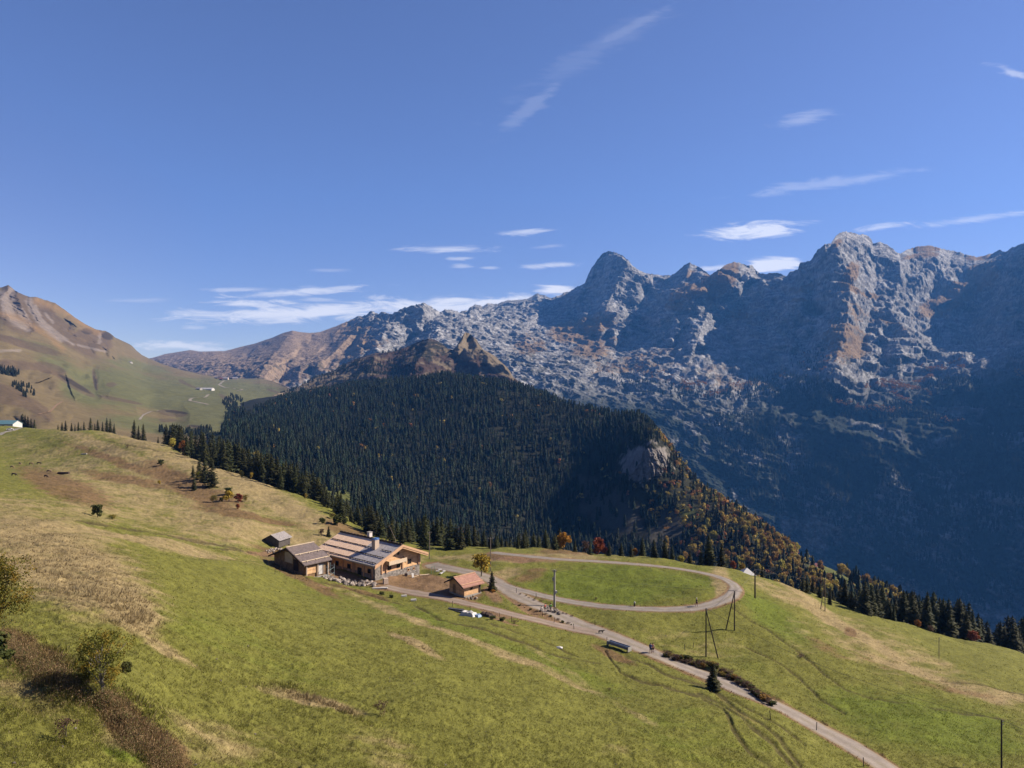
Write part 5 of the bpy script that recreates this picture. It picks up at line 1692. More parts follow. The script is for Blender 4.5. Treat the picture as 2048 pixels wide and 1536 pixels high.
# ------------------------------------------------------------------ car on the far left road
p = at(20, 858.5, 500)
cr = empty('parked_car', (p.x, p.y, p.z + 0.15), math.radians(25)); tag(cr, 'small white car on the road at the far left', 'car')
prof = [(-2.1, 0.35), (-2.1, 0.85), (-1.6, 0.95), (-1.0, 1.42), (0.5, 1.45), (1.1, 1.0), (1.9, 0.85), (2.1, 0.6), (2.1, 0.35)]
vs = [(x, -0.85, z) for x, z in prof] + [(x, 0.85, z) for x, z in prof]
n = len(prof)
mesh_obj('body', vs, [tuple(range(n)), tuple(range(2 * n - 1, n - 1, -1))] + [(i, i + n, (i + 1) % n + n, (i + 1) % n) for i in range(n)], M_white, cr)
m = MB(); m.add([(-1.35, -0.87, 0.98), (0.95, -0.87, 0.98), (0.45, -0.87, 1.36), (-0.95, -0.87, 1.36)], [(0, 1, 2, 3)]); m.add([(-1.35, 0.87, 0.98), (0.95, 0.87, 0.98), (0.45, 0.87, 1.36), (-0.95, 0.87, 1.36)], [(3, 2, 1, 0)]); m.build('side_window', M_glass, cr)
for sx in (-1.3, 1.3):
    for sy in (-0.8, 0.8):
        m = MB(); m.tube((sx, sy - 0.1, 0.32), (sx, sy + 0.1, 0.32), 0.32, n=14); m.build('wheel', W_dark, cr)
# ------------------------------------------------------------------ foliage materials
def leaf_mat(name, cols, hue=0.02, val=0.3, scale=1.5, trans=0.25, use_obj=True):
    """cols: list of (position, colour) picked by an object-space noise"""
    m = bpy.data.materials.new(name)
    m.use_nodes = True
    t = NT(m.node_tree)
    tc = t.n('ShaderNodeTexCoord')
    geo = t.n('ShaderNodeNewGeometry')
    n = t.noise(geo.outputs['Position'], scale, 3, 0.7)
    rp = t.n('ShaderNodeValToRGB')
    while len(rp.color_ramp.elements) < len(cols):
        rp.color_ramp.elements.new(0.5)
    for e, (pos, c) in zip(rp.color_ramp.elements, cols):
        e.position = pos; e.color = (*c, 1)
    t.put(rp.inputs[0], t.rng(n, 0.3, 0.7))
    oi = t.n('ShaderNodeObjectInfo')
    c = t.mix(1.0, rp.outputs[0], ALB, 'MULTIPLY')
    hs = t.n('ShaderNodeHueSaturation')
    t.put(hs.inputs['Hue'], t.rng(oi.outputs['Random'], 0, 1, 0.5 - hue, 0.5 + hue))
    t.put(hs.inputs['Value'], t.rng(oi.outputs['Random'], 0, 1, 1 - val, 1 + val))
    t.put(hs.inputs['Color'], c)
    d = t.n('ShaderNodeBsdfPrincipled')
    d.inputs['Roughness'].default_value = 0.75
    d.inputs['Specular IOR Level'].default_value = 0.15
    t.t.links.new(hs.outputs[0], d.inputs['Base Color'])
    tl = t.n('ShaderNodeBsdfTranslucent')
    t.t.links.new(hs.outputs[0], tl.inputs[0])
    mx = t.n('ShaderNodeMixShader'); mx.inputs[0].default_value = trans
    t.t.links.new(d.outputs[0], mx.inputs[1]); t.t.links.new(tl.outputs[0], mx.inputs[2])
    o = t.n('ShaderNodeOutputMaterial')
    t.t.links.new(mx.outputs[0], o.inputs[0])
    return m


def attr_leaf_mat(name, trans=0.2):
    m = bpy.data.materials.new(name)
    m.use_nodes = True
    t = NT(m.node_tree)
    at_ = t.n('ShaderNodeAttribute', _attribute_name='Col')
    d = t.n('ShaderNodeBsdfPrincipled')
    d.inputs['Roughness'].default_value = 0.8
    d.inputs['Specular IOR Level'].default_value = 0.1
    ac = t.mix(1.0, at_.outputs['Color'], ALB, 'MULTIPLY')
    t.put(d.inputs['Base Color'], ac)
    tl = t.n('ShaderNodeBsdfTranslucent')
    t.put(tl.inputs[0], ac)
    mx = t.n('ShaderNodeMixShader'); mx.inputs[0].default_value = trans
    t.t.links.new(d.outputs[0], mx.inputs[1]); t.t.links.new(tl.outputs[0], mx.inputs[2])
    o = t.n('ShaderNodeOutputMaterial')
    t.t.links.new(mx.outputs[0], o.inputs[0])
    return m


L_spruce = leaf_mat('spruce_needles', [(0.0, (0.022, 0.028, 0.010)), (0.5, (0.050, 0.056, 0.019)), (1.0, (0.105, 0.100, 0.036))], 0.02, 0.25, 0.5, 0.12)
L_yellow = leaf_mat('yellow_leaves', [(0, (0.42, 0.27, 0.03)), (0.6, (0.55, 0.36, 0.05)), (1, (0.20, 0.20, 0.04))], 0.01, 0.1)
L_gold = leaf_mat('golden_beech_leaves', [(0, (0.42, 0.27, 0.05)), (0.5, (0.56, 0.40, 0.095)), (1, (0.26, 0.20, 0.05))], 0.03, 0.25, 0.12)
L_orange = leaf_mat('orange_leaves', [(0, (0.45, 0.15, 0.03)), (0.6, (0.55, 0.26, 0.04)), (1, (0.25, 0.14, 0.03))], 0.01, 0.1)
L_red = leaf_mat('red_leaves', [(0, (0.26, 0.05, 0.03)), (0.6, (0.36, 0.10, 0.05)), (1, (0.16, 0.06, 0.03))], 0.01, 0.15)
L_green = leaf_mat('hedge_leaves', [(0, (0.045, 0.060, 0.015)), (0.6, (0.085, 0.10, 0.025)), (1, (0.14, 0.12, 0.03))], 0.015, 0.25)
L_olive = leaf_mat('yellowing_leaves', [(0, (0.10, 0.12, 0.02)), (0.5, (0.20, 0.19, 0.03)), (0.75, (0.36, 0.23, 0.03)), (1, (0.10, 0.10, 0.02))], 0.01, 0.1, 1.1)
L_twig = leaf_mat('bare_twigs', [(0, (0.13, 0.075, 0.05)), (1, (0.20, 0.13, 0.09))], 0.01, 0.2)
M_bark = simple_mat('bark', (0.11, 0.085, 0.065), 0.9, 0.3, 4.0)
M_barkp = simple_mat('pale_bark', (0.26, 0.23, 0.20), 0.9, 0.25, 4.0)


def conifer_meshes(seed, tiers=17, per=9):
    """unit-height spruce: a skirt of drooping, ragged boughs"""
    rr = np.random.default_rng(seed)
    V, Fc = [], []

    def tri(a, b, c):
        i = len(V); V.extend([a, b, c]); Fc.append((i, i + 1, i + 2))
    wmax = rr.uniform(0.15, 0.19)
    for k in range(tiers):
        h = 0.05 + 0.93 * (k / tiers) ** 0.92
        R = wmax * (1 - h) ** 0.75 * rr.uniform(0.82, 1.15) + 0.008
        if h < 0.12: R *= 0.8
        n = max(5, int(per * (1 - 0.45 * h) + rr.integers(0, 2)))
        ph = rr.uniform(0, 6.28)
        for j in range(n):
            a = ph + 6.283 * j / n + rr.normal(0, 0.13)
            r = R * rr.uniform(0.65, 1.18)
            dirv = np.array([math.cos(a), math.sin(a), 0]); sid = np.array([-math.sin(a), math.cos(a), 0])
            hh = h + rr.normal(0, 0.007)
            base = np.array([0, 0, hh + 0.02])
            mid = dirv * r * 0.55 + np.array([0, 0, hh - 0.012])
            tip = dirv * r + np.array([0, 0, hh - 0.030 - 0.10 * r])
            w = r * rr.uniform(0.28, 0.42)
            m1 = mid + sid * w; m2 = mid - sid * w
            tri(base, m1, mid + np.array([0, 0, 0.012])); tri(base, mid + np.array([0, 0, 0.012]), m2)
            tri(m1, tip + sid * w * .35, mid); tri(mid, tip - sid * w * .35, m2); tri(mid, tip + sid * w * .2, tip - sid * w * .2)
            for q in range(3):
                t = rr.uniform(0.25, 1.0); s = rr.uniform(-1, 1) * w
                p = dirv * r * t + sid * s * (1 - abs(t - .55)) + np.array([0, 0, hh - 0.012 * t])
                e = 0.012 + 0.02 * (1 - h)
                tri(p - sid * e, p + sid * e + dirv * e * 0.5, p + np.array([0, 0, -e * 2.2]) + dirv * e * rr.uniform(-1, 1))
    for q in range(6):
        a = q * 1.05; e = 0.012
        tri(np.array([math.cos(a) * e, math.sin(a) * e, 0.93]), np.array([math.cos(a + 1.2) * e, math.sin(a + 1.2) * e, 0.93]), np.array([0, 0, 1.0]))
    return np.array(V), np.array(Fc)


def me_of(o):
    me = o.data
    return me


proto_con = []
for s in range(7):
    V_, F_ = conifer_meshes(100 + s, tiers=15 + s % 4, per=8 + s % 3)
    crown = mesh_obj('crown', V_, F_, L_spruce, link=False).data
    m = MB(); m.path([(0, 0, -0.04), (0.003, 0, 0.3), (0, 0.002, 0.7), (0, 0, 0.96)], [0.016, 0.012, 0.007, 0.002], 6)
    trunk = mesh_obj('trunk', m.v, m.f, M_bark, link=False).data
    proto_con.append((crown, trunk))


def place_conifer(x, y, z, h, width, label, group=None, name='spruce', cat='spruce'):
    r = bpy.data.objects.new(name, None); col.objects.link(r)
    r.location = (x, y, z); r.rotation_euler = (random.uniform(-.02, .02), random.uniform(-.02, .02), random.uniform(0, 6.28))
    r.scale = (h * width, h * width, h)
    tag(r, label, cat, group)
    c, t = random.choice(proto_con)
    for nm, me in (('crown', c), ('trunk', t)):
        o = bpy.data.objects.new(nm, me); col.objects.link(o); o.parent = r
    return r


def broadleaf(seed, nl=1300, leaf=0.045, lobes=14, spread=0.36, open_=0.0, base=0.18, limbs=7):
    """unit-height deciduous tree: trunk with limbs, crown of small leaf clumps around them"""
    rr = np.random.default_rng(seed)
    cs = []
    for k in range(lobes):
        a = rr.uniform(0, 6.28); h = rr.uniform(base + 0.14, 0.86)
        env = math.sin(math.pi * min(1, max(0.05, (h - base) / (1.02 - base)))) ** 0.6
        r = spread * env * rr.uniform(0.2, 0.75)
        cs.append((r * math.cos(a), r * math.sin(a), h, rr.uniform(0.10, 0.19) * (1 - 0.3 * open_)))
    cs.append((0, 0, 0.85, 0.14)); cs.append((0, 0, 0.6, 0.2))
    cs = np.array(cs)
    idx = rr.integers(0, len(cs), nl)
    d = rr.normal(size=(nl, 3)); d /= np.linalg.norm(d, axis=1)[:, None]
    rad = cs[idx, 3] * rr.uniform(0.35, 1.1, nl) ** 0.6
    P = cs[idx, :3] + d * rad[:, None]
    keep = (pnoise(P[:, 0] * 9, P[:, 1] * 9, P[:, 2] * 9 + seed) > -0.25 + 0.25 * open_)
    P = P[keep]; d = d[keep]
    n = len(P)
    nrm = d * 0.6 + rr.normal(size=(n, 3)) * 0.6; nrm /= np.linalg.norm(nrm, axis=1)[:, None]
    a = np.cross(nrm, rr.normal(size=(n, 3))); a /= np.linalg.norm(a, axis=1)[:, None]
    b = np.cross(nrm, a)
    s = leaf * rr.uniform(0.5, 1.2, n)[:, None]
    V_ = np.stack([P - a * s, P - b * s * 0.7, P + a * s, P + b * s * 0.7], 1).reshape(-1, 3)
    F_ = np.arange(n * 4).reshape(-1, 4)
    m = MB()
    m.path([(0, 0, -0.05), (0.01, 0, base), (0, 0.015, 0.5), (0.01, 0, 0.8)], [0.028, 0.022, 0.013, 0.004], 7)
    for k in range(limbs):
        c = cs[rr.integers(0, len(cs) - 2)]
        z0 = max(base * 0.8, c[2] * 0.5)
        m.path([(0, 0, z0), (c[0] * .5, c[1] * .5, (z0 + c[2]) / 2 + 0.02), (c[0], c[1], c[2])], [0.012, 0.008, 0.003], 5)
    return (V_, F_), m


def make_broad(seed, leafm, bark=M_bark, **kw):
    (V_, F_), m = broadleaf(seed, **kw)
    c = mesh_obj('crown', V_, F_, leafm, link=False).data
    t = mesh_obj('trunk', m.v, m.f, bark, link=False).data
    return c, t


def place_broad(ct, x, y, z, h, w, label, group=None, name='broadleaf_tree', cat='tree', parts=True):
    r = bpy.data.objects.new(name, None); col.objects.link(r)
    r.location = (x, y, z); r.rotation_euler = (0, 0, random.uniform(0, 6.28)); r.scale = (h * w, h * w, h)
    tag(r, label, cat, group)
    for nm, me in (('crown', ct[0]), ('trunk', ct[1])):
        o = bpy.data.objects.new(nm, me); col.objects.link(o); o.parent = r
    return r


# ------------------------------------------------------------------ spruces behind the crest
crest = [(90, 858), (230, 868), (260, 873), (330, 890), (380, 908), (420, 930), (500, 957), (600, 988), (660, 1018), (700, 1052), (780, 1092), (860, 1109), (1000, 1097), (1100, 1100), (1200, 1110), (1300, 1122), (1490, 1148), (1600, 1190), (1700, 1225), (1800, 1248), (1900, 1275), (2048, 1312)]
crest_d = [(90, 480), (230, 430), (330, 360), (420, 300), (500, 272), (600, 250), (660, 235), (700, 215), (780, 198), (860, 190), (1000, 194), (1100, 188), (1300, 180), (1490, 172), (1600, 166), (1700, 166), (1800, 172), (1900, 180), (2048, 192)]
ci = lambda u: float(np.interp(u, [p[0] for p in crest], [p[1] for p in crest]))
cdi = lambda u: float(np.interp(u, [p[0] for p in crest_d], [p[1] for p in crest_d]))
n_con = 0


def tree_top(u, d, topv, width=1.0, label='', group=None, fn=place_conifer, ct=None, minh=4.0, **kw):
    """a tree standing on the ground at column u and distance d whose tip shows at row topv"""
    global n_con
    x = (u - UC) / F * d
    z = float(near_z(np.array([x]), np.array([d]))[0])
    zt = -(topv - VC) / F * d
    h = max(zt - z, minh)
    if fn is place_conifer:
        n_con += 1
        return place_conifer(x, d, z - 0.1, h, width, label, group, **kw)
    return place_broad(ct, x, d, z - 0.1, h, width, label, group, **kw)


R_ = random.Random(5)
# row on the far left crest
row = [(116, 848), (124, 843), (131, 840), (143, 845), (150, 848), (157, 843), (162, 850), (168, 842), (181, 834), (190, 846), (196, 838), (205, 842), (214, 834), (221, 836), (228, 846)]
for i, (u, tv) in enumerate(row):
    tree_top(u, cdi(u) * 1.03, tv, 0.95 + 0.3 * R_.random(), 'small dark spruce in the row on the far left crest', 'spruce row on the far left crest', minh=3)
for i, (u, tv, lab) in enumerate([(268, 838, 'tall dark spruce, left of the pair on the left crest'), (286, 846, 'dark spruce, right of the pair on the left crest'), (277, 850, 'small spruce between the pair on the left crest'), (316, 872, 'small lone spruce left of the long belt')]):
    tree_top(u, cdi(u) * 1.02, tv, 1.15, lab)
for i, (u, tv) in enumerate([(45, 826), (50, 828), (56, 831), (62, 835), (68, 838), (42, 828)]):
    tree_top(u, 560, tv, 1.2, 'small dark spruce right of the blue roofed farm building', 'spruces right of the blue roofed farm', minh=3)
tops1 = [(330, 856), (350, 850), (372, 862), (400, 866), (440, 876), (470, 888), (500, 903), (540, 908), (560, 915), (590, 930), (620, 945), (650, 962), (680, 990), (700, 1008)]
for i in range(92):
    u = 330 + (i + R_.random()) / 92 * 370
    tv = float(np.interp(u, [p[0] for p in tops1], [p[1] for p in tops1])) - 9 + R_.random() ** 1.5 * 28
    d = cdi(u) * R_.uniform(1.005, 1.16)
    x = (u - UC) / F * d
    side = 'topmost' if u < 390 else 'upper' if u < 450 else 'upper middle' if u < 510 else 'middle' if u < 570 else 'lower middle' if u < 640 else 'lowest'
    tree_top(u, d, tv, R_.uniform(1.15, 1.7), f'dark spruce in the {side} part of the belt along the left crest', f'spruces of the {side} belt on the left crest')
tops2 = [(700, 1005), (740, 1012), (780, 1035), (820, 1036), (850, 1030), (880, 1038), (920, 1045), (950, 1058), (1000, 1075), (1050, 1062), (1110, 1064), (1150, 1060)]
for i in range(62):
    u = 690 + (i + R_.random()) / 62 * 430
    tv = float(np.interp(u, [p[0] for p in tops2], [p[1] for p in tops2])) - 9 + R_.random() ** 1.3 * 36
    tv = min(tv, ci(u) - 22)
    d = cdi(u) * R_.uniform(1.04, 1.26)
    wh = 'behind the grey bushes uphill of the chalet' if u < 740 else 'behind the chalet chimneys' if u < 800 else 'behind the front gable of the chalet' if u < 860 else 'behind the slim crossarm pole' if u < 920 else 'behind the meadow left of the yellow tree' if u < 975 else 'behind the far bend of the dirt lane' if u < 1040 else 'left of the orange beech'
    tree_top(u, d, tv, R_.uniform(1.1, 1.7), 'dark spruce ' + wh, 'spruces ' + wh)
for (u, tv, dd, w, lab) in [(1048, 1060, 1.06, 1.3, 'broad spruce behind the yellow tree meadow crest'), (1110, 1064, 1.05, 1.35, 'spruce just left of the orange beech on the crest'), (1092, 1085, 1.05, 1.3, 'low bushy spruce left of the orange beech'), (1150, 1088, 1.05, 1.2, 'low dark spruce between orange and red trees'),
                            (1180, 1086, 1.04, 1.3, 'green spruce in front of the russet tree'), (1218, 1096, 1.05, 1.3, 'small spruce right of the russet tree'), (1243, 1086, 1.06, 1.3, 'low dark spruce left of the tall pair beyond the lane'), (1262, 1090, 1.05, 1.5, 'dark bushy spruce beyond the lane'),
                            (1285, 1072, 1.08, 1.2, 'slim spruce beyond the middle of the lane'), (1308, 1076, 1.05, 1.3, 'left one of two tall spruces beyond the lane'), (1330, 1074, 1.05, 1.35, 'right one of two tall spruces beyond the lane'),
                            (1345, 1100, 1.05, 1.2, 'short spruce right of the tall pair beyond the lane'), (1418, 1066, 1.06, 1.45, 'biggest dark spruce beyond the right end of the lane'), (1443, 1085, 1.06, 1.25, 'spruce right of the biggest one beyond the lane'), (1402, 1095, 1.05, 1.2, 'short spruce left of the biggest one beyond the lane'),
                            (1380, 1105, 1.1, 1.2, 'small spruce in the gap beyond the lane'), (1525, 1128, 1.12, 1.2, 'small spruce right of the white canopy')]:
    tree_top(u, cdi(u) * dd, tv, w, lab)
tops3 = [(1540, 1165), (1600, 1172), (1640, 1180), (1660, 1170), (1685, 1152), (1700, 1162), (1730, 1150), (1760, 1168), (1790, 1178), (1840, 1176), (1880, 1182), (1930, 1195), (1955, 1212), (1970, 1238), (1990, 1242), (2006, 1228), (2030, 1225), (2060, 1230)]
for i in range(74):
    u = 1600 + (i + R_.random()) / 74 * 470
    tv = float(np.interp(u, [p[0] for p in tops3], [p[1] for p in tops3])) + R_.random() ** 1.4 * 30
    tv = min(tv, ci(u) - 14)
    d = cdi(u) * R_.uniform(1.03, 1.22)
    side = 'leftmost' if u < 1670 else 'left' if u < 1740 else 'middle' if u < 1830 else 'right' if u < 1940 else 'rightmost'
    tree_top(u, d, tv, R_.uniform(1.1, 1.7), f'dark spruce in the {side} part of the belt below the right meadow', f'spruces of the {side} belt below the right meadow')
tree_top(1978, cdi(1978) * 1.02, 1252, 1.6, 'low wide spruce right of the red bush on the crest')
# spruces standing on the slopes
for (u, v, hpx, w, lab) in [(424, 974, 62, 1.5, 'large dark spruce standing apart on the left slope'), (410, 964, 50, 1.7, 'dark spruce close behind the large one on the left slope'), (399, 958, 44, 1.3, 'pine like spruce at the top of the left slope clump'), (388, 979, 30, 1.4, 'small dark spruce below the left slope clump'), (386, 955, 26, 1.3, 'smallest spruce left of the slope clump'),
                            (657, 1072, 22, 1.6, 'little dark fir behind the chalet roof'), (984, 1183, 42, 1.5, 'small spruce standing right of the red roofed hut'), (1427, 1378, 56, 1.9, 'bushy little spruce at the road edge below the braced pole')]:
    d = dk(u, v)
    p = at(u, v, d)
    place_conifer(p.x, p.y, p.z - 0.05, hpx * d / F, w, lab); n_con += 1
print('near conifers', n_con)

# ------------------------------------------------------------------ single coloured trees and bushes
B = {
    'yellow': make_broad(1, L_yellow, M_barkp, nl=1500, leaf=0.05, base=0.25), 'gold': make_broad(2, L_gold, nl=1300, leaf=0.06, base=0.1), 'orange': make_broad(3, L_orange, nl=1500, leaf=0.055, base=0.1),
    'red': make_broad(4, L_red, nl=1500, leaf=0.055, base=0.05), 'green': make_broad(5, L_green, nl=1400, leaf=0.06, base=0.05, spread=0.42), 'olive': make_broad(6, L_olive, M_barkp, nl=13000, leaf=0.0125, lobes=30, spread=0.50, open_=0.5, base=0.12, limbs=26),
    'twig': make_broad(7, L_twig, nl=900, leaf=0.04, base=0.05), 'gold2': make_broad(8, L_gold, nl=1200, leaf=0.06, base=0.1, lobes=9, spread=0.3), 'dry': make_broad(9, L_twig, nl=900, leaf=0.03, base=0.02, spread=0.5, open_=0.4),
    'lush': make_broad(10, L_olive, M_bark, nl=15000, leaf=0.012, lobes=34, spread=0.44, base=0.02, limbs=20),
}
for (u, tv, dd, kind, w, lab, nm) in [
        (1127, 1064, 1.07, 'orange', 1.25, 'orange and yellow beech on the crest beyond the lane', 'beech'), (1196, 1074, 1.08, 'red', 1.2, 'tall russet red tree on the crest beyond the lane', 'beech'), (1210, 1092, 1.05, 'red', 1.0, 'smaller russet red tree just right of the tall one', 'beech'),
        (1172, 1080, 1.1, 'twig', 1.2, 'purplish half bare tree between the orange and russet ones', 'tree'), (1466, 1120, 1.05, 'red', 0.9, 'narrow reddish tree above the right bend of the lane', 'tree'), (1485, 1125, 1.05, 'gold', 0.9, 'small golden tree right of the narrow reddish one', 'tree'),
        (1362, 1110, 1.06, 'gold', 1.3, 'golden bush between spruces beyond the lane', 'bush'), (1835, 1238, 1.0, 'orange', 1.15, 'round orange brown bush on the right crest', 'bush'), (1861, 1250, 1.0, 'twig', 1.3, 'grey leafless bush right of the round orange one', 'bush'), (1948, 1260, 1.0, 'red', 1.5, 'low bright red bush on the right crest', 'bush'),
        (345, 875, 1.02, 'gold', 1.0, 'small orange tree at the upper end of the left belt', 'tree'), (366, 880, 1.02, 'orange', 0.9, 'orange tree among the first spruces of the belt', 'tree'), (483, 940, 1.0, 'gold', 0.9, 'ochre shrub at the foot of the middle belt', 'bush'), (503, 944, 1.0, 'yellow', 0.7, 'narrow yellow tree at the foot of the middle belt', 'tree'), (611, 990, 1.0, 'gold', 0.9, 'small ochre tree at the foot of the lower belt', 'tree'),
        (1270, 1095, 1.08, 'orange', 1.0, 'orange tree behind dark spruces beyond the lane', 'tree'), (918, 1085, 1.06, 'twig', 1.5, 'brownish bush below the spruces behind the meadow', 'bush')]:
    tree_top(u, cdi(u) * dd, tv, w, lab, None, fn=place_broad, ct=B[kind], minh=2.0, name='bush' if nm == 'bush' else 'broadleaf_tree', cat=nm)
bush_list = [
    (963, 1153, 46, 'yellow', 1.25, 'bright yellow tree behind the red roofed hut', 'tree'), (195, 1030, 26, 'green', 1.3, 'dark green leaning bush on the far left slope', 'bush'), (224, 1034, 12, 'olive', 2.2, 'low yellowish bush right of the dark green one', 'bush'),
    (426, 1003, 16, 'olive', 1.5, 'round green and yellow bush left of the autumn cluster', 'bush'), (458, 1003, 22, 'yellow', 1.3, 'bright yellow bush in the middle of the autumn cluster', 'bush'), (450, 1004, 14, 'yellow', 1.2, 'small yellow bush left in the autumn cluster', 'bush'), (477, 1004, 19, 'red', 1.3, 'dark red bush right in the autumn cluster', 'bush'),
    (490, 1003, 15, 'olive', 1.3, 'olive bush at the right end of the autumn cluster', 'bush'), (456, 992, 16, 'green', 1.5, 'green bush above the autumn cluster', 'bush'), (443, 1004, 9, 'green', 1.6, 'small dark green bush in the autumn cluster', 'bush'), (475, 1020, 12, 'red', 1.2, 'small crimson bush below the autumn cluster', 'bush'),
    (322, 934, 12, 'green', 1.7, 'lone green bush high on the left slope', 'bush'), (318, 967, 10, 'yellow', 1.0, 'tiny yellow bush on the left slope', 'bush'), (398, 960, 18, 'olive', 1.2, 'yellow green bush by the large slope spruce', 'bush'), (357, 976, 10, 'dry', 1.6, 'rusty low bush on the left slope', 'bush'), (256, 895, 8, 'dry', 1.6, 'tiny brown bush near the left crest', 'bush'),
    (644, 1050, 13, 'green', 1.6, 'low green bush above the chalet roof', 'bush'), (675, 1055, 22, 'green', 1.5, 'taller green bush above the chalet roof', 'bush'), (664, 1040, 12, 'olive', 1.6, 'olive bush at the edge of the spruces above the chalet', 'bush'), (643, 1072, 16, 'twig', 1.2, 'reddish leafless bush above the chalet roof', 'bush'), (690, 1050, 14, 'green', 1.5, 'dark bush touching the spruces above the chalet', 'bush'),
    (1602, 1316, 9, 'dry', 2.2, 'brown tuft of a bush on the right slope', 'bush'), (763, 1192, 8, 'green', 2.4, 'left low green bush on the verge below the yard', 'bush'), (783, 1197, 6, 'green', 2.4, 'right low green bush on the verge below the yard', 'bush'), (1192, 1200, 5, 'dry', 2.0, 'dry tuft at the near edge of the oval field', 'tuft'),
    (985, 1240, 9, 'green', 2.4, 'green weeds right of the dark brush heap', 'weeds'), (1005, 1243, 9, 'green', 2.2, 'green weeds along the gravel track verge', 'weeds'), (1030, 1247, 10, 'dry', 2.0, 'dry reddish weeds along the gravel track verge', 'weeds'), (986, 1187, 7, 'orange', 2.0, 'small orange shrub at the foot of the hut spruce', 'bush'),
    (760, 1432, 34, 'dry', 1.1, 'dry reddish seed weed on the lower slope', 'weeds'), (132, 1475, 46, 'dry', 1.2, 'rusty dry bush near the lower left corner', 'bush'), (1218, 1372, 8, 'dry', 1.4, 'straw coloured tuft above the ruts', 'tuft'),
    (205, 1392, 140, 'olive', 1.05, 'half bare yellow and green shrub on the lower left bank', 'shrub'), (-12, 1262, 175, 'lush', 1.0, 'leafy yellow green shrub cut by the left edge', 'shrub'), (252, 1345, 26, 'green', 1.4, 'small green shrub right of the half bare one', 'shrub'), (178, 1370, 44, 'lush', 1.2, 'low leafy shrub at the foot of the half bare one', 'shrub'),
    (-14, 1345, 80, 'green', 1.2, 'dark low shrub on the left edge below the leafy one', 'shrub'),
]
for (u, v, hpx, kind, w, lab, cat) in bush_list:
    d = dk(u, v); p = at(u, v, d)
    place_broad(B[kind], p.x, p.y, p.z - 0.08, hpx * d / F, w, lab, None, name='tree' if cat == 'tree' else 'shrub', cat=cat)
# hedge along the road cutting
for i in range(72):
    t = i / 71
    u = 1330 + t * 215 + R_.uniform(-4, 4); v = float(np.interp(u, [1330, 1400, 1470, 1545], [1313, 1333, 1362, 1412])) + R_.uniform(-3, 3)
    if 1408 < u < 1440: v -= 5
    d = dk(u, v); p = at(u, v, d)
    kind = ['green', 'dry', 'dry', 'green', 'gold', 'dry', 'twig'][i % 7]
    place_broad(B[kind], p.x, p.y, p.z - 0.1, R_.uniform(0.6, 1.2), R_.uniform(1.5, 2.4), 'low tangled bush in the hedge along the right side of the road', 'hedge bushes along the road', name='shrub', cat='bush')
for i in range(22):
    t = i / 21
    u = 1040 + t * 110 + R_.uniform(-3, 3); v = float(np.interp(u, [1040, 1080, 1150], [1190, 1206, 1240])) - 2 + R_.uniform(-2, 2)
    if i % 2: u -= 5; v += 22 - 8 * t
    p = at(u, v)
    place_broad(B['green' if i % 4 == 1 else 'dry'], p.x, p.y, p.z - 0.1, R_.uniform(0.3, 0.6), R_.uniform(1.6, 2.6), 'knee high weeds on the bank where the road leaves the junction', 'weeds on the junction bank', name='weeds', cat='weeds')


# ------------------------------------------------------------------ the forest
def mini_conifer(seed):
    rr = np.random.default_rng(seed)
    V_, F_, S_ = [], [], []
    tiers = 7
    for k in range(tiers):
        h0 = 0.04 + 0.90 * k / tiers
        R0 = 0.205 * (1 - h0) ** 0.68 * rr.uniform(0.85, 1.15) + 0.012
        n = 6 if k < 4 else 5
        ph = rr.uniform(0, 6.28)
        top = h0 + 0.22
        for j in range(n):
            a = ph + 6.283 * j / n; a2 = a + 6.283 / n * 0.9
            r1, r2 = R0 * rr.uniform(0.75, 1.25), R0 * rr.uniform(0.75, 1.25)
            i = len(V_)
            V_ += [(0, 0, min(top, 1.0)), (r1 * math.cos(a), r1 * math.sin(a), h0 + rr.normal(0, .02)), (r2 * math.cos(a2), r2 * math.sin(a2), h0 + rr.normal(0, .02))]
            F_.append((i, i + 1, i + 2)); S_ += [h0 + 0.2, h0, h0]
    return np.array(V_), np.array(F_), np.array(S_)


def mini_broad(seed, n=34):
    rr = np.random.default_rng(seed)
    lob = [(rr.normal(0, .10), rr.normal(0, .10), rr.uniform(0.35, 0.8), rr.uniform(.13, .22)) for _ in range(5)]
    V_, F_ = [], []
    for k in range(n * 2):
        c = lob[rr.integers(0, 5)]
        d = rr.normal(size=3); d[2] = abs(d[2]) * 0.8 - 0.15; d /= np.linalg.norm(d)
        p = np.array(c[:3]) + d * c[3]
        a = np.cross(d, rr.normal(size=3)); a /= np.linalg.norm(a); b = np.cross(d, a)
        s = rr.uniform(0.05, 0.10)
        i = len(V_)
        V_ += [p - a * s, p + a * s + b * s * .3, p + b * s * 1.3 - d * 0.02]
        F_.append((i, i + 1, i + 2))
    V_.append((0, 0, 0)); V_.append((0.02, 0, 0)); V_.append((0, 0.0, 0.5)); F_.append((len(V_) - 3, len(V_) - 2, len(V_) - 1))
    return np.array(V_), np.array(F_), np.ones(len(V_))


mini_c = [mini_conifer(s) for s in range(8)]
mini_b = [mini_broad(s) for s in range(6)]


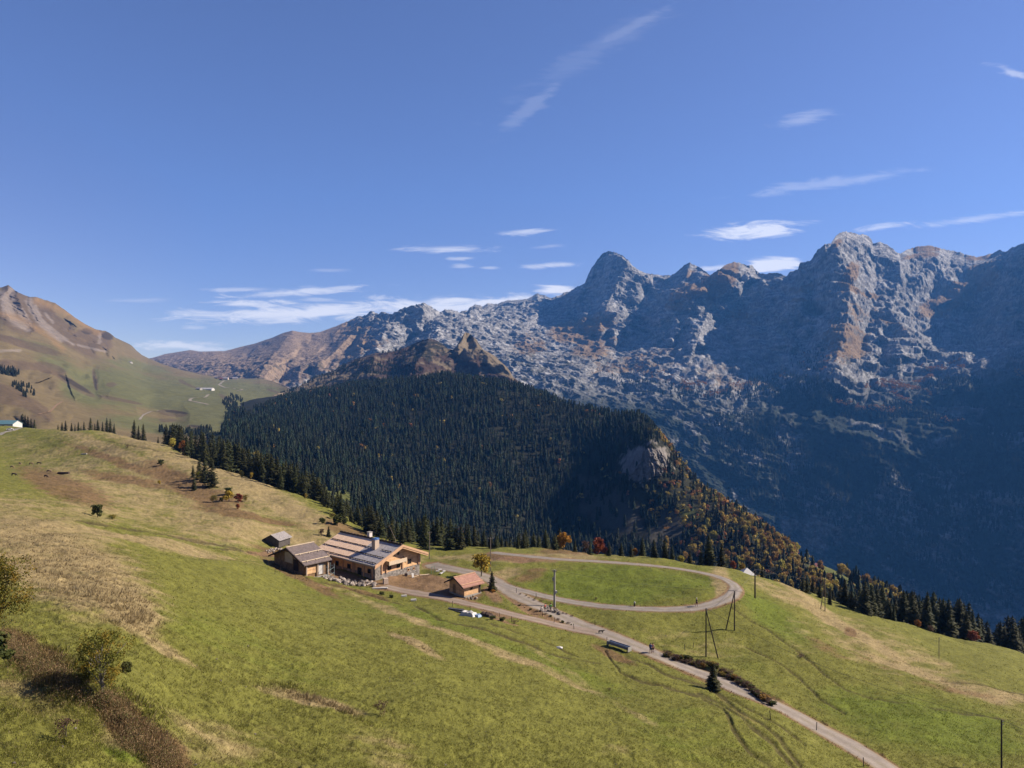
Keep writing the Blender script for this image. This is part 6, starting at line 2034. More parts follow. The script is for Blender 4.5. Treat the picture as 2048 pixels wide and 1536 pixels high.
def merge(templates, X, H, W, cols, rng):
    """many trees joined into one mesh"""
    Vs, Fs, Cs = [], [], []
    off = 0
    kind = rng.integers(0, len(templates), len(X))
    ang = rng.uniform(0, 6.28, len(X))
    for k, (tv, tf, ts) in enumerate(templates):
        sel = np.nonzero(kind == k)[0]
        if not len(sel): continue
        c, s = np.cos(ang[sel])[:, None], np.sin(ang[sel])[:, None]
        hw = (H[sel] * W[sel])[:, None]
        vx = (tv[None, :, 0] * c - tv[None, :, 1] * s) * hw + X[sel, 0:1]
        vy = (tv[None, :, 0] * s + tv[None, :, 1] * c) * hw + X[sel, 1:2]
        vz = tv[None, :, 2] * H[sel][:, None] + X[sel, 2:3]
        Vs.append(np.stack([vx, vy, vz], -1).reshape(-1, 3))
        nV = len(tv)
        Fs.append((tf[None] + (np.arange(len(sel)) * nV)[:, None, None]).reshape(-1, 3) + off)
        Cs.append(np.repeat(cols[sel], nV, 0))
        off += nV * len(sel)
    return np.concatenate(Vs), np.concatenate(Fs), np.concatenate(Cs)


M_forest = attr_leaf_mat('forest_needles', 0.08)
M_autumn = attr_leaf_mat('forest_leaves', 0.25)
rg = np.random.default_rng(21)
N = 80000
uu = rg.uniform(425, 2080, N)
dd = np.sqrt(rg.uniform(330 ** 2, 2000 ** 2, N))
vv = midF.v(uu, dd)
# visible side only
dtab = np.exp(np.linspace(math.log(300), math.log(2200), 200))
utab = np.arange(420, 2100, 6)
TT = midF.v(*np.meshgrid(utab, dtab))
runmin = np.minimum.accumulate(TT, 0)
ii = np.clip(np.searchsorted(dtab, dd), 0, 199); jj = np.clip(((uu - 420) / 6).astype(int), 0, len(utab) - 1)
top_v = vv - 12 * F / dd
ok = top_v < runmin[ii, jj] + 3
ncrest = np.interp(uu, [p[0] for p in crest], [p[1] for p in crest])
ok &= top_v < ncrest + 4
edge = np.interp(uu, [425, 445, 470, 505, 530, 560, 600, 650, 700, 760, 820, 2100], [850, 822, 812, 822, 812, 800, 790, 781, 772, 755, 700, 700])
clump = pnoise(uu / 14, vv / 7) * 7
ok &= vv > edge + clump * 0.7
leftlim = np.interp(vv, [800, 860, 900, 960, 1000], [445, 447, 440, 425, 425])
ok &= uu > leftlim + pnoise(vv / 6, vv * 0) * 8
for (cu, cv, ru, rv, ti) in [(500, 822, 26, 7, -10), (680, 984, 28, 15, -15), (682, 1004, 22, 14, -15), (1290, 925, 52, 42, 20), (1655, 1133, 88, 13, -31), (1662, 1153, 80, 13, -31), (1600, 1098, 26, 5, -20), (1382, 1031, 18, 7, -12), (1200, 1040, 50, 26, -30), (1335, 1065, 30, 34, -35), (1255, 1030, 50, 14, -40), (470, 893, 44, 5, -15), (1168, 970, 12, 30, 0), (1255, 1070, 60, 12, -10)]:
    keep_some = rg.random(N) < 0.10
    ok &= (blob(uu + 10 * pnoise(uu / 12, vv / 12), vv - 3 + 8 * pnoise(uu / 9 + 5, vv / 9), cu, cv, ru, rv, ti, 0.25) < 0.5) | keep_some
thin = (1.15 + 0.5 * pnoise(uu / 34, vv / 22))
prob = np.clip(0.62 * thin * np.where(dd > 1200, 0.85, 1.0), 0, 1)
ok &= rg.random(N) < prob
uu, dd, vv = uu[ok], dd[ok], vv[ok]
X = np.stack([(uu - UC) / F * dd, dd, mid_z((uu - UC) / F * dd, dd) - 0.3], -1)
# share of broadleaves
pb = 0.010 + 0.05 * blob(uu, vv, 1220, 1000, 90, 90, 0, 0.7)
zone = np.maximum.reduce([blob(uu, vv, 1420, 1030, 95, 95, -40, 0.4), blob(uu, vv, 1550, 1110, 180, 80, -38, 0.4), blob(uu, vv, 1355, 920, 22, 60, 40, 0.4), blob(uu, vv, 1720, 1170, 120, 26, -30, 0.5) * 0.6, blob(uu, vv, 1320, 990, 50, 30, 0, 0.5)])
zone = zone * (0.45 + 0.55 * sstep(pnoise(uu / 26, vv / 20), -0.5, 0.4))
pb = np.maximum(pb, zone * 0.78)
isb = rg.random(len(uu)) < pb
H = np.where(isb, rg.uniform(7, 13, len(uu)), (7 + 10 * rg.random(len(uu)) ** 1.3) * (1 + 0.22 * pnoise(X[:, 0] / 45, X[:, 1] / 45)))
Wd = np.where(isb, rg.uniform(0.8, 1.25, len(uu)), rg.uniform(0.75, 1.1, len(uu)))
print('forest', len(uu), 'broad', isb.sum())
pal = np.array([(0.34, 0.23, 0.05), (0.38, 0.28, 0.065), (0.31, 0.24, 0.06), (0.25, 0.21, 0.055), (0.34, 0.17, 0.05), (0.20, 0.17, 0.05), (0.24, 0.10, 0.05)])
bc = pal[rg.integers(0, len(pal), len(uu))] * rg.uniform(1.0, 2.0, len(uu))[:, None]
cc = np.array([0.021, 0.030, 0.016])[None] * rg.uniform(0.5, 1.8, len(uu))[:, None]
cc[:, 0] *= rg.uniform(0.7, 1.25, len(uu))
cc *= (1 + 0.45 * pnoise(X[:, 0] / 60, X[:, 1] / 60, X[:, 2] * 0))[:, None]
# nearest ones become individuals
ci_ = np.nonzero(~isb)[0]; ci_ = ci_[np.argsort(dd[ci_])]
bi_ = np.nonzero(isb)[0]; bi_ = bi_[np.argsort(dd[bi_] / H[bi_])]
n_ind_c = max(0, 300 - n_con)
n_ind_b = 230
half = {}
for rank, i in enumerate(ci_[:n_ind_c]):
    where = 'left' if uu[i] < 1000 else 'middle' if uu[i] < 1500 else 'right'
    place_conifer(*X[i], H[i], Wd[i] * 1.1, f'spruce low on the {where} side of the forested hill', f'lowest spruces on the {where} of the hill')
for i in bi_[:n_ind_b]:
    o = place_broad(B['gold' if rg.random() < 0.5 else 'gold2'], *X[i], H[i], Wd[i], 'x', 'x', name='beech', cat='beech')
    if uu[i] > 1610: a = 'golden beech around the clearing on the right hillside'
    elif uu[i] > 1330 and vv[i] > 1060: a = 'golden beech ' + ('behind the biggest spruce beyond the lane' if uu[i] < 1450 else 'above the white canopy roof' if uu[i] < 1510 else 'above the thick dark pole' if uu[i] < 1560 else 'just left of the hillside clearing')
    elif uu[i] > 1330: a = 'golden beech high on the right shoulder of the hill'
    else: a = 'lone golden beech among the dark spruces of the hill'
    o['label'] = a; o['group'] = a.replace('beech', 'beeches', 1)
rest = ci_[n_ind_c:]
V_, F_, C_ = merge(mini_c, X[rest], H[rest], Wd[rest], cc[rest], rg)
tag(mesh_obj('spruce_forest', V_, F_, M_forest, colors=C_), kind='stuff')
rest = bi_[n_ind_b:]
V_, F_, C_ = merge(mini_b, X[rest], H[rest], Wd[rest], bc[rest], rg)
tag(mesh_obj('autumn_woodland', V_, F_, M_autumn, colors=C_), kind='stuff')
# one round tree standing alone in the right clearing
for (u, d, h, kind, lab) in [(1683, 650, 12, 'gold', 'round golden tree alone in the clearing on the right hillside'), (1562, 860, 0, None, None)]:
    if not kind: continue
    x = (u - UC) / F * d
    place_broad(B[kind], x, d, float(mid_z(x, d)), h, 1.3, lab, None, name='beech', cat='beech')

# scattered trees on the heath hills, the valley and the far benches
X, H, C3, K = [], [], [], []


def scatter(G, n, f, h0, h1, kindf, colf):
    for _ in range(n):
        u, v = f()
        p = on_relief(G, u, v)
        X.append(p - np.array([0, 0, 0.5])); H.append(rg.uniform(h0, h1)); K.append(kindf()); C3.append(colf(K[-1]))


def inell(cu, cv, ru, rv, tilt):
    def f():
        a, r = rg.uniform(0, 6.28), math.sqrt(rg.uniform(0, 1))
        p, q = ru * r * math.cos(a), rv * r * math.sin(a)
        t = math.radians(tilt)
        return cu + p * math.cos(t) - q * math.sin(t), cv - (p * math.sin(t) + q * math.cos(t))
    return f


cf = lambda k: (np.array([0.022, 0.028, 0.014]) * rg.uniform(0.7, 1.5)) if k == 0 else pal[rg.integers(0, len(pal))] * rg.uniform(0.8, 1.3)
for (cu, cv, ru, rv, ti, n) in [(660, 752, 60, 8, 18, 110), (730, 738, 60, 14, 5, 90), (780, 745, 60, 12, 0, 160), (620, 775, 60, 6, 12, 50), (690, 768, 60, 5, 10, 26), (800, 715, 40, 14, -20, 60), (580, 785, 30, 4, 10, 30)]:
    scatter(HG, n, inell(cu, cv, ru, rv, ti), 7, 14, lambda: 0, cf)
for (cu, cv, ru, rv, ti, n) in [(12, 742, 26, 7, -12, 90), (45, 780, 30, 12, -30, 26), (340, 868, 26, 5, -5, 24), (385, 872, 36, 8, -8, 60), (408, 862, 14, 6, 0, 26), (472, 796, 16, 6, -25, 40), (456, 806, 14, 10, -20, 60), (30, 775, 20, 5, -30, 14), (435, 880, 26, 9, 0, 50), (320, 862, 4, 2, 0, 5)]:
    scatter(LG, n, inell(cu, cv, ru, rv, ti), 6, 12, lambda: 0 if rg.random() < 0.93 else 1, cf)
V_, F_, C_ = merge(mini_c, np.array(X)[np.array(K) == 0], np.array(H)[np.array(K) == 0], np.full(sum(np.array(K) == 0), 1.0), np.array(C3)[np.array(K) == 0], rg)
tag(mesh_obj('distant_spruces', V_, F_, M_forest, colors=C_), kind='stuff')
X, H, C3, K = [], [], [], []
for (cu, cv, ru, rv, ti, n) in [(1590, 790, 100, 26, -10, 700), (1650, 815, 90, 20, -25, 500), (1850, 850, 90, 14, -14, 320), (1900, 790, 70, 14, 5, 160), (1500, 800, 60, 16, 0, 160), (2010, 870, 50, 30, 0, 200), (1960, 820, 60, 20, 0, 160), (1750, 845, 60, 8, -10, 120), (1300, 790, 90, 18, -10, 120), (1400, 800, 60, 14, 0, 100), (1620, 730, 40, 30, 0, 90), (1560, 960, 130, 70, -20, 900), (1750, 1000, 160, 90, -20, 1500), (1950, 1000, 100, 120, 0, 1100), (1480, 880, 70, 40, 0, 350), (1900, 1150, 140, 60, -20, 600)]:
    scatter(FARG, n, inell(cu, cv, ru, rv, ti), 12, 24, lambda: 0, lambda k: np.array([0.020, 0.027, 0.016]) * rg.uniform(0.7, 1.6))
V_, F_, C_ = merge(mini_c, np.array(X), np.array(H), np.full(len(X), 1.0), np.array(C3), rg)
tag(mesh_obj('bench_spruces', V_, F_, M_forest, colors=C_), kind='stuff')
X, H, C3, K = [], [], [], []
for (cu, cv, ru, rv, ti, n) in [(1385, 782, 30, 4, 8, 90), (1430, 800, 30, 4, 15, 60), (1480, 783, 24, 6, 0, 50), (1370, 795, 14, 3, 0, 20), (1560, 760, 18, 8, 30, 30), (1640, 755, 12, 3, 0, 20), (1765, 787, 40, 5, 5, 170), (1810, 796, 30, 6, -8, 130), (1845, 780, 22, 3, 14, 60), (1870, 758, 22, 4, 0, 100), (1920, 757, 8, 3, 0, 20),
                                (1800, 815, 30, 3, -32, 50), (1700, 830, 30, 4, -10, 70), (1750, 842, 40, 4, -6, 60), (1905, 866, 26, 3, -4, 40), (1780, 838, 20, 3, 0, 20), (1330, 770, 60, 10, -10, 50), (1265, 740, 60, 16, 0, 40), (1855, 806, 10, 3, -20, 20), (2040, 775, 12, 5, 0, 30), (1840, 750, 8, 2, 0, 8), (1910, 740, 16, 4, 10, 20), (1640, 725, 60, 26, 0, 40)]:
    scatter(FARG, n, inell(cu, cv, ru, rv, ti), 9, 17, lambda: 1, lambda k: np.array([0.50, 0.24, 0.06]) * rg.uniform(0.6, 1.2))
V_, F_, C_ = merge(mini_b, np.array(X), np.array(H), np.full(len(X), 1.25), np.array(C3), rg)
tag(mesh_obj('golden_larches', V_, F_, M_autumn, colors=C_), kind='stuff')

# ------------------------------------------------------------------ grass
def grass_tufts():
    rg = np.random.default_rng(77)
    n = 125000
    u = rg.uniform(-40, 2090, n)
    v = 880 + (1600 - 880) * rg.random(n) ** 0.62
    ds = np.exp(nearF.ld)
    us_ = nearF.us
    # invert on the table, column by column
    d = np.empty(n)
    order = ((u - us_[0]) / nearF.du).astype(int)
    for c in np.unique(order):
        sel = np.nonzero(order == c)[0]
        cvv = np.minimum.accumulate(nearF.T[:, c])
        d[sel] = np.exp(np.interp(-v[sel], -cvv, nearF.ld))
    k = (d < 190) & (d > 20) & (rg.random(n) < np.interp(d, [0, 90, 190], [1, 1, 0.15]))
    u, v, d = u[k], v[k], d[k]
    x = (u - UC) / F * d
    rd = road_dist(x, d)
    vf = nearF.v(u, d)
    k = (rd > 0.15) & (np.abs(vf - v) < 6)
    # keep the buildings' floors and the yard clear
    k &= ~poly_in(u, v, [(700, 1150), (850, 1142), (970, 1180), (960, 1200), (900, 1200), (760, 1172)]) | (rg.random(len(u)) < 0.1)
    u, v, d, x, rd = u[k], v[k], d[k], x[k], rd[k]
    C, tr, dm = near_color(x, d, u, v, rd)
    n2 = pnoise(x / 2.0, d / 2.0)
    wu, wv = 26 * pnoise(x / 5, d / 5), 18 * pnoise(x / 4 + 9, d / 4)
    u, v = u + wu, v + wv
    tall = np.maximum.reduce([blob(u, v, 230, 1200, 100, 40, -35, 0.5), blob(u, v, 120, 1120, 150, 60, -30, 0.5), blob(u, v, 640, 1400, 110, 10, -18, 0.5), blob(u, v, 830, 1290, 55, 8, -25, 0.5), blob(u, v, 280, 1460, 40, 90, 40, 0.5), blob(u, v, 90, 1330, 90, 40, -30, 0.5), 0.9 * (1 - sstep(rd, 0.2, 1.6)) * (pnoise(x / 4, d / 4) > 0.0)])
    tall = tall * sstep(pnoise(x / 1.7, d / 1.7) + 0.3 * rg.normal(size=len(x)), -0.5, 0.3)
    keep = (rg.random(len(u)) < np.clip(0.35 + tall + 0.9 * sstep(n2, -0.4, 0.5), 0, 1)) & (rg.random(len(u)) > tr)
    u, v, d, x, C, tall, dm = [a[keep] for a in (u, v, d, x, C, tall, dm)]
    z = near_z(x, d)
    n = len(u)
    nb = 6
    base = np.repeat(np.stack([x, d, z], -1), nb, 0)
    size = np.repeat(0.07 + 0.0007 * d + 0.24 * tall * np.clip(60 / d, 0.3, 1.2), nb) * rg.uniform(0.6, 1.4, n * nb)
    spread = np.repeat(0.06 + 0.0012 * d, nb)
    ang = rg.uniform(0, 6.28, n * nb)
    base[:, 0] += rg.normal(0, 1, n * nb) * spread; base[:, 1] += rg.normal(0, 1, n * nb) * spread
    wd = size * rg.uniform(0.06, 0.15, n * nb) + 0.0001 * base[:, 1]
    lean = rg.uniform(0.2, 0.9, n * nb) * size
    la = rg.normal(-0.6, 0.8, n * nb)
    dx, dy = np.cos(ang) * wd, np.sin(ang) * wd
    a = base - np.stack([dx, dy, 0.03 + 0 * dx], -1); b = base + np.stack([dx, dy, -0.03 + 0 * dx], -1)
    t = base + np.stack([np.cos(la) * lean, np.sin(la) * lean, size], -1)
    V_ = np.stack([a, b, t], 1).reshape(-1, 3)
    F_ = np.arange(len(V_)).reshape(-1, 3)
    Cb = np.repeat(C, nb, 0) * rg.uniform(1.0, 1.9, n * nb)[:, None]
    dryc = (rg.random(n * nb) < np.repeat(0.14 + 0.5 * dm, nb))[:, None]
    Cb = np.where(dryc, Cb * 0.4 + np.array([0.52, 0.41, 0.25]) * 0.6, Cb)
    C3 = np.repeat(np.clip(Cb, 0.01, 0.7), 3, 0)
    o = mesh_obj('meadow_grass', V_, F_, attr_leaf_mat('grass_blades', 0.3), colors=C3)
    tag(o, kind='stuff')
    print('tufts', n)


grass_tufts()


def stones():
    rg = np.random.default_rng(5)
    m = MB()
    for i in range(150):
        u, v = rg.uniform(0, 2048), rg.uniform(900, 1536)
        p = at(u, v)
        if p.y > 300 or float(road_dist(np.array([p.x]), np.array([p.y]))[0]) < 0: continue
        r = rg.uniform(0.02, 0.08) * (1 + p.y / 150)
        m.rock((p.x, p.y, p.z + r * 0.2), r, i, (1, 1, 0.6))
    tag(m.build('field_stones', S_rockd), kind='stuff')


stones()


def brambles():
    """rank brown weeds on the bank in the lower left"""
    rg = np.random.default_rng(8)
    pts = []
    for (cu, cv, ru, rv, ti, n) in [(60, 1330, 110, 30, -35, 900), (20, 1285, 40, 26, -20, 350), (250, 1450, 30, 80, 40, 800), (330, 1515, 30, 60, 42, 500), (120, 1360, 70, 16, -30, 500), (215, 1400, 50, 20, -30, 400)]:
        for _ in range(n):
            a, r = rg.uniform(0, 6.28), abs(rg.normal(0, 0.7))
            t = math.radians(ti); p, q = ru * r * math.cos(a), rv * r * math.sin(a)
            pts.append((cu + p * math.cos(t) - q * math.sin(t), cv - (p * math.sin(t) + q * math.cos(t))))
    pts = np.array(pts)
    d = nearF.hit(pts[:, 0], pts[:, 1])
    x = (pts[:, 0] - UC) / F * d
    z = near_z(x, d)
    k = (pnoise(x / 1.3, d / 1.3) + rg.normal(0, 0.25, len(x))) > -0.15
    x, d, z = x[k], d[k], z[k]
    nb = 34
    n = len(x)
    base = np.repeat(np.stack([x, d, z], -1), nb, 0)
    h = np.repeat(rg.uniform(0.15, 0.75, n), nb) * rg.uniform(0.2, 1.0, n * nb)
    base += np.stack([rg.normal(0, .16, n * nb), rg.normal(0, .16, n * nb), h], -1)
    a = rg.normal(size=(n * nb, 3)); a /= np.linalg.norm(a, axis=1)[:, None]
    b = rg.normal(size=(n * nb, 3)); b /= np.linalg.norm(b, axis=1)[:, None]
    s = rg.uniform(0.010, 0.036, n * nb)[:, None]
    V_ = np.stack([base - a * s, base + b * s * 0.8, base + a * s * 1.6 + np.array([0, 0, 0.05])], 1).reshape(-1, 3)
    pal_ = np.array([(0.32, 0.20, 0.11), (0.42, 0.28, 0.15), (0.18, 0.115, 0.06), (0.15, 0.17, 0.05), (0.52, 0.39, 0.22)])
    C = pal_[rg.choice(5, n * nb, p=[.22, .2, .15, .28, .15])] * rg.uniform(0.7, 1.2, n * nb)[:, None]
    o = mesh_obj('bramble_thicket', V_, np.arange(len(V_)).reshape(-1, 3), attr_leaf_mat('dry_weed_leaves', 0.25), colors=np.repeat(C, 3, 0))
    tag(o, kind='stuff')


brambles()


# ------------------------------------------------------------------ people and cows (skinned skeletons)
def skin_mesh(name, joints, edges, mat, parent=None, sub=1, root=0):
    me = bpy.data.meshes.new(name)
    me.from_pydata([j[:3] for j in joints], edges, [])
    o = bpy.data.objects.new(name, me); col.objects.link(o)
    me.materials.append(mat)
    md = o.modifiers.new('skin', 'SKIN')
    sv = me.skin_vertices
    if not sv:
        bpy.context.view_layer.update()
    lay = me.skin_vertices[0].data if me.skin_vertices else None
    if lay is None:
        bm = __import__('bmesh').new(); bm.from_mesh(me); bm.verts.layers.skin.verify(); bm.to_mesh(me); bm.free()
        lay = me.skin_vertices[0].data
    for i, j in enumerate(joints):
        r = j[3]
        lay[i].radius = (r, r) if not isinstance(r, tuple) else r
        lay[i].use_root = (i == root)
    md.use_smooth_shade = True
    ss = o.modifiers.new('subsurf', 'SUBSURF'); ss.levels = sub; ss.render_levels = sub
    if parent is not None: o.parent = parent
    return o


M_skin = simple_mat('skin', (0.52, 0.33, 0.25), 0.6, 0.05)
M_hair = simple_mat('hair', (0.06, 0.035, 0.02), 0.7, 0.1)


def person(u, v, h, face, stride, label, top, legs, pack=None, hat=None, d=None):
    p = at(u, v, d)
    r = empty('person', p + Vector((0, 0, 0.02)), face); tag(r, label, 'person')
    k = h / 1.75
    s = stride
    J = [(0, 0, 0.95 * k, 0.13 * k), (0, 0.01, 1.15 * k, 0.12 * k), (0, 0.02, 1.38 * k, 0.14 * k), (0, 0.02, 1.50 * k, 0.055 * k), (0, 0.0, 1.62 * k, 0.095 * k), (0, 0.0, 1.72 * k, 0.07 * k),
         (-0.09 * k, 0.0, 0.88 * k, 0.09 * k), (-0.10 * k, -s * 0.5, 0.48 * k, 0.06 * k), (-0.10 * k, -s * 0.6 + 0.10, 0.08 * k, 0.04 * k), (-0.10 * k, -s * 0.6 - 0.08, 0.035 * k, 0.035 * k),
         (0.09 * k, 0.0, 0.88 * k, 0.09 * k), (0.10 * k, s * 0.35, 0.48 * k, 0.06 * k), (0.10 * k, s + 0.0, 0.09 * k, 0.04 * k), (0.10 * k, s - 0.17, 0.035 * k, 0.035 * k),
         (-0.19 * k, 0.02, 1.40 * k, 0.06 * k), (-0.24 * k, 0.06, 1.12 * k, 0.042 * k), (-0.22 * k, -0.12, 0.92 * k, 0.03 * k), (-0.215 * k, -0.19, 0.87 * k, 0.022 * k),
         (0.19 * k, 0.02, 1.40 * k, 0.06 * k), (0.24 * k, 0.06, 1.12 * k, 0.042 * k), (0.22 * k, -0.12, 0.92 * k, 0.03 * k), (0.215 * k, -0.19, 0.87 * k, 0.022 * k), (0, -0.09 * k, 1.62 * k, 0.02 * k)]
    E = [(0, 1), (1, 2), (2, 3), (3, 4), (4, 5), (0, 6), (6, 7), (7, 8), (8, 9), (0, 10), (10, 11), (11, 12), (12, 13), (2, 14), (14, 15), (15, 16), (16, 17), (2, 18), (18, 19), (19, 20), (20, 21), (4, 22)]
    # fingers and thumbs
    for wrist, sx in ((17, -1), (21, 1)):
        x0, y0, z0, _ = J[wrist]
        for q in range(4):
            J.append((x0 + sx * 0.004, y0 - 0.03 + 0.016 * (q - 1.5), z0 - 0.075 - 0.006 * (1.5 - abs(q - 1.5)), 0.008)); E.append((wrist, len(J) - 1))
        J.append((x0 - sx * 0.03, y0 - 0.035, z0 - 0.03, 0.009)); E.append((wrist, len(J) - 1))
    skin_mesh('body', J, E, M_skin, r, 1)
    g = 0.022 * k
    T = [(a[0], a[1], a[2], a[3] + g) for a in [J[0], J[1], J[2], J[14], J[15], J[18], J[19]]]
    T[3] = (*T[3][:3], 0.075 * k); T[5] = (*T[5][:3], 0.075 * k)
    skin_mesh('jacket', T, [(0, 1), (1, 2), (2, 3), (3, 4), (2, 5), (5, 6)], top, r, 1)
    Lg = [(J[0][0], J[0][1], J[0][2] - 0.03, J[0][3] + g), (J[6][0], J[6][1], J[6][2], 0.115 * k), (J[7][0], J[7][1], J[7][2] + 0.05, 0.085 * k), (J[10][0], J[10][1], J[10][2], 0.115 * k), (J[11][0], J[11][1], J[11][2] + 0.05, 0.085 * k)]
    skin_mesh('trousers', Lg, [(0, 1), (1, 2), (0, 3), (3, 4)], legs, r, 1)
    m = MB().rock((0, 0.03, 1.69 * k), 0.135 * k, 4, (1, 1.1, 0.8)); m.build('hair' if hat is None else 'hat', hat or M_hair, r, True)
    if pack is not None:
        m = MB().box((0, 0.22 * k, 1.2 * k), (0.30 * k, 0.20 * k, 0.5 * k)).box((0, 0.22 * k, 1.5 * k), (0.24 * k, 0.16 * k, 0.12 * k))
        o = m.build('backpack', pack, r); b = o.modifiers.new('bevel', 'BEVEL'); b.width = 0.04; b.segments = 2
    return r


c_ = lambda n, c: simple_mat(n, c, 0.8, 0.08)
person(1301.5, 1307.5, 1.78, math.radians(150), 0.22, 'hiker in blue with a dark pack walking up the road', c_('blue_fleece', (0.05, 0.09, 0.30)), c_('navy_shorts', (0.03, 0.035, 0.07)), c_('navy_pack', (0.03, 0.05, 0.16)))
person(1306, 1306.5, 1.70, math.radians(140), 0.15, 'hiker in a pale shirt close beside the blue one', c_('pale_shirt', (0.50, 0.36, 0.32)), c_('dark_shorts', (0.05, 0.04, 0.05)), c_('rust_pack', (0.30, 0.10, 0.05)))
person(1393.5, 1213.5, 1.75, math.radians(100), 0.25, 'walker with a white hat on the lane by the oval field', c_('black_top', (0.03, 0.03, 0.045)), c_('brown_shorts', (0.12, 0.06, 0.05)), None, M_white)
person(1083, 1228, 1.6, math.radians(200), 0.05, 'person in white standing on the verge by the road', M_white, c_('pale_trousers', (0.4, 0.36, 0.33)), None)
person(1090, 1224, 1.65, math.radians(230), 0.12, 'person in a red top bending by the road', c_('red_top', (0.50, 0.07, 0.06)), c_('brown_trousers', (0.12, 0.08, 0.07)), None)
person(1101, 1224, 1.75, math.radians(190), 0.10, 'person in a bright green top by the roadside stones', c_('green_top', (0.10, 0.42, 0.08)), c_('grey_trousers', (0.10, 0.10, 0.11)), None)

# little dog on the road
def quadruped(name, p, face, L, mat, label, cat, group=None, head_down=False, patch=None):
    r = empty(name, p, face); tag(r, label, cat, group)
    h = 0.62 * L
    hz = 0.25 * L if head_down else h * 1.12
    J = [(0, 0.48 * L, h, 0.14 * L), (0, 0.22 * L, h, 0.17 * L), (0, -0.12 * L, h * 0.97, 0.19 * L), (0, -0.40 * L, h, 0.17 * L), (0, -0.60 * L, (h + hz) / 2 + 0.02, 0.09 * L), (0, -0.75 * L, hz, 0.075 * L), (0, -0.92 * L, hz - 0.07 * L, 0.05 * L)]
    E = [(i, i + 1) for i in range(6)]
    for sx in (-1, 1):
        i = len(J)
        J += [(sx * 0.11 * L, -0.38 * L, h * 0.70, 0.07 * L), (sx * 0.11 * L, -0.36 * L, h * 0.36, 0.035 * L), (sx * 0.11 * L, -0.37 * L, 0.02, 0.03 * L)]
        E += [(3, i), (i, i + 1), (i + 1, i + 2)]
        i = len(J)
        J += [(sx * 0.11 * L, 0.40 * L, h * 0.70, 0.08 * L), (sx * 0.11 * L, 0.50 * L, h * 0.36, 0.038 * L), (sx * 0.11 * L, 0.45 * L, 0.02, 0.03 * L)]
        E += [(0, i), (i, i + 1), (i + 1, i + 2)]
        i = len(J)
        J.append((sx * 0.12 * L, -0.70 * L, hz + 0.05 * L, 0.02 * L)); E.append((5, i))
    i = len(J)
    J += [(0, 0.60 * L, h * 0.9, 0.02 * L), (0, 0.62 * L, h * 0.4, 0.015 * L)]
    E += [(0, i), (i, i + 1)]
    skin_mesh('body', J, E, mat, r, 1, root=1)
    return r


quadruped('dog', at(1202, 1267), math.radians(100), 0.8, c_('dog_coat', (0.03, 0.025, 0.02)), 'small black dog trotting on the road', 'dog')
M_cowb = simple_mat('dark_cow_hide', (0.05, 0.03, 0.025), 0.7, 0.2)
M_cown = simple_mat('pied_cow_hide', (0.30, 0.20, 0.13), 0.7, 0.5, 1.2)
for (u, v, f, mt, lab) in [(24, 937, 80, M_cown, 'pied cow, lower left of the grazing herd'), (40, 929, 60, M_cown, 'pale pied cow at the top left of the herd'), (62, 928, 95, M_cown, 'brown cow in the middle of the upper herd row'), (78, 929, 100, M_cowb, 'black cow, rightmost of the upper herd row'),
                           (28, 952, 90, M_cowb, 'black cow alone below the herd'), (92, 953, 70, M_cowb, 'dark cow on the right below the herd'), (98, 947, 85, M_cown, 'small tan cow above the dark right one')]:
    quadruped('cow', at(u, v), math.radians(f), 1.5, mt, lab, 'cow', 'grazing cows', True)
# water tank and a dark hay rack near the cows
p = at(127, 948); o = MB().box((0, 0, 0.35), (4.2, 1.0, 0.7)).box((0, 0, 0.75), (4.0, 0.8, 0.08)).build('water_trough', W_dark); o.location = p; tag(o, 'long dark drinking trough near the cows', 'trough')
p = at(168, 909); o = MB().box((0, 0, 0.25), (2.6, 1.0, 0.5), 0.1).box((0.2, 0, 0.55), (2.0, 0.7, 0.1), 0.1).build('water_trough', M_conc); o.location = p; tag(o, 'pale stone drinking trough above the cows', 'trough')


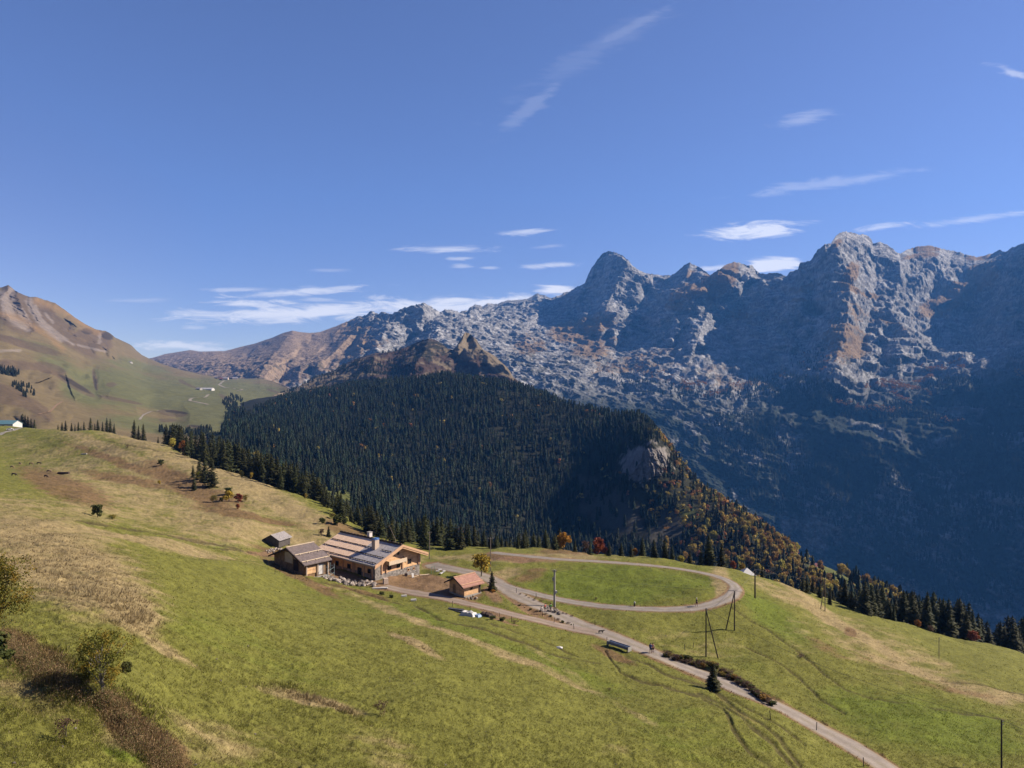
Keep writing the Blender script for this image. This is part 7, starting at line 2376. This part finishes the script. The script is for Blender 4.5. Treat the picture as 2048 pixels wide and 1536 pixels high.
# valley tracks
def relief_track(G, pts, w, c, lift=1.0):
    P = np.array([on_relief(G, u, v) for u, v in pts])
    # resample in pixel space so that the strip follows the ground
    q = []
    for i in range(len(pts) - 1):
        n = max(2, int(math.hypot(pts[i + 1][0] - pts[i][0], pts[i + 1][1] - pts[i][1]) / 1.6))
        for k in range(n):
            t = k / n
            q.append(on_relief(G, pts[i][0] * (1 - t) + pts[i + 1][0] * t, pts[i][1] * (1 - t) + pts[i + 1][1] * t))
    q = np.array(q)
    q = np.stack([blur(q[:, k][:, None], 3, 0)[:, 0] for k in range(3)], -1)
    t = np.gradient(q[:, :2], axis=0); t /= np.linalg.norm(t, axis=1)[:, None] + 1e-9
    nrm = np.stack([-t[:, 1], t[:, 0]], -1)
    a = q.copy(); b = q.copy()
    a[:, :2] += nrm * w / 2; b[:, :2] -= nrm * w / 2
    a[:, 2] += lift; b[:, 2] += lift
    V_ = np.stack([a, b], 1).reshape(-1, 3)
    o = mesh_obj('path', V_, grid_faces(len(q), 2), M_road, colors=np.tile(np.array(c), (len(V_), 1)))
    tag(o, kind='structure')


relief_track(LG, [(278, 840), (284, 833), (292, 827), (305, 824), (318, 823)], 4.0, (0.36, 0.32, 0.27), 0.6)
relief_track(LG, [(418, 788), (410, 795), (380, 796), (378, 800), (395, 804), (410, 808), (418, 810)], 7.0, (0.36, 0.32, 0.26), 0.8)
relief_track(LG, [(436, 788), (434, 791), (450, 762), (435, 769), (450, 774), (485, 778), (470, 783)][2:], 9.0, (0.36, 0.32, 0.26), 1.0)
relief_track(LG, [(75, 830), (100, 824), (112, 812), (128, 805)], 3.5, (0.33, 0.22, 0.14), 0.5)
# ------------------------------------------------------------------ air
def make_haze():
    x0, x1, y0, y1, z0, z1 = -4200, 11000, -60, 9800, -1500, 2600
    vs = [(x, y, z) for x in (x0, x1) for y in (y0, y1) for z in (z0, z1)]
    fs = [(0, 1, 3, 2), (4, 6, 7, 5), (0, 4, 5, 1), (2, 3, 7, 6), (0, 2, 6, 4), (1, 5, 7, 3)]
    m = bpy.data.materials.new('thin_blue_air')
    m.use_nodes = True
    t = NT(m.node_tree)
    p = t.n('ShaderNodeVolumePrincipled')
    p.inputs['Color'].default_value = HAZE_COL
    p.inputs['Density'].default_value = HAZE_D
    p.inputs['Anisotropy'].default_value = 0.1
    o = t.n('ShaderNodeOutputMaterial')
    t.t.links.new(p.outputs[0], o.inputs['Volume'])
    h = mesh_obj('haze', vs, fs, m)
    tag(h, kind='stuff')


HAZE_COL = (0.10, 0.36, 1.0, 1)
HAZE_D = 4.2e-5
make_haze()
